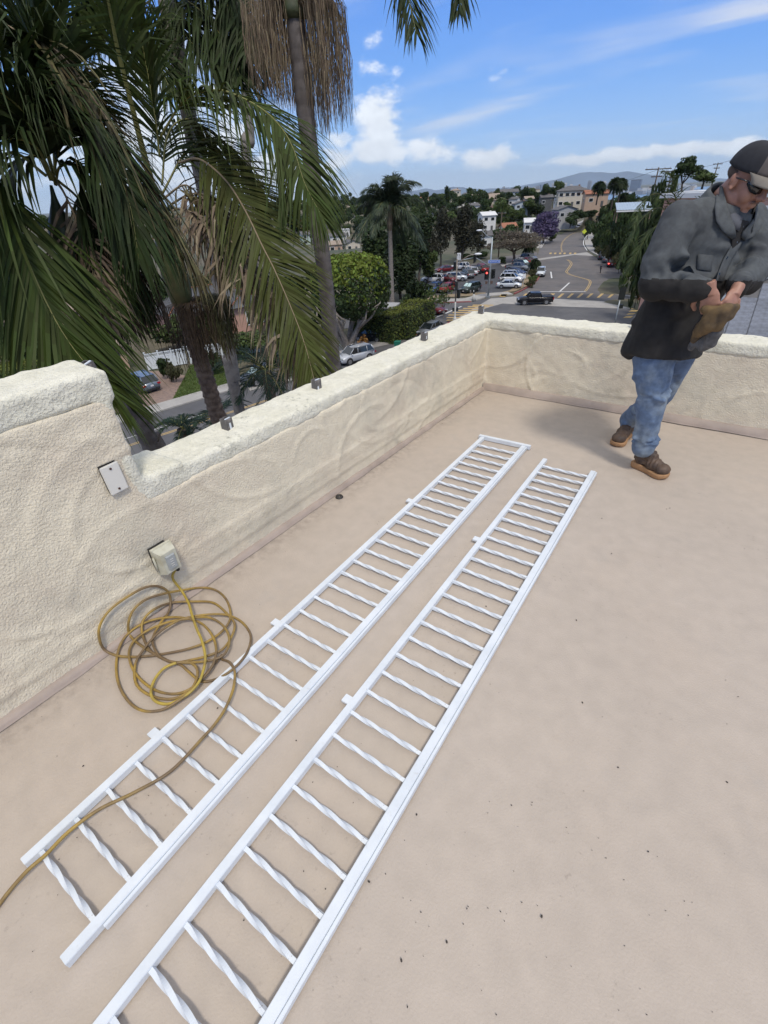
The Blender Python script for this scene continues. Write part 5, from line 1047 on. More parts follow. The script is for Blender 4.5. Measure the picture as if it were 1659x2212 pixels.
# kind: L, W, H, belt z, clearance, wheel r, wheelbase, [greenhouse base x rear,front], [roof x rear,front], hood z, tail z
CK = dict(sedan=(4.65, 1.80, 1.44, .93, .20, .32, 2.70, (-1.75, 1.15), (-.85, .40), .92, 1.0),
          suv=(4.60, 1.86, 1.70, 1.06, .24, .36, 2.68, (-2.18, 1.25), (-1.80, .55), 1.06, 1.08),
          hatch=(4.45, 1.78, 1.55, .98, .20, .32, 2.68, (-2.05, 1.45), (-1.35, .50), .95, 1.05),
          pickup=(5.5, 1.92, 1.82, 1.15, .30, .39, 3.4, (-.95, 1.35), (-.70, .75), 1.15, 1.15))
def car_proto(kind, colour):
    L_, Wd, Hh, belt, cl_, wr, wbs, gb, gt, hz, tz = CK[kind]; hw = Wd/2; e = empty('parked_car', (0, 0, -400)); pm = PT[colour]
    # lower body lofted from nose to tail
    xs_ = [L_/2, L_/2-.06, L_/2-.30, L_/2-.75, gb[1], .6, 0, -.6, gb[0] if kind != 'pickup' else -1.0, -L_/2+.45, -L_/2+.1, -L_/2]
    rings = []
    for x in xs_:
        f = (x+L_/2)/L_; nose = max(0, (abs(x)-(L_/2-.6))/.6); w = hw*(1-.13*nose**2.0)
        if x >= gb[1]: top = hz-.30*max(0, (x-gb[1])/(L_/2-gb[1]))**1.8
        elif x <= -L_/2+.46: top = tz-.02-(.25 if abs(x+L_/2) < .01 else .05)
        else: top = belt+(0 if kind != 'pickup' else 0)
        zb = cl_+.10*nose; 
        rings.append([(x, 0, zb), (x, w*.86, zb), (x, w*.97, zb+.12), (x, w, (zb+top)*.52), (x, w*.985, top-.14), (x, w*.91, top-.01), (x, 0, top+.025)])
    n = 7; vs = []; fs = []
    for r_ in rings:
        half = r_; full = half+[(p[0], -p[1], p[2]) for p in reversed(half[1:-1])]; vs += full
    k = 12
    for i in range(len(rings)-1):
        for j in range(k): fs.append((i*k+j, i*k+(j+1) % k, (i+1)*k+(j+1) % k, (i+1)*k+j))
    fs += [tuple(range(k))[::-1], tuple((len(rings)-1)*k+j for j in range(k))]
    m = MB(); m.add(vs, fs, 0, True); b = m.build('body', pm, e)
    # wheel arches
    for x in (wbs/2, -wbs/2):
        for s in (-1, 1):
            MB().tube([(x, s*(hw-.10), wr+.02), (x, s*(hw+.006), wr+.02)], wr+.075, 20).build('wheel_arch', m_plast, e)
            w_ = MB().tube([(x, s*(hw-.20), wr), (x, s*(hw+.015), wr)], wr, 20).build('wheel', m_tyre, e)
            rm_ = MB(); rm_.tube([(x, s*(hw+.002), wr), (x, s*(hw+.026), wr)], wr*.66, 16)
            rm_.build('rim', m_rim, w_)
            hub = MB()
            for q in range(5):
                a = q*1.2566; hub.box((x+math.cos(a)*wr*.40, s*(hw+.029), wr+math.sin(a)*wr*.40), (wr*.14, .004, wr*.14))
            hub.build('rim_gap', m_plast, w_)
    MB().box((0, 0, cl_+.06), (wbs-wr*2-.15, Wd+.02, .12)).build('sill', m_plast, e)
    # cabin
    zb_ = belt-.01; zt_ = Hh; rw = hw*.74
    gvs = [(gb[0], hw*.90, zb_), (gb[1], hw*.88, zb_), (gt[1], rw, zt_-.05), (gt[0], rw, zt_-.06), (gb[0], -hw*.90, zb_), (gb[1], -hw*.88, zb_), (gt[1], -rw, zt_-.05), (gt[0], -rw, zt_-.06)]
    g = MB(); g.add(gvs, [(0, 1, 2, 3), (5, 4, 7, 6), (1, 5, 6, 2), (4, 0, 3, 7), (3, 2, 6, 7)], 0); g.build('glass', m_cglass, e)
    # roof skin and pillars in body colour
    r_ = MB(); xm = (gt[0]+gt[1])/2; rp = []
    for x in (gt[0]-.06, gt[0]+.1, xm, gt[1]-.1, gt[1]+.05):
        zz = zt_-.055+.055*(1-((x-xm)/((gt[1]-gt[0])/2+.06))**2); rp.append([(x, -rw-.012, zt_-.07), (x, -rw*.6, zz-.01), (x, 0, zz+.005), (x, rw*.6, zz-.01), (x, rw+.012, zt_-.07)])
    r_.add([p for q in rp for p in q], [(i*5+j, (i+1)*5+j, (i+1)*5+j+1, i*5+j+1) for i in range(4) for j in range(4)], 0, True); r_.build('roof', pm, e)
    pl_ = MB(); pr = .035
    for s in (-1, 1):
        pl_.tube([(gb[1]-.02, s*hw*.885, zb_), (gt[1], s*rw, zt_-.06)], pr, 6); pl_.tube([(gb[0]+.03, s*hw*.905, zb_), (gt[0]+.02, s*rw, zt_-.07)], pr*1.9, 6)
        mid = (.12 if kind != 'pickup' else .25); pl_.tube([(mid, s*hw*.905, zb_), (mid-.08, s*(rw+.01), zt_-.07)], pr*.8, 6)
        if kind in ('suv', 'hatch'): pl_.tube([(-1.15, s*hw*.905, zb_), (-1.15, s*(rw+.01), zt_-.07)], pr*1.1, 6)
        pl_.tube([(gb[0]+.05, s*hw*.91, zb_+.01), (gb[1], s*hw*.89, zb_+.01)], .02, 6)
    o = pl_.build('pillars', pm if kind != 'pickup' else pm, e)
    if kind == 'suv':
        for s in (-1, 1): MB().tube([(gt[0]+.05, s*rw*.92, zt_+.03), (gt[1]-.1, s*rw*.92, zt_+.03)], .018, 6).build('roof_rail', m_rim, e)
    if kind == 'pickup':
        MB().box((-1.85, 0, 1.135), (1.62, 1.62, .05)).build('bed_floor', m_plast, e)
        for s in (-1, 1): MB().box((-1.85, s*.88, 1.17), (1.75, .09, .09)).build('bed_rail', pm, e)
        MB().box((-2.70, 0, 1.14), (.07, 1.7, .14)).build('tailgate_top', pm, e)
    for s in (-1, 1):
        MB().box((L_/2-.13, s*hw*.70, hz-.27), (.20, .42, .13), rz=-s*.35).build('headlight', m_head, e)
        MB().box((-L_/2+.045, s*hw*.78, tz-.25), (.14, .32, .17 if kind != 'pickup' else .34), rz=s*.2).build('tail_light', m_tail, e)
        MB().ellipsoid((gb[1]-.25, s*(hw+.06), belt+.05), (.09, .11, .07), 8, 6).build('wing_mirror', pm, e)
        for dx_ in (.2, -.72): MB().box((dx_, s*(hw-.006), belt-.17), (.16, .03, .025)).build('door_handle', m_rim if colour in ('silver', 'white', 'black') else pm, e)
    gr = MB().box((L_/2-.012, 0, cl_+.33), (.05, hw*1.25, .16)).build('grille', m_plast, e); MB().box((L_/2-.02, 0, cl_+.14), (.06, hw*1.5, .12)).build('lower_bumper', m_plast, e)
    MB().box((-L_/2+.008, 0, cl_+.12), (.05, hw*1.55, .16)).build('rear_bumper', m_plast, e)
    MB().box((-L_/2-.012, 0, cl_+.50), (.02, .32, .16)).build('number_plate', m_plate2, e); MB().box((L_/2+.015, 0, cl_+.22), (.02, .32, .13)).build('number_plate', m_plate2, e)
    return e
CP = {}
def car(kind, colour, f, r, label, group=None, z=ZS, near=True, brake=False, shade=False, dz=0.0, cat='car', name=None):
    """f, r: ground contact of the front and rear wheels on the side that faces us"""
    a = onz(*f, z) if not isinstance(f, Vector) else f; b = onz(*r, z) if not isinstance(r, Vector) else r
    hd = math.atan2(a.y-b.y, a.x-b.x); mid = (a+b)/2; t = Vector((math.cos(hd), math.sin(hd), 0)); nrm = Vector((-t.y, t.x, 0))
    if near:
        if nrm.dot(Vector((mid.x, mid.y, 0))) < 0: nrm = -nrm      # away from the viewer
        mid = mid+nrm*(CK[kind][1]/2)
    key = (kind, colour)
    if key in CP: o = copy_tree(CP[key])
    else: o = car_proto(kind, colour); CP[key] = o
    if name: o.name = name
    o.location = (mid.x, mid.y, z+.03+dz); o.rotation_euler = (0, 0, hd); o['label'] = label; o['category'] = cat
    if group: o['group'] = group
    if shade:
        L_, Wd, Hh, belt, cl_, wr, wbs, gb, gt, hz, tz = CK[kind]
        for s in (-1, 1):
            v = [(gb[1]+.015, s*.06, belt+.04), (gb[1]+.015, s*Wd*.40, belt+.04), (gt[1]+.06, s*Wd*.33, Hh-.12), (gt[1]+.06, s*.06, Hh-.12)]
            v2 = [(x+.02, y, zz+.015) for x, y, zz in v]; MB().add(v+v2, [(0, 1, 2, 3), (4, 5, 6, 7), (0, 1, 5, 4), (1, 2, 6, 5), (2, 3, 7, 6), (3, 0, 4, 7)]).build('sun_shade', m_shade, o)
    if brake:
        for c in o.children:
            if c.name.startswith('tail_light'):
                c.data = c.data.copy(); c.data.materials[0] = m_brakelit
    return o
car('suv', 'silver', (757, 790), (799, 779), 'silver SUV coming down the street beside the tall grey palm trunk', dz=0)
car('hatch', 'grey', (927, 731), (958, 717), 'grey hatchback parked at the kerb before the crosswalk', 'cars parked along the near street')
car('sedan', 'black', (768, 737), (820, 741), 'black sedan parked in the driveway by the clipped hedge', 'cars parked along the near street', brake=False)
car('suv', 'bluegrey', (278, 839), (306, 851), 'blue-grey SUV parked tail to the street on the paver driveway')
car('suv', 'navy', (212, 852), (240, 868), 'dark blue SUV half hidden behind the raised parapet end')
car('suv', 'dgrey', (548, 838), (612, 818), 'dark SUV with roof rails parked behind the feathery palms', shade=True)
car('pickup', 'black', (1134, 660), (1178, 659), 'black pickup truck crossing the intersection', cat='pickup truck', name='pickup_truck')
gl = 'cars in the parking lot'
car('sedan', 'lsilver', (1112, 624), (1085, 624), 'silver sedan nearest in the right-hand row of the parking lot', gl)
car('suv', 'white', (1118, 612), (1084, 611), 'white SUV second in the right-hand row of the lot', gl)
car('suv', 'lsilver', (1121, 605), (1090, 604), 'pale silver SUV third in the right-hand row of the lot', gl)
car('sedan', 'navy', (1125, 597), (1092, 595), 'dark blue sedan in the middle of the right-hand row', gl)
car('pickup', 'grey', (1132, 588), (1096, 586), 'grey pickup behind the dark blue sedan in the lot', gl, cat='pickup truck', name='pickup_truck')
car('suv', 'dgrey', (1136, 580), (1108, 578), 'dark grey SUV behind the pickup in the right-hand row', gl)
car('sedan', 'red', (1142, 573), (1122, 571), 'red sedan near the end of the right-hand row', gl)
car('sedan', 'white', (1128, 573), (1112, 571), 'white sedan side by side with the red one', gl)
car('suv', 'grey', (1146, 565), (1126, 563), 'grey SUV last in the right-hand row under the spreading tree', gl)
car('suv', 'white', (918, 612), (947, 612), 'white SUV at the left side of the lot beside the dark trees', gl)
car('suv', 'blue', (936, 637), (957, 628), 'bright blue SUV at the street side of the lot', gl)
car('hatch', 'red', (960, 636), (988, 626), 'red hatchback between the blue SUV and the signal pole', gl)
car('suv', 'green', (1010, 636), (1040, 628), 'dark SUV with blue sun shades in its windscreen', gl, shade=True)
car('sedan', 'dred', (975, 612), (950, 607), 'dark red sedan behind the blue SUV', gl)
car('suv', 'lsilver', (1000, 608), (970, 609), 'silver SUV parked across the middle of the lot', gl)
car('suv', 'grey', (992, 598), (1008, 603), 'grey SUV behind the silver one, tail towards us', gl)
car('suv', 'white', (1000, 592), (1016, 597), 'white SUV in the middle row of the lot, tail towards us', gl)
car('hatch', 'black', (1010, 588), (1026, 593), 'black hatchback right of the white SUV in the middle row', gl)
car('suv', 'red', (1024, 586), (1038, 590), 'red SUV at the right end of the middle row', gl)
car('sedan', 'dred', (955, 590), (975, 588), 'dark red sedan by itself at the back left of the lot', gl)
car('suv', 'white', (978, 584), (1000, 585), 'white van-like SUV at the back of the lot', gl)
car('suv', 'lsilver', (1176, 600), (1178, 592), 'pale SUV driving towards us down the hill road', near=True)
gk = 'cars stopped along the right kerb'
car('suv', 'dgrey', (1290, 557), (1292, 564), 'dark grey SUV farthest of the three along the right kerb', gk)
car('suv', 'grey', (1299, 563), (1302, 571), 'grey SUV in the middle of the three along the right kerb', gk)
car('suv', 'dred', (1308, 571), (1312, 581), 'silver-red SUV with lit brake lamps nearest along the right kerb', gk, brake=True)
car('sedan', 'white', (1248, 496), (1260, 491), 'white sedan coming down the upper hill road')
car('suv', 'black', (1281, 496), (1277, 505), 'black SUV climbing the upper hill road at the right')
car('sedan', 'dred', (936, 680), (918, 676), 'dark car waiting at the left arm of the intersection')
k1, k2 = onz(1168, 690, ZS+1.35), onz(1194, 692, ZS+1.35)
k1.z = k2.z = ZS; car('sedan', 'lblue', k1, k2, 'light blue car whose roof just shows above the far parapet', near=False)

# ================================================================== STREET FURNITURE
m_galv = mat('galvanised_pole', (.36, .40, .42), .45, .5, var=.08, vscale=2); m_signal = mat('signal_black', (.015, .018, .016), .5); m_wood = mat('pole_wood', (.085, .065, .05), .9, var=.2, vscale=2); m_poleb = mat('brown_pole', (.20, .155, .11), .7, rgb2=(.35, .33, .30), mixscale=.8); m_lampg = mat('lamp_glass', (.70, .72, .74), .3)
m_lens_off = mat('lens_off', (.03, .03, .03), .3); m_lens_red = mat('red_lens', (.5, .02, .02), .3, emit=(1, .05, .04, 5.0)); m_bluesign = mat('blue_sign', (.03, .13, .50), .5); m_signw = mat('sign_white', (.72, .73, .74), .5)
def height_at(u, v, p): return atd(u, v, p.xy.length).z-p.z
def signal_head(parent, c, facing, lit=None, back=True):
    e = parent; M_ = Matrix.Rotation(facing, 3, 'Z'); c = Vector(c)
    h = MB(); h.box(c, (.30, .38, 1.10), mtx=M_)
    if back: h.box(c+M_ @ Vector((-.10, 0, 0)), (.03, .75, 1.45), mtx=M_)
    o = h.build('signal_head', m_signal, e)
    for k in range(3):
        p = c+M_ @ Vector((.16, 0, .34-.34*k)); q = c+M_ @ Vector((.19, 0, .34-.34*k)); MB().tube([p, q], .135, 14).build('lens', m_lens_red if lit == k else m_lens_off, o)
        hood = MB(); hood.box(p+Vector((0, 0, .15))+M_ @ Vector((.12, 0, 0)), (.26, .28, .02), mtx=M_); hood.build('visor', m_signal, o)
    return o
camb = lambda p: math.atan2(-p.y, -p.x)
# near-left signal pole with curved lamp arm
b_ = G(982, 698); s1 = empty('traffic_signal', b_, label='brown and white signal pole with curved lamp arm at the near corner', cat='traffic signal')
H1 = height_at(986, 560, b_); MB().tube([(0, 0, 0), (0, 0, .5), (0, 0, H1*.35)], [.15, .12, .10], 10).build('pole_base', mat('pole_pale', (.5, .5, .48), .7, var=.2, vscale=3), s1); MB().tube([(0, 0, H1*.35), (0, 0, H1)], [.10, .08], 10).build('pole', m_poleb, s1)
MB().tube([(0, 0, -.02), (0, 0, .55), (0, 0, .9)], [.30, .26, .12], 8).build('pole_foot', MATS['pole_pale'], s1)
rt_ = Vector((RX[0, 0], RX[1, 0], 0)).normalized(); arm = [Vector((0, 0, H1-1.2)), Vector((0, 0, H1-1.2))+rt_*.5+Vector((0, 0, .9)), Vector((0, 0, H1-1.2))+rt_*1.4+Vector((0, 0, 1.5)), Vector((0, 0, H1-1.2))+rt_*2.4+Vector((0, 0, 1.7))]
MB().tube(catmull(arm, 5), .05, 8).build('lamp_arm', m_poleb, s1); MB().ellipsoid(arm[-1]+rt_*.35, (.50, .19, .14), 12, 8, mtx=Matrix.Rotation(math.atan2(rt_.y, rt_.x), 3, 'Z')).build('lamp_head', m_lampg, s1)
fc = camb(b_)
signal_head(s1, rt_*.05+Vector((0, 0, height_at(984, 618, b_))), fc+math.pi, None, False); signal_head(s1, rt_*.38+Vector((0, 0, height_at(988, 635, b_))), fc+2.2, None, False)
for dz_ in (0, ): 
    for q in (-.25, .28): MB().box(rt_*q+Vector((0, 0, height_at(982, 668, b_))), (.30, .30, .42), rz=fc).build('pedestrian_signal', m_signal, s1)
# main mast-arm signal
b_ = G(1054, 643); s2 = empty('traffic_signal', b_, label='grey mast-arm traffic signal with red light and blue street name sign', cat='traffic signal')
H2 = height_at(1060, 512, b_); MB().tube([(0, 0, -.05), (0, 0, H2*.5), (0, 0, H2)], [.18, .14, .09], 12).build('pole', m_galv, s2); MB().box((0, 0, .12), (.55, .55, .3)).build('pole_foot', m_galv, s2)
zl = height_at(1042, 497, b_); lf = -rt_
MB().tube(catmull([Vector((0, 0, H2-.2)), lf*.9+Vector((0, 0, H2+.2)), lf*1.7+Vector((0, 0, zl-.1))], 4), .05, 8).build('lamp_arm', m_galv, s2); MB().ellipsoid(lf*2.2+Vector((0, 0, zl)), (.52, .2, .13), 12, 8, mtx=Matrix.Rotation(math.atan2(rt_.y, rt_.x), 3, 'Z')).build('lamp_head', m_lampg, s2)
za = height_at(1058, 577, b_); tip = atd(1026, 556, b_.xy.length-3.5)-b_
MB().tube([Vector((0, 0, za)), tip*.5+Vector((0, 0, za*.5+.05)), tip], [.11, .09, .07], 8).build('mast_arm', m_galv, s2)
MB().tube([tip, tip+lf*3.3+Vector((0, 0, -.45))], .05, 8).build('cross_arm', m_galv, s2)
signal_head(s2, tip+Vector((0, 0, -.1)), fc+1.2, None, True); signal_head(s2, tip+lf*3.2+Vector((0, 0, -1.1)), fc+2.6, None, False)
fc2 = camb(b_)
signal_head(s2, lf*.50+Vector((0, 0, height_at(1051, 594, b_))), fc2, 0, True); signal_head(s2, rt_*.62+Vector((0, 0, height_at(1066, 592, b_))), fc2+.5, None, True)
for q in (-.42, .46): MB().box(lf*q+Vector((0, 0, height_at(1056, 610, b_))), (.32, .38, .42), rz=fc2).build('pedestrian_signal', mat('ped_brown', (.10, .06, .045), .6), s2)
# lane-arrow sign on the cross arm
sg = tip+lf*2.6+Vector((0, 0, .25)); Mz = Matrix.Rotation(fc2, 3, 'Z')
ls = MB().box(sg, (.04, .62, .95), mtx=Mz).build('lane_sign', m_signw, s2)
ar = MB()
for q in (-.14, .14): ar.tube([sg+Mz @ Vector((.03, q, -.32)), sg+Mz @ Vector((.03, q, .05)), sg+Mz @ Vector((.03, q-.10, .2))], .028, 6); ar.add([sg+Mz @ Vector((.035, q-.17, .15)), sg+Mz @ Vector((.035, q-.02, .26)), sg+Mz @ Vector((.035, q-.18, .36))], [(0, 1, 2)])
o = ar.build('sign_arrow', m_signal, ls); o['kind'] = 'stuff'
def text(s, size, loc, rot, m, parent, name='lettering'):
    c = bpy.data.curves.new(name, 'FONT'); c.body = s; c.size = size; c.align_x = 'CENTER'; c.align_y = 'CENTER'; c.extrude = .004; o = bpy.data.objects.new(name, c); col.objects.link(o)
    dg = bpy.context.evaluated_depsgraph_get(); me = bpy.data.meshes.new_from_object(o.evaluated_get(dg)); bpy.data.objects.remove(o); me.materials.clear(); me.materials.append(m); q = link(name, me, parent, loc); q.rotation_euler = rot; return q
zs_ = height_at(1062, 565, b_); cs = rt_*1.15*.5+Vector((0, 0, zs_)); toward = Vector((-b_.x, -b_.y, 0)).normalized()
MB().box(cs+toward*.2, (.04, 2.0, .50), mtx=Mz).build('street_name_sign', m_signw, s2); MB().box(cs+toward*.225, (.02, 1.88, .40), mtx=Mz).build('sign_face', m_bluesign, s2)
text('Clairemont Dr', .30, cs+toward*.24, (math.pi/2, 0, fc2+math.pi/2), m_signw, s2)
# near-right signal seen from behind, beside the man
b_ = G(1326, 708); s3 = empty('traffic_signal', b_, label='traffic signal seen from behind just above the far parapet beside the man', cat='traffic signal')
MB().tube([(0, 0, 0), (0, 0, height_at(1346, 648, b_))], [.09, .07], 10).build('pole', m_galv, s3); fc3 = camb(b_)
o = signal_head(s3, Vector((0, 0, height_at(1346, 634, b_)))+rt_*.1, fc3+math.pi+.25, None, True)
MB().box(rt_*.28+Vector((0, 0, height_at(1345, 662, b_))), (.45, .38, .46), rz=fc3+.6).build('pedestrian_signal', m_signal, s3)
# utility poles
def upole(u, vb, vt, d, label, arms=((.93, 2.6), (.72, 1.6)), tilt=0, r=.16):
    p = atd(u, vb, d); H = atd(u, vt, d).z-p.z; e = empty('utility_pole', (p.x, p.y, p.z-2), label=label, cat='utility pole', group=None)
    MB().tube([(0, 0, 0), (0, 0, H+2)], [r, r*.7], 8).build('pole', m_wood, e)
    for f, w in arms:
        dr = Matrix.Rotation(tilt, 3, 'Z') @ rt_; a = MB().tube([dr*-w/2+Vector((0, 0, (H+2)*f)), dr*w/2+Vector((0, 0, (H+2)*f))], .09, 6).build('cross_arm', m_wood, e)
        for q in (-.9, -.5, .5, .9): MB().tube([dr*w/2*q+Vector((0, 0, (H+2)*f+.05)), dr*w/2*q+Vector((0, 0, (H+2)*f+.32))], .05, 6).build('insulator', m_galv, a)
    return Vector((p.x, p.y, p.z+H*.93))
w1 = upole(1406, 436, 362, 130, 'tallest wooden utility pole with crossarms right of the bay', ((.96, 5.2), (.80, 2.2), (.58, 2.0))); w2 = upole(1442, 410, 368, 150, 'second wooden utility pole leaning left of the umbrella-shaped tree', ((.96, 5.0), (.62, 3.2)))
upole(1540, 392, 352, 190, 'small utility pole above the green shrubs behind the man', ((.95, 2.6), (.8, 1.6)))
w3 = upole(1076, 560, 458, 150, 'dark wooden utility pole in front of the hillside, left of the bare tree', ((.97, 2.2),), r=.2); upole(1113, 548, 490, 160, 'short dark wooden pole behind the bare spreading tree', ())
w4 = upole(1190, 475, 430, 260, 'thin wooden pole before the large cream house', ((.95, 3.0),)); w5 = upole(1092, 425, 405, 450, 'faint utility pole on the ridge line', ((.95, 4),)); upole(923, 436, 420, 560, 'tiny pole on the skyline right of the queen palm', ((.95, 4),))
upole(1240, 450, 425, 262, 'thin pole rising beside the large cream roof', ((.9, 2),)); upole(1060, 558, 540, 150, 'stub post at the back of the lot', ())
wire = []
for a, b in ((w1, w2), (w2, w2+Vector((30, -40, 6))), (w1, w1+Vector((-60, 60, -4))), (w3, w4), (w3, w3+Vector((-60, -30, 2)))): wire.append((a, b))
for i, (a, b) in enumerate(wire):
    pts_ = [a.lerp(b, t/12)+Vector((0, 0, -.03*(a-b).length*(4*(t/12)*(1-t/12)))) for t in range(13)]; c_ = (a+b)/2; e = MB().tube([p-a for p in pts_], .025, 4, cap=False).build('overhead_wire', m_signal, None, a, label=('sagging wire strung between the two wooden poles right of the bay', 'wire running from the second pole towards the right edge', 'wire running left from the tallest pole across the bay', 'wire strung over the bare tree towards the cream house', 'wire running left from the dark pole over the trees')[i], cat='wire')
# bins
def bin_(u, v, m_, label, z=ZS, s=1.0, rz=0):
    p = onz(u, v, z); e = empty('wheelie_bin', p, rz, label=label, cat='rubbish bin'); b = .27*s; t = .33*s; h = 1.0*s
    MB().add([(-b, -b, .06), (b, -b, .06), (b, b, .06), (-b, b, .06), (-t, -t, h), (t, -t, h), (t, t, h), (-t, t, h)], [(3, 2, 1, 0), (0, 1, 5, 4), (1, 2, 6, 5), (2, 3, 7, 6), (3, 0, 4, 7), (4, 5, 6, 7)]).build('tub', m_, e)
    MB().box((0, .02, h+.04), (t*2.15, t*2.25, .07)).build('lid', m_, e); MB().tube([(-t*.8, t+.05, h-.03), (t*.8, t+.05, h-.03)], .025, 6).build('handle', m_plast, e)
    for q in (-1, 1): MB().tube([(q*b, b, .09), (q*(b+.05), b, .09)], .09, 10).build('wheel', m_tyre, e)
m_bg = mat('bin_green', (.015, .16, .10), .5); m_bk = mat('bin_grey', (.26, .28, .29), .5); m_bb = mat('bin_blue', (.02, .05, .42), .5)
bin_(859, 757, m_bg, 'green wheelie bin standing alone at the kerb', rz=.3); bin_(783, 772, m_bk, 'grey wheelie bin behind the silver SUV, left of the pair', rz=.2); bin_(790, 767, m_bk, 'grey wheelie bin right of the pair by the rusty shrub', rz=.2); bin_(765, 728, m_bb, 'blue bin under the lime green tree', s=1.3); bin_(617, 783, m_bg, 'green wheelie bin beside the pink bungalow', rz=.4, s=1.1)
# white vinyl fence with gate
def fence(a, b, nposts, label, lattice=False, h=1.8):
    a = Vector(a); b = Vector(b); Lf = (b-a).length; e = empty('vinyl_fence', a, math.atan2(b.y-a.y, b.x-a.x), label=label, cat='fence')
    m_v = mat('vinyl_white', (.66, .70, .72), .5)
    for k in range(nposts+1): x = Lf*k/nposts; p = MB().box((x, 0, h/2+.06), (.14, .14, h+.12)).build('post', m_v, e); MB().box((x, 0, h+.15), (.19, .19, .06)).build('post_cap', m_v, p)
    for k in range(nposts):
        x0 = Lf*k/nposts+.07; x1 = Lf*(k+1)/nposts-.07; top = h-.42 if lattice else h-.06
        for z in (.12, top): MB().box(((x0+x1)/2, 0, z), (x1-x0, .07, .13)).build('rail', m_v, e)
        nb_ = max(1, int((x1-x0)/.30)); 
        for q in range(nb_): MB().box((x0+(q+.5)*(x1-x0)/nb_, 0, (top+.12)/2), ((x1-x0)/nb_-.015, .035, top-.16)).build('board', m_v, e)
        if lattice:
            MB().box(((x0+x1)/2, 0, h-.04), (x1-x0, .07, .09)).build('rail', m_v, e); lt = MB(); n_ = int((x1-x0)/.14)
            for q in range(n_):
                for s in (-1, 1): xx = x0+(q+.5)*(x1-x0)/n_; lt.box((xx, s*.012, h-.22), (.03, .014, .42), mtx=Matrix.Rotation(s*.7, 3, 'Y'))
            o = lt.build('lattice', m_v, e); o['kind'] = 'stuff'
    return e
fa = onz(322, 800, ZS); fb = onz(405, 786, ZS); fence(fa, fb, 3, 'white vinyl gate panels with lattice tops by the driveway', True); fc_ = onz(560, 760, ZS); fence(fb+Vector((.3, .3, 0)), fc_, 5, 'long plain white vinyl fence behind the lawn')
# lawn, driveway, path and front gardens
def yard(name, uv, z, m_, kind='structure'): return sheet(name, [G(*p) for p in uv], z, m_, kind)
yard('driveway', ((195, 905), (372, 868), (400, 812), (355, 802), (300, 803), (215, 822), (180, 860)), .05, m_paver)
yard('lawn', ((372, 866), (500, 835), (520, 800), (470, 780), (410, 790), (400, 815)), .06, m_lawn)
yard('driveway', ((735, 768), (860, 740), (880, 728), (820, 722), (750, 735), (720, 750)), .05, m_conc)
yard('driveway', ((540, 845), (640, 820), (640, 785), (600, 780), (560, 790), (520, 815)), .05, m_conc)
# grass blades
gv = []
lawn_poly = [(372, 866), (500, 835), (520, 800), (470, 780), (410, 790), (400, 815)]
def inside(u, v, poly):
    c = False; j = len(poly)-1
    for i in range(len(poly)):
        if (poly[i][1] > v) != (poly[j][1] > v) and u < (poly[j][0]-poly[i][0])*(v-poly[i][1])/(poly[j][1]-poly[i][1])+poly[i][0]: c = not c
        j = i
    return c
LP_ = [G(*p) for p in lawn_poly]; x0, x1 = min(p.x for p in LP_), max(p.x for p in LP_); y0, y1 = min(p.y for p in LP_), max(p.y for p in LP_); LQ = [(p.x, p.y) for p in LP_]
while len(gv) < 9000:
    x, y = random.uniform(x0, x1), random.uniform(y0, y1)
    if not inside(x, y, LQ): continue
    a = random.random()*6.28; w = .03; h = random.uniform(.05, .11); dx_, dy_ = math.cos(a)*w, math.sin(a)*w; z = ZS+.06; lx, ly = random.gauss(0, .04), random.gauss(0, .04)
    gv.append([(x-dx_, y-dy_, z), (x+dx_, y+dy_, z), (x+dx_*.4+lx, y+dy_*.4+ly, z+h), (x-dx_*.4+lx, y-dy_*.4+ly, z+h)])
quads('grass', np.array(gv), leaf('grass_blade', (.085, .125, .030)), kind='stuff', label='short green grass on the front lawn across the street', cat='grass')
# people far off and the small post
def far_person(u, v, shirt, legs, label, h=1.75, z=ZS):
    p = onz(u, v, z); e = empty('person', p, random.random(), label=label, cat='person'); m = MB()
    m.tube([(0, -.12, 0), (0, -.11, .45), (0, -.08, .88)], [.06, .08, .11], 8); m.tube([(.15, .14, 0), (.05, .12, .45), (0, .08, .88)], [.06, .08, .11], 8); m.tube([(0, 0, .82), (0, 0, 1.1), (0, 0, 1.42), (0, 0, 1.5)], [.17, .18, .20, .10], 10)
    m.tube([(0, .20, 1.42), (.05, .29, 1.12), (.12, .27, .86)], [.065, .055, .045], 8); m.tube([(0, -.20, 1.42), (.02, -.28, 1.12), (.14, -.26, .88)], [.065, .055, .045], 8)
    m.tube([(0, 0, 1.46), (0, 0, 1.56)], [.06, .055], 8); m.ellipsoid((.01, 0, 1.65), (.10, .085, .12), 10, 8); o = m.build('body', mat('skin_far', (.32, .19, .13), .6), e); remeshed(o, .025, 2)
    s = MB(); s.tube([(0, 0, .84), (0, 0, 1.1), (0, 0, 1.42), (0, 0, 1.50)], [.19, .20, .22, .10], 12); s.tube([(0, .20, 1.43), (.05, .30, 1.12)], [.085, .07], 8); s.tube([(0, -.20, 1.43), (.02, -.29, 1.12)], [.085, .07], 8); remeshed(s.build('shirt', shirt, e), .03, 2)
    s = MB(); s.tube([(0, -.12, .06), (0, -.11, .45), (0, -.08, .90)], [.085, .10, .14], 8); s.tube([(.15, .14, .06), (.05, .12, .45), (0, .08, .90)], [.085, .10, .14], 8); remeshed(s.build('trousers', legs, e), .03, 2)
    MB().ellipsoid((0, 0, 1.70), (.105, .095, .10), 10, 8).build('hair', m_plast, e)
far_person(1296, 590, mat('dark_shirt', (.03, .035, .05), .8), mat('dark_trousers', (.025, .027, .035), .8), 'person in dark clothes standing in the road beside the stopped car')
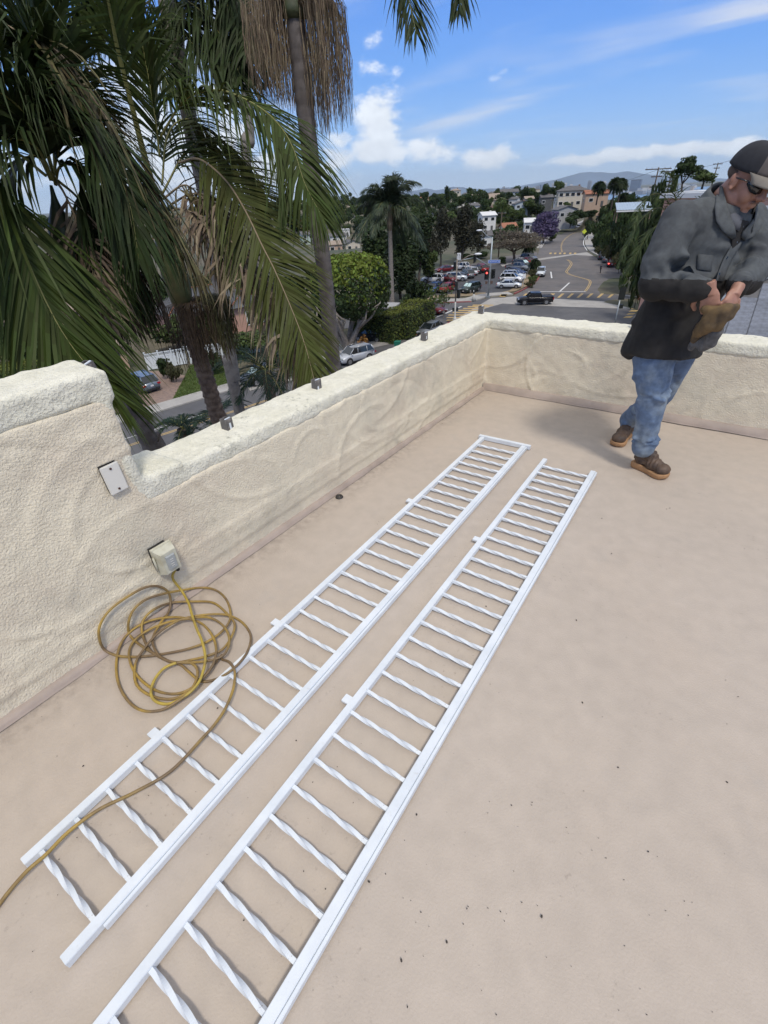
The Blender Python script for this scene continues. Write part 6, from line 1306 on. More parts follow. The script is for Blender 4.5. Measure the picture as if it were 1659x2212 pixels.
b_ = G(1023, 650)
hy = empty('concrete_marker', b_, label='small pale conical post on the verge between the dark SUV and the mast', cat='post'); MB().tube([(0, 0, 0), (0, 0, .6), (0, 0, 1.1)], [.42, .26, .16], 8).build('skirt', mat('pale_stone', (.45, .44, .41), .8), hy); MB().tube([(0, 0, 1.1), (0, 0, 1.5), (0, 0, 1.9), (0, 0, 2.15)], [.16, .20, .14, .16], 8).build('top', m_signal, hy); MB().ellipsoid((-.0, -.2, 1.55), (.08, .06, .16), 8, 6).build('badge', m_signw, hy)
# yellow-green warning sign shapes on the bank
for (u, v, lb) in ((1259, 520, 'fluorescent yellow sign at the foot of the right bank'), (1146, 548, 'fluorescent yellow sign left of the hill road')):
    p = G(u, v); e = empty('road_sign', p, fc, label=lb, cat='road sign'); MB().tube([(0, 0, 0), (0, 0, 3.0)], .05, 6).build('post', m_galv, e); MB().box((.05, 0, 2.7), (.04, 1.1, 1.1), mtx=Matrix.Rotation(math.pi/4, 3, 'X')).build('panel', mat('fluoro_sign', (.55, .62, .05), .5), e)
p = G(1085, 634); e = empty('road_sign', p+Vector((3, 2, 0)), fc, label='small grey sign on a thin post beside the silver sedan', cat='road sign'); MB().tube([(0, 0, 0), (0, 0, 3.0)], .04, 6).build('post', m_galv, e); MB().box((.05, 0, 2.7), (.03, .5, .7)).build('panel', m_signw, e)

# ================================================================== PLANTING
def Tg(u, v, d): 
    p = atd(u, v, d); z = TZ(p.x, p.y); return Vector((p.x, p.y, z))
# clipped ficus; overhead sun painted in as lime leaves on top, dark below
fx = G(752, 757); fe = empty('ficus_tree', fx, label='big round clipped tree with its sunlit top coloured lime green beside the tall palm trunk', cat='tree')
Rf = 4.35; top_ = atd(762, 545, fx.xy.length+3).z; hc = top_-ZS; bm_ = atd(752, 690, fx.xy.length).z-ZS
ctr = (-.1, 1.6, (hc+bm_)/2); Hf = (hc-bm_)
def trunks(parent, base, m_, n_, h, sp, r0, seed, sub=3):
    r = random.Random(seed); mb = MB()
    for k in range(n_):
        a = 6.283*k/n_+r.uniform(-.4, .4); o = Vector((math.cos(a), math.sin(a), 0)); pts = [Vector(base)+o*r0*.3, Vector(base)+o*sp*.25+Vector((r.uniform(-.1, .1), 0, h*.35)), Vector(base)+o*sp*.6+Vector((0, 0, h*.75)), Vector(base)+o*sp+Vector((0, 0, h*1.25))]
        mb.tube(catmull(pts, 5), [r0*(1-.55*i/15) for i in range(16)], 9)
        for s in range(sub): q = pts[2]; mb.tube([q, q+o*sp*.4+Vector((r.uniform(-.8, .8), r.uniform(-.8, .8), h*.4)), q+o*sp*.8+Vector((r.uniform(-1.2, 1.2), r.uniform(-1.2, 1.2), h*.9))], [r0*.4, r0*.28, r0*.1], 6)
    mb.tube([Vector(base)+Vector((0, 0, -.5)), Vector(base)+Vector((0, 0, .9))], [r0*2.1, r0*1.3], 12); return mb.build('trunk', m_, parent)
trunks(fe, (0, 0, 0), m_barkg, 6, bm_*.95, 2.6, .42, 5)
n_ = 9000; d_ = rng.normal(0, 1, (n_, 3)); d_ /= np.linalg.norm(d_, axis=1)[:, None]; ex = .8; sd3 = np.sign(d_)*np.abs(d_)**ex; rr_ = rng.uniform(.80, 1.02, n_)
lump = np.array([noise.noise(Vector((float(a), float(b), float(c)))*3.2) for a, b, c in d_]); rr_ *= 1+.07*lump
Pf = np.array(ctr)+sd3*np.array([Rf, Rf, Hf/2*1.04])*rr_[:, None]
lit_top = (d_[:, 2]+rng.normal(0, .28, n_)+lump*.9) > .30
quads('crown', cards(Pf, d_, .25, 1.7, .7), [L_dark, L_lime], fe, mi=lit_top.astype(int))
# hedges: a dense clipped mass of small leaves over dark twigs
def hedge(name, poly_pts, width, h, m_, label, n=5000, size=.16, top=None):
    a, b = Vector(poly_pts[0]), Vector(poly_pts[1]); Lh = (b-a).length; e = empty(name, a, math.atan2(b.y-a.y, b.x-a.x), label=label, cat='hedge')
    MB().box((Lh/2, 0, h/2-.2), (Lh-.3, width-.35, h)).build('twigs', mat('hedge_core', (.012, .016, .008), 1.0), e)
    P = np.empty((n, 3)); N_ = np.zeros((n, 3)); a1_ = Lh*width; a2_ = 2*Lh*h; a3_ = 2*width*h; t = a1_+a2_+a3_
    for i in range(n):
        q = random.random()*t
        if q < a1_: P[i] = (random.random()*Lh, (random.random()-.5)*width, h); N_[i] = (0, 0, 1)
        elif q < a1_+a2_: s = random.choice((-1, 1)); P[i] = (random.random()*Lh, s*width/2, random.random()*h); N_[i] = (0, s, .2)
        else: s = random.choice((0, 1)); P[i] = (s*Lh, (random.random()-.5)*width, random.random()*h); N_[i] = (s*2-1, 0, .2)
    P += rng.normal(0, .07, (n, 3)); P[:, 2] += .12*np.sin(P[:, 0]*1.3)*(P[:, 2] > h*.9)
    mi = ((N_[:, 2] > .5) | (rng.random(n) < .22)).astype(int); quads('foliage', cards(P, N_, size, 1.4, .6), [L_mid, m_], e, mi=mi); return e
hedge('clipped_hedge', (G(772, 728), G(862, 738)), 3.0, 3.3, L_hedge, 'clipped hedge facing the street left of the corner', 6000)
hedge('clipped_hedge', (G(862, 738)+Vector((-.8, .8, 0)), G(922, 703)+Vector((-.8, .8, 0))), 3.2, 3.4, L_hedge, 'clipped hedge running along the sidewalk towards the crosswalk', 6000)
hedge('clipped_hedge', (onz(-60, 890, ZS), onz(108, 852, ZS)), 4.0, 3.4, L_hedge, 'tall dense hedge at the left edge above the raised parapet', 9000)
PL = []   # trees: key, u, v_top, u_width_px, d, height, label, group
def tree_at(key, u, vt, wpx, d, label, group=None, vb=None, hmin=2.5, cat=None):
    """crown top seen at (u, vt), crown wpx wide, standing d metres off"""
    p = Tg(u, vt+40, d); top = atd(u, vt, d); depth = -(RX[:, 2] @ (np.array(top)-np.array([0, 0, CAM_H]))); w = wpx*depth/FPX; h = max(hmin, top.z-p.z) if vb is None else max(hmin, top.z-atd(u, vb, d).z)
    if vb is not None: p = Vector((top.x, top.y, top.z-h))
    else: p = Vector((top.x, top.y, top.z-h))
    return put(key, p, h, w, None, label, group, cat)
# dark masses behind the street
g1 = 'dark trees behind the parking lot'
for i, (k, u, v, w, d, lb) in enumerate((('tall_1', 905, 478, 70, 105, 'dark bushy tree directly behind the queen palm'), ('tall_2', 812, 478, 80, 100, 'dark tree left of the queen palm above the lime one'), ('tall_3', 862, 505, 80, 92, 'dark tree mass right of the lime green tree'), ('brown_1', 955, 452, 60, 135, 'wispy dark brown-green tree left of the pair behind the lot'), ('brown_2', 1003, 448, 70, 140, 'wispy dark brown-green tree in the middle behind the lot'), ('brown_1', 1035, 478, 50, 150, 'wispy brownish tree left of the tall wooden pole'), ('brown_2', 925, 492, 60, 118, 'wispy dark tree nearer the back of the parking lot'), ('mid_1', 925, 548, 46, 108, 'small rounded tree over the white SUV at the lot edge'), ('tall_1', 880, 560, 60, 88, 'dark tree low behind the corner hedge'), ('dshrub_1', 905, 610, 62, 80, 'bushy dark shrub at the end of the corner hedge'), ('dshrub_2', 885, 640, 50, 74, 'leafy shrub right behind the corner hedge'), ('brown_1', 1000, 510, 46, 150, 'thin brown tree over the middle row of the lot'))):
    tree_at(k, u, v, w, d, lb, g1)
for (k, u, v, w, d, lb) in (('round_2', 1093, 488, 62, 190, 'rounded dark tree with reddish tint left of the bare tree'), ('mid_2', 1060, 508, 30, 200, 'small green tree below the white stepped house'), ('round_1', 1177, 462, 1, 1, ''),):
    if w > 1: tree_at(k, u, v, w, d, lb)
# jacaranda
jp = G(1181, 522); je = tree_proto('jacaranda_tree', 5.6, 8.6, 6.6, L_purple, m_bark, 4200, .42, 31, k=11, lr=.42, tr=.3); je.location = atd(1181, 506, 190)-Vector((0, 0, 1.2)); je['label'] = 'purple flowering jacaranda tree beside the hill road'
dj = 190; topj = atd(1181, 464, dj); je.location = (topj.x, topj.y, topj.z-8.4); je.scale = (1.0, 1.0, 1.0)
# bare spreading tree at the back of the lot
te = tree_proto('spreading_tree', 8.5, 8.5, 5.0, mat('leaf_bare', (.12, .10, .075), .9, island=.3, sub=.2), m_bark, 5200, .28, 41, k=14, lr=.36, tr=.35, flat=.6, inner=.3); tb = G(1110, 566); tt = atd(1120, 500, tb.xy.length)
te.location = (tb.x, tb.y, ZS); te.scale = (1.0, 1.0, max(.8, (tt.z-ZS)/8.5)); te['label'] = 'wide bare-looking grey-brown spreading tree at the back of the lot'
# upper-left valley and hillside trees
gh = 'trees spread over the far hillside'; r = random.Random(12)
def hill_d(u, v):
    """distance at which the line of sight meets the hillside"""
    d = 130
    while d < 640:
        p = atd(u, v, d)
        if p.z < TZ(p.x, p.y): return d
        d += 12
    return 600
hc_ = 0
def hill_label(kk, u, row):
    k = {'round': 'round dark green tree', 'mid': 'mid green leafy tree', 'dshrub': 'low dark bush', 'shrub': 'low green bush', 'tall': 'tall dark tree'}[kk.rsplit('_', 1)[0]]
    a = 'on the ridge line' if row < 3 else 'halfway up the far hillside' if row < 6 else 'low on the far slope'
    b = 'seen through the palm fronds' if u < 560 else 'just left of the tall grey trunk' if u < 690 else 'right of the tall grey trunk' if u < 800 else 'behind the queen palm' if u < 900 else 'above the parking lot' if u < 1050 else 'above the bare spreading tree'
    return k+' '+a+', '+b
kinds = ['round_1', 'round_2', 'mid_1', 'mid_2', 'round_3', 'mid_3', 'dshrub_1', 'shrub_1', 'tall_2', 'round_4']
for row, (v, step, wpx) in enumerate(((441, 15, 14), (447, 16, 15), (455, 17, 17), (465, 18, 19), (477, 19, 22), (490, 21, 25), (505, 24, 29), (522, 28, 34), (543, 34, 42), (566, 42, 50), (592, 54, 62))):
    u = -30+r.uniform(0, step)
    while u < 1330:
        hz_ = 423-.049*(u-829); vv = v+(hz_-423)*1.0+(3 if u < 600 else 0)+r.uniform(-4, 4)
        lim = 1260 if v < 460 else 1225 if v < 472 else 1172 if v < 500 else 1150 if v < 515 else 1090 if v < 530 else 1050 if v < 550 else 690
        if u < lim and not (690 < u < 900 and v > 530) and vv > hz_+6:
            d = hill_d(u, vv); p = atd(u, vv, d); wp = wpx*r.uniform(.7, 1.35); depth = d*.88; w = wp*depth/FPX; w = min(w, 13); h = w*r.uniform(.75, 1.15)
            if (u < 560 and r.random() < .80) or hc_ >= 296: u += step; continue
            kk = r.choice(kinds); put(kk, Vector((p.x, p.y, TZ(p.x, p.y)-.3)), h, w, None, hill_label(kk, u, row), gh); hc_ += 1
        u += step*r.uniform(.75, 1.3)
print('hill trees', hc_)
# named skyline trees
tree_at('cypress_1', 967, 405, 13, 400, 'dark columnar cypress on the skyline', vb=440); tree_at('round_3', 937, 419, 18, 420, 'round dark tree left of the cypress', vb=440); tree_at('mid_3', 953, 421, 12, 430, 'small round tree touching the cypress', vb=436)
tree_at('pine_1', 741, 432, 26, 560, 'flat topped dark tree behind the white block house', vb=446); tree_at('round_4', 1180, 399, 22, 330, 'dark round tree standing before the city towers', vb=432); tree_at('cypress_1', 797, 422, 5, 560, 'tiny cypress beside the skyline fan palm', vb=440)
tree_at('mid_1', 1206, 424, 16, 300, 'small tree right of the dark round one', vb=440); tree_at('round_1', 1150, 446, 30, 300, 'dark tree between the blue gable house and the cream house', vb=470); tree_at('mid_2', 1160, 468, 34, 250, 'green tree above the jacaranda', vb=492); tree_at('round_2', 1250, 455, 50, 235, 'dark hedge-like trees below the cream house', vb=482); tree_at('round_3', 1235, 468, 34, 225, 'dark rounded tree beside the bay window house', vb=490); tree_at('mid_3', 1130, 478, 30, 230, 'green tree before the pale gable-front house', vb=500)
tree_at('round_1', 1275, 455, 34, 240, 'dark tree in front of the orange roof house', vb=475); tree_at('mid_1', 1225, 438, 18, 250, 'pale shrub against the cream house front', vb=452)
tree_at('pine_2', 1490, 343, 62, 110, 'large umbrella-shaped tree on the skyline left of the cap', vb=425); tree_at('mid_2', 1527, 368, 60, 120, 'rounded green tree behind the man, right of the umbrella tree', vb=400)
gb_ = 'shrubs covering the bank right of the road'
for i, (k, u, v, w, d) in enumerate((('dshrub_1', 1425, 398, 34, 120), ('shrub_2', 1452, 402, 40, 115), ('dshrub_2', 1412, 418, 40, 110), ('shrub_1', 1440, 425, 50, 100), ('round_1', 1370, 420, 30, 230), ('mid_1', 1345, 428, 34, 240), ('round_2', 1390, 424, 26, 200), ('round_3', 1325, 432, 30, 250), ('round_4', 1306, 448, 30, 240), ('round_2', 1300, 470, 44, 175), ('mid_3', 1330, 462, 50, 160), ('round_1', 1350, 452, 50, 140), ('mid_2', 1385, 458, 44, 125), ('dshrub_1', 1300, 500, 30, 165), ('olive_1', 1290, 510, 26, 175), ('shrub_1', 1320, 498, 44, 145), ('olive_2', 1330, 520, 46, 132), ('dshrub_2', 1350, 495, 50, 130), ('mid_1', 1380, 480, 60, 112), ('olive_1', 1365, 528, 46, 116), ('shrub_2', 1400, 470, 60, 96), ('dshrub_1', 1420, 455, 60, 84), ('olive_2', 1300, 532, 30, 150), ('olive_1', 1345, 545, 40, 120), ('shrub_1', 1395, 520, 50, 100), ('olive_2', 1410, 545, 50, 92), ('dshrub_2', 1430, 500, 60, 84), ('shrub_2', 1450, 540, 60, 78), ('mid_2', 1450, 470, 60, 74), ('round_3', 1480, 520, 80, 72), ('dshrub_1', 1500, 450, 60, 70), ('round_1', 1275, 478, 26, 200), ('mid_1', 1560, 520, 90, 70), ('dshrub_2', 1640, 560, 60, 40), ('shrub_1', 1610, 545, 60, 60))):
    tree_at(k, u, v, w, d, {'dshrub': 'dark low shrub', 'shrub': 'green shrub', 'olive': 'olive-grey shrub', 'round': 'rounded dark tree', 'mid': 'leafy green tree'}[k.rsplit('_', 1)[0]]+' on the right bank, '+('beside the upper hill road' if u < 1312 else 'above the three stopped cars' if u < 1358 else 'next to the pale blue carport' if u < 1396 else 'by the tallest utility pole' if u < 1446 else 'half hidden behind the man')+(' near its top' if v < 460 else ' low down'), gb_, hmin=1.6)
# median planting and lot shrubs
for i, (k, u, v, w, d, lb) in enumerate((('olive_1', 1152, 582, 22, 112, 'olive shrub at the far end of the strip beside the lot'), ('shrub_1', 1152, 596, 22, 106, 'green shrub in the middle of the strip beside the lot'), ('olive_2', 1146, 606, 24, 101, 'olive shrub at the near end of the strip beside the lot'), ('dshrub_1', 1086, 555, 21, 136, 'dark clipped bush at the back of the lot'), ('shrub_2', 1030, 574, 22, 128, 'low green shrub at the back of the middle row'), ('dshrub_2', 1012, 548, 40, 150, 'dark shrub line below the wispy trees'), ('dshrub_1', 1040, 545, 40, 150, 'dark shrub line right of the street lamp'), ('mid_3', 1195, 505, 20, 195, 'small green shrub under the jacaranda'))): tree_at(k, u, v, w, d, lb, hmin=1.0)
# across the street, left
for (k, u, v, w, d, lb) in (('mid_2', 40, 715, 150, 62, 'leafy shrub mass with red flowers below the pink house'), ('dshrub_2', 95, 720, 120, 60, 'dark shrub left of the driveway behind the fronds'), ('mid_1', 370, 690, 110, 68, 'flowering climber above the white gate'), ('shrub_2', 430, 680, 120, 72, 'leafy shrub behind the brown ringed trunk'), ('round_4', 430, 600, 150, 95, 'dark garden tree behind the white fence'), ('round_2', 340, 620, 90, 80, 'dark tree between the peach house and the bungalow'), ('mid_3', 540, 720, 95, 62, 'bushy climber spilling over the white fence'), ('shrub_1', 505, 735, 50, 60, 'green shrub at the end of the white fence'), ('dshrub_1', 350, 775, 40, 56, 'small clipped bush by the white gate'), ('olive_2', 370, 785, 36, 54, 'spiky low plant at the edge of the driveway'), ('dshrub_2', 450, 760, 60, 55, 'dark low bush at the edge of the lawn'), ('round_3', 620, 600, 110, 90, 'dark tree behind the bungalow, left of the palm trunk'), ('tall_3', 690, 560, 80, 85, 'dark tree behind the tall palm trunk'), ('shrub_2', 180, 760, 80, 58, 'dry shrub with pale stems behind the raised wall end'), ('round_1', 560, 600, 110, 100, 'dark garden tree above the bungalow roof'), ('mid_1', 490, 610, 100, 98, 'green garden tree between the palm trunks'), ('round_4', 250, 590, 110, 100, 'dark tree above the peach house'), ('mid_2', 150, 600, 110, 105, 'green tree behind the long palm frond'), ('round_2', 50, 590, 110, 100, 'dark tree above the pink house at left'), ('tall_1', 690, 640, 60, 68, 'dark foliage behind the silver SUV')): tree_at(k, u, v, w, d, lb, hmin=.9)
o = tree_proto('rust_shrub', .75, 1.9, 1.7, L_tan, m_bark, 700, .14, 77, k=7, tr=.04, cat='shrub'); o.location = onz(786, 764, ZS)+Vector((-.6, .6, 0)); o['label'] = 'small rust coloured shrub between the bins and the black sedan'
for (u, v, lb) in ((935, 700, 'thin young street tree at the corner of the hedge'), (958, 690, 'thin young street tree next to the signal pole')):
    o = tree_proto('young_tree', 1.6, 4.6, 2.6, L_mid, m_barkg, 260, .22, u, k=6, tr=.06, inner=.2); o.location = G(u, v); o['label'] = lb
# fan palms far away
fanm = leaf('fan_leaf', (.030, .045, .020))
def fan_palm(u, vt, vb, d, label, R=1.7, group=None, droop=.35, n=170):
    b = atd(u, vb, d); h = atd(u, vt, d).z-b.z; e = empty('fan_palm', b, 0, label=label, cat='palm tree', group=group); tr_h = h-R*.6
    MB().tube([(0, 0, -2), (0, 0, tr_h)], [.30, .2], 6).build('trunk', m_bark, e); V = []
    for k in range(n):
        d_ = Vector((random.gauss(0, 1), random.gauss(0, 1), random.gauss(.15, .75))).normalized(); c = Vector((0, 0, tr_h+R*.15)); s = d_.orthogonal().normalized()*R*.13; e1_ = c+d_*R*.5; e2_ = c+d_*R+Vector((0, 0, -droop*R)); V.append([tuple(c+s*.3), tuple(e1_+s), tuple(e2_), tuple(e1_-s)])
    quads('crown', np.array(V), fanm, e)
gf = 'fan palms on the skyline'
for (u, vt, vb, d, R, lb) in ((725, 424, 441, 560, 2.6, 'short fan palm left end of the skyline'), (758, 416, 446, 560, 2.2, 'tallest thin fan palm on the skyline'), (787, 422, 442, 560, 2.8, 'shaggy fan palm next to the tiny cypress'), (618, 433, 448, 560, 2.6, 'lone fan palm seen left of the tall trunk'), (921, 420, 434, 540, 2.4, 'small fan palm by the orange skyline roof')): fan_palm(u, vt, vb, d, lb, R, gf)
for (u, vt, vb, d, R, lb) in ((1290, 394, 430, 235, 3.0, 'windblown fan palm left of the pair by the orange roof'), (1320, 386, 450, 200, 2.8, 'tallest windblown fan palm right of the orange roof'), (1330, 388, 462, 205, 2.6, 'windblown fan palm leaning against its taller neighbour'), (1206, 408, 440, 300, 2.2, 'slim fan palm before the city towers'), (1301, 408, 432, 260, 1.5, 'small dark fan palm between the windblown ones'), (1345, 418, 446, 230, 3.0, 'low fan palm at the edge of the bay')): fan_palm(u, vt, vb, d, lb, R, 'windblown fan palms near the orange roof')
for (u, vt, vb, d, R, lb) in ((1152, 560, 598, 118, 1.6, 'small palm at the tip of the strip beside the hill road'), (1140, 520, 560, 150, 2.2, 'palm beside the bare spreading tree')): fan_palm(u, vt, vb, d, lb, R, None, .5)
# drooping feathery branch right beside the man
fb_ = atd(1480, 540, 17.0); ef = empty('feathery_palm', (fb_.x+.3, fb_.y, ZS), label='feathery green palm crown reaching out from behind the man', cat='palm tree')
ringed_trunk(ef, [(fb_.x+.3, fb_.y, ZS), (fb_.x+.1, fb_.y, -9), tuple(atd(1480, 520, 17.0))], [.16, .14, .12], m_ptrunk, .08, .01)
L_fe = leaf('palm_soft_green', (.075, .10, .040), .3, .2)
for rc in ([(1470, 500), (1430, 450), (1390, 470), (1360, 520), (1335, 578)], [(1470, 500), (1440, 480), (1405, 500), (1380, 540), (1350, 590)], [(1470, 500), (1440, 430), (1410, 420), (1385, 445), (1370, 490)], [(1470, 500), (1460, 430), (1450, 380), (1430, 370)], [(1470, 500), (1520, 430), (1570, 420), (1600, 450)], [(1470, 500), (1500, 540), (1530, 590)]): frond(ef, X(rc, 17.0, 16.2), .42, 64, L_fe, width=.030, droop=.55, lift=0, jit=.3, rr=.012)

# ================================================================== CITY, BAY, MOUNTAINS
m_water = mat('bay_water', (.10, .16, .22), .25, var=.1, vscale=.002, spec=.5)
m_far = [mat('tower_%s' % n_, c_, .6, var=.06, vscale=.02) for n_, c_ in (('pale', (.50, .50, .50)), ('grey', (.30, .32, .35)), ('dark', (.16, .18, .22)), ('blue', (.20, .27, .36)), ('tan', (.42, .38, .34)))]
wp = [onz(u, v, -58.5) for (u, v) in ((1225, 428), (1330, 432), (1480, 430), (1560, 425), (1560, 402), (1480, 404), (1400, 409), (1330, 413), (1260, 418))]
bm = bmesh.new(); vv = [bm.verts.new((p.x, p.y, -58.5)) for p in wp]; f = bm.faces.new(vv); f.normal_update()
if f.normal.z < 0: f.normal_flip()
me = bpy.data.meshes.new('bay'); bm.to_mesh(me); bm.free(); me.materials.append(m_water); setp(link('bay', me), None, None, None, 'structure')
r = random.Random(5)
def tower(u, v_top, wpx, d, mi, label, crown=0):
    base = atd(u, 420, d); z0 = -60; zt = atd(u, v_top, d).z; depth = d*.86; w = wpx*depth/FPX; e = empty('tower', (base.x, base.y, z0), face_cam(base, r.uniform(-.5, .5)), label=label, cat='skyscraper', group='city towers on the horizon'); H = zt-z0
    MB().box((0, 0, H/2), (w, w*.8, H)).build('shaft', m_far[mi], e)
    if wpx >= 4:
        nf = 6
        for k in range(nf): MB().box((0, 0, H*(.35+.6*k/nf)), (w*1.012, w*.812, H*.03)).build('window_band', m_far[2] if mi != 2 else m_far[3], e)
    if crown: MB().box((w*.1*crown, 0, H+H*.03), (w*.6, w*.5, H*.07)).build('crown', m_far[mi], e)
tl = [(1087, 404, 5, 1), (1095, 408, 7, 0), (1106, 405, 5, 2), (1113, 403, 9, 3), (1122, 410, 5, 0), (1130, 407, 6, 1), (1137, 404, 9, 4), (1146, 409, 5, 0), (1152, 405, 6, 0), (1160, 402, 7, 1), (1168, 399, 6, 3), (1175, 405, 5, 2), (1193, 396, 5, 0), (1200, 404, 4, 1), (1208, 397, 5, 2), (1214, 393, 4, 1), (1219, 395, 5, 0), (1224, 403, 4, 3), (1231, 399, 6, 0), (1238, 406, 4, 4), (1246, 402, 11, 2), (1256, 408, 4, 1), (1262, 405, 4, 0), (1270, 391, 6, 1), (1278, 404, 4, 3), (1286, 399, 8, 0), (1300, 393, 8, 0), (1309, 396, 7, 1), (1322, 400, 6, 4), (1338, 398, 6, 0)]
for i, (u, v, w, mi) in enumerate(tl): tower(u, v, w, 6500+r.uniform(-300, 300), mi, ('pale', 'grey', 'dark', 'blue', 'tan')[mi]+' high-rise in the hazy skyline, '+('left of the dark round tree' if u < 1168 else 'between the dark tree and the orange roof' if u < 1255 else 'behind the windblown fan palms'), r.choice((0, 0, 1, -1)))
tower(1369, 388, 17, 5200, 2, 'broad dark slab tower standing apart right of downtown'); tower(1361, 392, 4, 5250, 0, 'pale slab leaning on the broad dark tower'); tower(1345, 402, 6, 5600, 0, 'pale low tower between downtown and the dark slab')
fl = MB()
for k in range(170):
    u = r.uniform(1060, 1500); d = r.uniform(3800, 7600); p = atd(u, 415, d); h = r.uniform(8, 34); w = r.uniform(25, 80); fl.box((p.x, p.y, -60+h/2), (w, w*.7, h), rz=r.random()*3, mi=r.choice((0, 0, 1, 4, 1)))
fl.build('waterfront_sheds', m_far, label='pale low waterfront sheds and blocks along the far shore', cat='city blocks', kind='stuff')
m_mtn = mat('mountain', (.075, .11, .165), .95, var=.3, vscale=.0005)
def ridge(prof, d, name, thick=5000):
    """prof: (u, v_top); a long ridge of hills d metres off"""
    P = []; us = np.linspace(prof[0][0], prof[-1][0], 160); tops = np.interp(us, [p[0] for p in prof], [p[1] for p in prof]); vs = []; rows = 9
    for j in range(rows):
        s = j/(rows-1)*2-1
        for i, u in enumerate(us):
            p = atd(u, 415, d+thick*s*.5); zt = atd(u, tops[i], d).z; z = -60+(zt+60)*(1-abs(s)**1.6)*(1+.10*noise.noise(Vector((i*.14, j*.9, 3)))*(1-abs(s))+(.05*noise.noise(Vector((i*.5, j*.4, 9))) if j != 4 else .015*noise.noise(Vector((i*.5, j*.4, 9))))); vs.append((p.x, p.y, z-1))
    n = len(us); MB().add(vs, [(j*n+i, j*n+i+1, (j+1)*n+i+1, (j+1)*n+i) for j in range(rows-1) for i in range(n-1)], 0, True).build(name, m_mtn, kind='structure')
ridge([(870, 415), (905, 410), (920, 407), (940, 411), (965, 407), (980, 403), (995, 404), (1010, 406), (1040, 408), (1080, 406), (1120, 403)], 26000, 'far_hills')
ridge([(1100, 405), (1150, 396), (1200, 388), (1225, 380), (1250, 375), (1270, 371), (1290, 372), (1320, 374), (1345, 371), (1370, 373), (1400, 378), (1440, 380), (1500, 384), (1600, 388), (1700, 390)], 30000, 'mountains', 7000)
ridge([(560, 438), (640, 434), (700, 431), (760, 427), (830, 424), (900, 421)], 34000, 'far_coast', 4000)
# ================================================================== THE MAN
m_skin = mat('skin', (.36, .185, .125), .5, rgb2=(.33, .165, .12), mixscale=22, mixlo=.4, mixhi=.7, var=.06, vscale=60, bump=.0006, bscale=220)
m_jg = mat('jacket_grey_denim', (.080, .088, .092), .9, rgb2=(.056, .060, .064), mixscale=7, mixlo=.4, mixhi=.66, var=.18, vscale=40, bump=.0009, bscale=320)
m_jb = mat('jacket_black_canvas', (.014, .013, .0125), .9, rgb2=(.030, .027, .025), mixscale=5, mixlo=.45, mixhi=.7, var=.2, vscale=30, bump=.0009, bscale=320)
m_jean = mat('blue_jeans', (.105, .155, .245), .88, rgb2=(.21, .255, .30), mixscale=7, mixlo=.46, mixhi=.68, var=.22, vscale=32, bump=.0010, bscale=300)
m_boot = mat('boot_leather', (.105, .066, .043), .6, rgb2=(.060, .040, .030), mixscale=16, mixlo=.42, mixhi=.62, var=.15, vscale=50, bump=.0012, bscale=90)
m_sole = mat('boot_sole', (.36, .20, .095), .75, var=.12, vscale=30)
m_capb = mat('cap_black', (.018, .019, .024), .85, var=.2, vscale=40, bump=.0006, bscale=300); m_capg = mat('cap_grey', (.115, .10, .092), .85, var=.12, vscale=30, bump=.0006, bscale=300); m_brim = mat('cap_brim', (.20, .18, .15), .85, var=.1, vscale=30)
m_lens = mat('dark_lenses', (.01, .012, .014), .12, spec=.9); m_beard = mat('stubble', (.17, .10, .075), .8, rgb2=(.24, .14, .10), mixscale=40)
man = empty('person', (-.28, 3.15, 0), label='man in two-tone grey and black jacket, jeans and cap, looking down at his hands', cat='person')
MO = Vector((-.28, 3.15, 0))
def mp(u, v, d): return Vector(atd(u, v, d))-MO
Rt = Vector((.82, .57, 0)).normalized(); Cm = Vector((0, -1, 0)); Upz = Vector((0, 0, 1))
def capsule(m, pts, rad, n=14, mi=0):
    m.tube(pts, rad, n, mi); rad = [rad]*len(pts) if isinstance(rad, (int, float)) else rad
    for p, r in zip(pts, rad): m.ellipsoid(p, (r, r, r), n, 8, mi)
hipc = mp(1438, 735, 3.12); shR = mp(1470, 468, 3.02); shL = mp(1618, 470, 3.36); neckb = mp(1574, 440, 3.20)
elR = mp(1418, 612, 2.92); wrR = mp(1522, 626, 2.84); elL = mp(1628, 582, 3.22); wrL = mp(1592, 616, 2.98)
chest = (shR+shL)/2+Vector((0, 0, -.14)); waist = mp(1478, 640, 3.12)
# head frame
Hc = mp(1612.7, 393.9, 3.15); HS = .985; Fh = (Rt*.505+Cm*.54+Upz*-.21).normalized(); Lh = Upz.cross(Fh).normalized(); Uh = Fh.cross(Lh).normalized(); rl_ = -.066; Lh, Uh = Lh*math.cos(rl_)+Uh*math.sin(rl_), Uh*math.cos(rl_)-Lh*math.sin(rl_)
HM = Matrix((Fh, Lh, Uh)).transposed()
def hp(x, y, z): return Hc+HM @ Vector((x*HS, y*HS, z*HS))
b = MB()
def hell(c, r, n=16): b.ellipsoid(hp(*c), tuple(q*HS for q in r), n, 12, mtx=HM)
hell((-.012, 0, .045), (.098, .077, .095)); hell((.025, 0, -.01), (.075, .068, .085)); hell((.030, 0, -.060), (.066, .056, .060)); hell((.074, 0, -.098), (.022, .026, .020)); hell((.078, 0, .035), (.022, .052, .018))
hell((.010, -.040, -.062), (.052, .032, .046)); hell((.010, .040, -.062), (.052, .032, .046)); hell((.055, .040, -.030), (.035, .028, .040)); hell((.055, -.040, -.030), (.035, .028, .040))
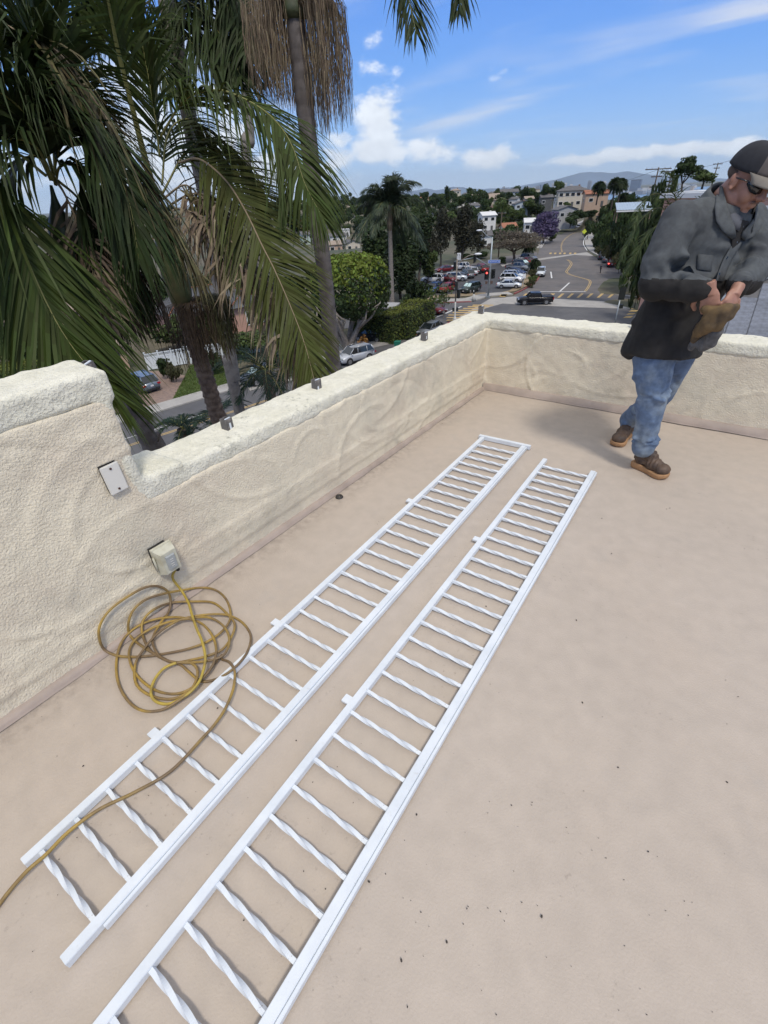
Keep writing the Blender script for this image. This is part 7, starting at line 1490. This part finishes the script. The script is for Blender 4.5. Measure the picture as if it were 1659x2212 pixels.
b.tube([hp(.090, 0, .030), hp(.106, 0, .004), hp(.121, 0, -.022), hp(.100, 0, -.034)], [.009, .012, .017, .010], 10); hell((.106, .014, -.025), (.012, .009, .010)); hell((.106, -.014, -.025), (.012, .009, .010))
hell((.094, 0, -.052), (.012, .027, .007)); hell((.092, 0, -.064), (.012, .024, .008)); hell((-.02, 0, -.05), (.062, .058, .06))
for s in (1, -1):
    hell((-.008, s*.077, -.004), (.018, .010, .031)); hell((-.020, s*.086, .004), (.010, .010, .026)); hell((-.004, s*.082, -.028), (.010, .009, .010))
capsule(b, [hp(-.02, 0, -.03), hp(-.035, 0, -.085), neckb, neckb+Vector((-.02, 0, -.08))], [.066, .070, .076, .09])
capsule(b, [neckb+Vector((0, 0, -.08)), chest, waist, hipc], [.09, .13, .12, .12]); capsule(b, [shR, chest, shL], [.06, .12, .06])
capsule(b, [shR, elR, wrR], [.05, .042, .030]); capsule(b, [shL, elL, wrL], [.05, .042, .030])
# hands: palm, four unequal bent fingers and a thumb from the side of the palm
def hand(wr, fwd, nrm, thumb_side, curl, scale=1.0):
    """fwd: wrist to knuckles; nrm: back of the hand; returns nothing, adds to b"""
    fwd = fwd.normalized(); nrm = (nrm-fwd*nrm.dot(fwd)).normalized(); sd_ = fwd.cross(nrm)*thumb_side; S = scale
    pm = Matrix((fwd, sd_, nrm)).transposed()
    b.ellipsoid(wr+fwd*.045*S, (.052*S, .040*S, .017*S), 14, 10, mtx=pm); b.ellipsoid(wr+fwd*.068*S, (.026*S, .042*S, .015*S), 14, 10, mtx=pm); b.tube([wr-fwd*.03, wr, wr+fwd*.03*S], [.028, .027, .027], 12)
    for i, (off, ln) in enumerate(((.033, .072), (.011, .080), (-.011, .074), (-.031, .058))):
        k = wr+fwd*(.086-.006*abs(i-1))*S+sd_*off*S; ang = 0; p = k; pts = [wr+fwd*.05*S+sd_*off*.8*S, k]
        for j, f in enumerate((.45, .32, .23)):
            ang += curl*(.9, 1.15, .8)[j]*(1+.08*i); d = fwd*math.cos(ang)-nrm*math.sin(ang); d = (d+sd_*off*1.5).normalized(); p = p+d*ln*f*S; pts.append(p)
        rd = [.010, .0105, .0095, .0088, .0076]; b.tube(pts, [q*S for q in rd], 9)
        for q, r_ in zip(pts[1:], rd[1:]): b.ellipsoid(q, (r_*S*1.04,)*3, 9, 7)
    t0 = wr+fwd*.022*S+sd_*.030*S; t1 = t0+(fwd*.5+sd_*.8-nrm*.25).normalized()*.038*S; t2 = t1+(fwd*.8+sd_*.35-nrm*.5).normalized()*.034*S; t3 = t2+(fwd*.9-sd_*.1-nrm*.5).normalized()*.027*S
    b.tube([t0, t1, t2, t3], [.015*S, .0135*S, .0115*S, .0095*S], 9)
    for q, r_ in ((t1, .0138), (t2, .0118), (t3, .0096)): b.ellipsoid(q, (r_*S,)*3, 9, 7)
hwR = mp(1533, 622, 2.83); hwL = mp(1590, 628, 2.92)
hand(hwR, (mp(1520, 662, 2.82)-hwR)+Rt*.03, Cm*.8+Upz*.35-Rt*.25, 1, .62, 1.02)
hand(hwL, (mp(1572, 662, 2.86)-hwL), Cm*.55+Rt*.6+Upz*.3, -1, .62, 1.02)
# legs and feet inside the clothes
kR = mp(1410, 858, 3.02); aR = mp(1391, 962, 3.03); kL = mp(1428, 850, 3.34); aL = mp(1358, 912, 3.50)
hR = mp(1412, 740, 3.06); hL = mp(1470, 742, 3.22)
capsule(b, [hR, kR, aR], [.075, .052, .038]); capsule(b, [hL, kL, aL], [.075, .052, .038]); capsule(b, [hR, hipc, hL], [.08, .10, .08])
heR, toR = onz(1368, 1004)-MO, onz(1440, 1036)-MO; heL, toL = onz(1357, 938)-MO, onz(1328, 966)-MO
capsule(b, [aR, heR.lerp(toR, .25)+Vector((0, 0, .06)), heR.lerp(toR, .55)+Vector((0, 0, .05))], [.034, .018, .014]); capsule(b, [aL, heL.lerp(toL, .25)+Vector((0, 0, .06)), heL.lerp(toL, .55)+Vector((0, 0, .05))], [.034, .018, .014])
body_ = b.build('body', m_skin, man); remeshed(body_, .0042, 3, .5)
# ---- jacket
j = MB()
capsule(j, [neckb+Vector((0, 0, -.02)), neckb+Vector((-.01, 0, -.09))], [.088, .135], 18)
capsule(j, [shR+Vector((0, 0, -.02)), (shR+shL)/2+Vector((0, 0, -.03)), shL+Vector((0, 0, -.02))], [.085, .125, .085], 18)
tors = [(shR+shL)/2+Vector((0, 0, -.10)), chest+Vector((0, 0, -.03)), mp(1510, 600, 3.13), waist, mp(1455, 700, 3.12)]
def ringloft(mb, rings, n=28):
    vs = []
    for (c, A, B_) in rings:
        for k in range(n): w = 2*math.pi*k/n; vs.append(c+A*math.cos(w)+B_*math.sin(w))
    k_ = len(rings); mb.add(vs, [(i*n+q, i*n+(q+1) % n, (i+1)*n+(q+1) % n, (i+1)*n+q) for i in range(k_-1) for q in range(n)]+[tuple(reversed(range(n))), tuple((k_-1)*n+q for q in range(n))], 0, True)
Sx = (shL-shR).normalized(); Fx = Vector((Sx.y, -Sx.x, 0)).normalized()
ringloft(j, [((shR+shL)/2+Vector((0, 0, .0)), Sx*.15, Fx*.10), ((shR+shL)/2+Vector((0, 0, -.07)), Sx*.205, Fx*.135), (chest+Vector((0, 0, -.06)), Sx*.215, Fx*.15), (mp(1508, 592, 3.13), Sx*.205, Fx*.150), (waist, Sx*.20, Fx*.150), (mp(1456, 690, 3.12), Sx*.205, Fx*.155), (mp(1440, 735, 3.12), Sx*.215, Fx*.165), (mp(1432, 762, 3.12), Sx*.218, Fx*.170)])
capsule(j, [shR+Vector((0, 0, -.015)), shR.lerp(elR, .5)+Vector((-.01, -.01, 0)), elR, elR.lerp(wrR, .45), wrR.lerp(elR, .04)], [.088, .088, .086, .074, .052], 18)
capsule(j, [shL+Vector((0, 0, -.015)), shL.lerp(elL, .5), elL, elL.lerp(wrL, .5), wrL.lerp(elL, .05)], [.085, .082, .078, .066, .052], 18)
jk = j.build('jacket', [m_jg, m_jb], man); remeshed(jk, .0080, 5, .5)
P = coords(jk.data); Nn = normals(jk.data)
def project(Pw):
    Q = (Pw+np.array(MO)-np.array([0, 0, CAM_H])) @ RX; return CX+Q[:, 0]/(-Q[:, 2])*FPX, CY-Q[:, 1]/(-Q[:, 2])*FPX
# cloth folds: ridges drawn out along the arms, the armpits and the lower back
fold = np.zeros(len(P)); rf_ = random.Random(3)
def foldline(P, a, b, amp, wd):
    a = np.array(a); b = np.array(b); ab = b-a; t = np.clip(((P-a) @ ab)/(ab @ ab), 0, 1); dd = np.linalg.norm(P-(a+t[:, None]*ab), axis=1); return 2.9*amp*np.exp(-(dd/(wd*1.25))**2)*np.sin(np.pi*np.clip(t*.92+.04, 0, 1))
def folds_between(P, A, B, rad, count, amp, wd, seed, slant=.6):
    r = random.Random(seed); out = np.zeros(len(P)); A = Vector(A); B = Vector(B); ax = (B-A).normalized(); o1 = ax.orthogonal().normalized(); o2 = ax.cross(o1)
    for k in range(count):
        s = r.random(); w = r.uniform(0, 6.28); w2 = w+r.uniform(.7, 1.7)*r.choice((-1, 1)); c0_ = A.lerp(B, s); c1_ = c0_+ax*r.uniform(-1, 1)*slant*rad*1.6
        p0 = c0_+(o1*math.cos(w)+o2*math.sin(w))*rad; p1 = c1_+(o1*math.cos(w2)+o2*math.sin(w2))*rad; out += foldline(P, p0, p1, amp*r.uniform(.5, 1.2)*r.choice((1, 1, -1)), wd*r.uniform(.7, 1.3))
    return out
fold += folds_between(P, elR.lerp(shR, .3), wrR, .08, 26, .011, .013, 1); fold += folds_between(P, shR, elR, .085, 14, .010, .016, 2); fold += folds_between(P, elL, wrL, .07, 18, .010, .013, 3); fold += folds_between(P, shL, elL, .08, 12, .009, .015, 4)
fold += folds_between(P, chest, waist, .17, 24, .009, .020, 5, 1.0); fold += folds_between(P, waist, hipc, .19, 16, .009, .024, 6, 1.2)
fold += foldline(P, mp(1484, 470, 2.9), mp(1492, 600, 2.92), -.016, .012)+foldline(P, mp(1500, 460, 2.92), mp(1505, 540, 2.95), .010, .012)+foldline(P, mp(1475, 545, 2.86), mp(1490, 590, 2.9), -.014, .012)
fold += .004*vnoise(P, 14, 2)+.0022*vnoise(P, 34, 6)
setco(jk.data, P+Nn*fold[:, None])
P = coords(jk.data); pu, pv = project(P); me = jk.data
fv = np.array([[p.vertices[0], p.vertices[2]] for p in me.polygons]); cv = pv[fv].mean(1); cu = pu[fv].mean(1)
mi = (cv > 604+.02*(cu-1500)).astype(np.int32); me.polygons.foreach_set('material_index', mi); me.polygons.foreach_set('use_smooth', [True]*len(me.polygons)); me.update()
# collar, placket, buttons, cuffs
def near_front(u, v, d0=2.6, d1=3.5):
    """where the line of sight first meets the jacket"""
    dirv = Vector(ray(u, v)); org = Vector((0, 0, CAM_H))-MO; ok, loc, nn_, idx = jk.ray_cast(org, dirv); return (loc, nn_) if ok else (org+dirv*3.6, -dirv)
cl_m = MB()
def ribbon(uvs, w, off=.004, th=.003, lift=0):
    L_, R__ = [], []
    for i, (u, v) in enumerate(uvs):
        p, n_ = near_front(u, v); u2, v2 = uvs[min(i+1, len(uvs)-1)]; u1, v1 = uvs[max(i-1, 0)]; t = (near_front(u2, v2)[0]-near_front(u1, v1)[0]); t = t.normalized() if t.length > 1e-5 else Upz; s = t.cross(n_).normalized(); L_.append(p+n_*(off+lift)+s*w/2); R__.append(p+n_*(off+lift)-s*w/2)
    n = len(uvs); vs = L_+R__; cl_m.add(vs, [(i, i+1, n+i+1, n+i) for i in range(n-1)], 0, True)

def hitany(u, v):
    dirv = Vector(ray(u, v)); org = Vector((0, 0, CAM_H))-MO; best = None
    for ob_ in (jk, body_):
        ok, loc, nn_, idx = ob_.ray_cast(org, dirv)
        if ok and (best is None or (loc-org).length < (best[0]-org).length): best = (loc, nn_)
    return best or (org+dirv*3.5, -dirv)
def flap(name, left, right, m_, off=.010, th=.005, nx=6, puff=.006):
    """cloth panel laid on the body between two edge lines"""
    rows = len(left); vs = []
    for i in range(rows):
        for k in range(nx+1):
            f = k/nx; u = left[i][0]*(1-f)+right[i][0]*f; v = left[i][1]*(1-f)+right[i][1]*f; p, n_ = hitany(u, v); vs.append(p-Vector(ray(u, v))*(off+puff*math.sin(math.pi*f)))
    o = MB().add(vs, [(i*(nx+1)+k, i*(nx+1)+k+1, (i+1)*(nx+1)+k+1, (i+1)*(nx+1)+k) for i in range(rows-1) for k in range(nx)], 0, True).build(name, m_, man); o.modifiers.new('s', 'SOLIDIFY').thickness = th; return o
flap('shirt_opening', [(1580, 470), (1582, 500), (1580, 530), (1570, 555)], [(1618, 478), (1608, 505), (1592, 532), (1572, 556)], m_jb, .004, .002)
flap('tee_shirt_front', [(1570, 448), (1574, 470), (1584, 492)], [(1604, 470), (1600, 484), (1596, 500)], MATS.get('tee_grey') or mat('tee_grey', (.10, .105, .12), .9), .008, .002)
flap('collar_point', [(1553, 398), (1546, 425), (1543, 452), (1546, 478), (1560, 500), (1580, 514)], [(1562, 404), (1566, 430), (1571, 452), (1578, 472), (1586, 492), (1588, 513)], m_jg, .014, .006)
flap('collar_point', [(1632, 462), (1620, 482), (1604, 500), (1600, 512)], [(1648, 478), (1640, 496), (1626, 512), (1608, 520)], m_jg, .014, .006)
flap('placket', [(1588, 516), (1574, 540), (1562, 560), (1552, 585), (1546, 606)], [(1604, 520), (1590, 545), (1578, 566), (1568, 590), (1562, 608)], m_jg, .006, .003, 3, .001)
flap('chest_pocket', [(1508, 548), (1506, 566), (1505, 582)], [(1540, 552), (1538, 570), (1536, 586)], m_jg, .004, .003, 4, .002)
for (A_c, B_c, r_c) in ((wrR, elR, .057), (wrL, elL, .055)):
    d_c = (B_c-A_c).normalized(); k_c = MB(); k_c.tube([A_c-d_c*.004, A_c-d_c*.002, A_c+d_c*.02, A_c+d_c*.055, A_c+d_c*.06], [r_c*.74, r_c*.82, r_c*.86, r_c*.88, r_c*.80], 20, cap=False); o = k_c.build('cuff', m_jb, man); o.modifiers.new('s', 'SOLIDIFY').thickness = .005
hm_ = MB(); 
for (u, v) in ((1590, 523), (1570, 556), (1553, 592)):
    p, n_ = hitany(u, v); dv = Vector(ray(u, v)); MB().tube([p-dv*.008, p-dv*.014], .0062, 10).build('button', m_rim if v < 530 else m_lens, man)
# collar: a standing band round the neck with two points laid over the chest
cr = MB(); n = 26; nb0 = neckb+Vector((-.005, 0, -.02)); nax = (Upz*.85+Fx*.30).normalized(); ca = Fx-nax*Fx.dot(nax); ca.normalize(); cb = nax.cross(ca)
ringv = []
for k in range(n):
    w = -2.75+5.5*k/(n-1); dirr = ca*math.cos(w+math.pi)+cb*math.sin(w+math.pi); fr = abs(w)/2.75
    ringv.append((nb0+dirr*(.108)+nax*-.03, nb0+dirr*(.098)+nax*(.088-.035*fr), nb0+dirr*(.118+.012*fr)+nax*(.078-.038*fr), nb0+dirr*(.140+.03*fr)+nax*(-.012-.055*fr)))
vs = [p for q in ringv for p in q]; cr.add(vs, [(i*4+k, i*4+k+1, i*4+4+k+1, i*4+4+k) for i in range(n-1) for k in range(3)], 0, True)
o = cr.build('collar', m_jg, man); o.modifiers.new('s', 'SOLIDIFY').thickness = .006; o.modifiers.new('u', 'SUBSURF').render_levels = 1
tsh = MB(); capsule(tsh, [neckb+Vector((.01, 0, -.02)), neckb+Vector((.0, 0, -.07))], [.072, .09], 18); tsh.build('tee_shirt', mat('tee_grey', (.10, .105, .12), .9), man)
# ---- jeans
j = MB(); top = mp(1440, 735, 3.12)
capsule(j, [hR+Vector((0, 0, .02)), hipc, hL+Vector((0, 0, .02))], [.12, .13, .12], 18)
capsule(j, [hR, hR.lerp(kR, .5), kR, kR.lerp(aR, .5), aR+Vector((0, 0, .035)), aR+Vector((0, 0, -.01))], [.115, .098, .080, .070, .067, .068], 18)
capsule(j, [hL, hL.lerp(kL, .5), kL, kL.lerp(aL, .5), aL+Vector((0, 0, .02))], [.112, .092, .076, .068, .064], 18)
jn = j.build('jeans', m_jean, man); remeshed(jn, .0075, 5, .5); P = coords(jn.data); Nn = normals(jn.data)
f_ = folds_between(P, kR, aR+Vector((0, 0, .02)), .07, 14, .007, .010, 11, .35)+folds_between(P, aR+Vector((0, 0, .10)), aR, .068, 14, .011, .008, 12, .2)+folds_between(P, kR+Vector((0, 0, .05)), kR+Vector((0, 0, -.05)), .08, 12, .010, .010, 13, .4)+folds_between(P, hR, kR, .10, 12, .006, .014, 14, .8)+folds_between(P, kL, aL, .07, 18, .010, .010, 15, .3)+folds_between(P, hL, kL, .09, 10, .006, .014, 16, .8)
f_ += .0025*vnoise(P, 18, 4)
setco(jn.data, P+Nn*f_[:, None])
jn.data.polygons.foreach_set('use_smooth', [True]*len(jn.data.polygons))
# ---- boots
def boot(heel, toe, ankle, nm):
    t = (toe-heel); t.z = 0; Lb = t.length; t.normalize(); s = Vector((-t.y, t.x, 0)); c0_ = Vector((heel.x, heel.y, 0)); Bx = Matrix((t, s, Upz)).transposed()
    u_ = MB(); def_ = lambda x, y, z: c0_+t*x*Lb+s*y+Upz*z
    u_.ellipsoid(def_(.80, 0, .052), (Lb*.21, .047, .036), 18, 10, mtx=Bx); u_.ellipsoid(def_(.55, 0, .060), (Lb*.27, .044, .046), 18, 10, mtx=Bx); u_.ellipsoid(def_(.22, 0, .065), (Lb*.22, .040, .05), 18, 10, mtx=Bx); u_.ellipsoid(def_(.40, 0, .10), (Lb*.20, .036, .045), 16, 10, mtx=Bx, )
    u_.tube([def_(.18, 0, .06), def_(.20, 0, .12), ankle+Vector((0, 0, -.005))], [.046, .047, .050], 16); up = u_.build('boot', m_boot, man); remeshed(up, .005, 3)
    P = coords(up.data); Nn = normals(up.data); loc_ = (P-np.array(c0_)) @ np.array(Bx); x = loc_[:, 0]/Lb; fl = .0022*vnoise(P, 40, 5)+.003*np.sin(x*70)*np.exp(-((x-.52)/.16)**2)*(loc_[:, 2] > .06); sm = np.exp(-((x-.66-.25*np.abs(loc_[:, 1])/.04*.25)/.012)**2)*-.002
    setco(up.data, P+Nn*(fl+sm)[:, None]); up.data.polygons.foreach_set('use_smooth', [True]*len(up.data.polygons))
    prof = [(.0, .030), (.04, .038), (.16, .040), (.34, .036), (.50, .038), (.66, .048), (.80, .051), (.90, .044), (.97, .028), (1.0, .010)]
    out = [(x, y) for x, y in prof]+[(x, -y) for x, y in reversed(prof)]
    sl_ = MB(); n = len(out); vs = []
    for (z, g) in ((0, .94), (.006, 1.0), (.024, 1.03), (.030, .98)):
        for x, y in out: vs.append(def_(.5+(x-.5)*(1+(g-1)*.6), y*g, z+(.006 if x > .9 else 0)+(.010*(1 if x < .35 else 0) if z > .02 else 0)))
    sl_.add(vs, [(i*n+q, i*n+(q+1) % n, (i+1)*n+(q+1) % n, (i+1)*n+q) for i in range(3) for q in range(n)]+[tuple(reversed(range(n))), tuple(3*n+q for q in range(n))], 0, True); sl_.build('sole', m_sole, up)
    for k in range(5):
        a = def_(.42+.045*k-.02, -.022, .108-.009*k-(.004*k)); c = def_(.42+.045*k, .022, .108-.009*k-(.004*k)); MB().tube([a, (a+c)/2+Upz*.010, c], .0022, 6).build('lace', m_brim, up)
    for k in (0,): pass
boot(heR, toR, aR, 'R'); boot(heL, toL, aL, 'L')
# ---- cap and glasses
cp_ = MB(); nu, nv = 36, 12; vs = []; R3 = (.110, .088, .098)
cc_ = (-.012, 0, .052)
for i in range(nv+1):
    ph = math.pi/2*(i/nv)*1.0
    for q in range(nu):
        w = 2*math.pi*q/nu; x = R3[0]*math.cos(w)*math.sin(ph)**.92; y = R3[1]*math.sin(w)*math.sin(ph)**.92; z = R3[2]*math.cos(ph); front = max(0, math.cos(w)); z += .016*front*math.sin(ph)*math.cos(ph)*2; z -= .012*(1-front)*(i/nv)**2; vs.append(hp(cc_[0]+x, cc_[1]+y, cc_[2]+z))
fs = [(i*nu+q, (i+1)*nu+q, (i+1)*nu+(q+1) % nu, i*nu+(q+1) % nu) for i in range(nv) for q in range(nu)]
cp_.add(vs, fs, 0, True); cp_.m = [1 if (abs(((f[0] % nu)/nu*360+180) % 360-180) < 58) else 0 for f in fs]
co_ = cp_.build('cap', [m_capb, m_capg], man); co_.modifiers.new('s', 'SOLIDIFY').thickness = -.004
bm_ = MB(); vs = []; rows = 9
for i in range(rows+1):
    f = i/rows
    for q in range(17):
        w = (q/16-.5)*2*math.radians(68); x0 = R3[0]*math.cos(w)*.98; y0 = R3[1]*math.sin(w)*.99; ext = .072*f*math.cos(w*.95)**.6; x = cc_[0]+x0+ext; y = y0*(1-.05*f); z = cc_[2]-.002-.020*f*f-.9*(y*y)*1.6*f-.004*f; vs.append(hp(x, y, z))
bm_.add(vs, [(i*17+q, i*17+q+1, (i+1)*17+q+1, (i+1)*17+q) for i in range(rows) for q in range(16)], 0, True); o = bm_.build('cap_brim', m_brim, co_); o.modifiers.new('s', 'SOLIDIFY').thickness = .005
MB().ellipsoid(hp(-.012, 0, .155), (.008, .008, .004), 10, 6).build('cap_button', m_capb, co_)
pt = MB(); a = []
for (w, z) in ((2.2, .040), (2.75, .040), (2.75, .062), (2.2, .062)): ph = math.acos(min(1, z/R3[2])); a.append(hp(cc_[0]+(R3[0]+.003)*math.cos(-w)*math.sin(ph), (R3[1]+.003)*math.sin(-w)*math.sin(ph), cc_[2]+z))
pt.add(a, [(0, 1, 2, 3)]); pt.build('cap_patch', mat('cap_patch', (.26, .26, .33), .8), co_)
gl_ = MB()
for s in (1, -1):
    pts = [hp(.098, s*.012, .020), hp(.098, s*.040, .022), hp(.080, s*.066, .024), hp(.050, s*.079, .026)]
    pts2 = [hp(.100, s*.012, -.008), hp(.098, s*.040, -.014), hp(.080, s*.064, -.010), hp(.052, s*.078, .010)]
    gl_.add(pts+pts2, [(k, k+1, 4+k+1, 4+k) for k in range(3)], 0, True)
o = gl_.build('sunglasses', m_lens, man); o.modifiers.new('s', 'SOLIDIFY').thickness = .003
for s in (1, -1): MB().tube([hp(.055, s*.079, .022), hp(.01, s*.083, .016), hp(-.025, s*.084, .010)], .003, 6).build('temple_arm', m_lens, o)
MB().tube([hp(.102, .012, .016), hp(.105, 0, .018), hp(.102, -.012, .016)], .003, 6).build('bridge', m_lens, o)
bd = MB(); bd.ellipsoid(hp(.100, 0, -.045), (.008, .030, .006), 14, 8, mtx=HM); bd.ellipsoid(hp(.083, 0, -.100), (.014, .022, .014), 14, 8, mtx=HM); bd.build('moustache', m_beard, man)
MB().ellipsoid(hp(-.026, 0, .022), (.084, .076, .048), 20, 12, mtx=HM).build('hair', mat('hair_short', (.09, .06, .045), .8), man)
# pens clipped at the far collar
p, n_ = near_front(1622, 455); MB().tube([p+n_*.012+Vector((0, 0, -.02)), p+n_*.02+Vector((0, 0, .05))], .006, 8).build('collar_pen', m_lens, man)
# ---- leather glove held in his hands
gO = Vector(atd(1545, 690, 2.84)); gv_ = empty('work_glove', gO, label='brown leather welding gloves with grey backs held in the man\'s hands', cat='work gloves')
g = MB()
def gp_(u, v, d): return Vector(atd(u, v, d))-gO
capsule(g, [gp_(1522, 668, 2.82), gp_(1548, 672, 2.81), gp_(1572, 668, 2.82), gp_(1590, 664, 2.84)], [.020, .024, .026, .016], 12)
capsule(g, [gp_(1540, 676, 2.82), gp_(1530, 700, 2.83), gp_(1512, 716, 2.85)], [.034, .042, .030], 14); capsule(g, [gp_(1565, 672, 2.82), gp_(1550, 705, 2.83)], [.032, .030], 14); capsule(g, [gp_(1515, 705, 2.86), gp_(1500, 735, 2.9)], [.026, .018], 12); capsule(g, [gp_(1590, 664, 2.84), gp_(1575, 682, 2.83)], [.018, .022], 10)
o = g.build('leather', mat('glove_leather', (.155, .098, .040), .85, rgb2=(.075, .052, .03), mixscale=14, var=.2, vscale=40, bump=.001, bscale=120), gv_); remeshed(o, .005, 4)
P = coords(o.data); Nn = normals(o.data); setco(o.data, P+Nn*(.006*vnoise(P, 22, 3))[:, None])
g = MB(); capsule(g, [gp_(1545, 715, 2.85), gp_(1535, 738, 2.87), gp_(1518, 752, 2.89)], [.034, .032, .020], 12); capsule(g, [gp_(1505, 730, 2.9), gp_(1492, 752, 2.92)], [.020, .016], 10); capsule(g, [gp_(1530, 725, 2.88), gp_(1508, 745, 2.9)], [.022, .016], 10)
o = g.build('grey_back', mat('glove_grey', (.075, .075, .078), .85, rgb2=(.13, .13, .13), mixscale=16, var=.2, vscale=50, bump=.001, bscale=120), gv_); remeshed(o, .005, 3)
P = coords(o.data); Nn = normals(o.data); setco(o.data, P+Nn*(.005*vnoise(P, 24, 7))[:, None])
for o in man.children_recursive if hasattr(man, 'children_recursive') else []:
    pass

# ------------------------------------------------------------------ sea air
hz = MB(); hz.box((0, 0, 550), (90000, 90000, 1300)); hzo = hz.build('haze', [bpy.data.materials.new('haze_air')], kind='stuff')
hm = hzo.data.materials[0]; hm.use_nodes = True; ht = hm.node_tree; ht.nodes.clear(); pv_ = ht.nodes.new('ShaderNodeVolumePrincipled'); pv_.inputs['Color'].default_value = (.74, .88, 1, 1); pv_.inputs['Density'].default_value = 2.3e-5; pv_.inputs['Anisotropy'].default_value = 0.0
mo_ = ht.nodes.new('ShaderNodeOutputMaterial'); ht.links.new(pv_.outputs[0], mo_.inputs['Volume']); hm.volume_intersection_method = 'FAST' if hasattr(hm, 'volume_intersection_method') else None
setp(hzo, 'thin bluish sea haze over the bay, city and mountains', 'haze')
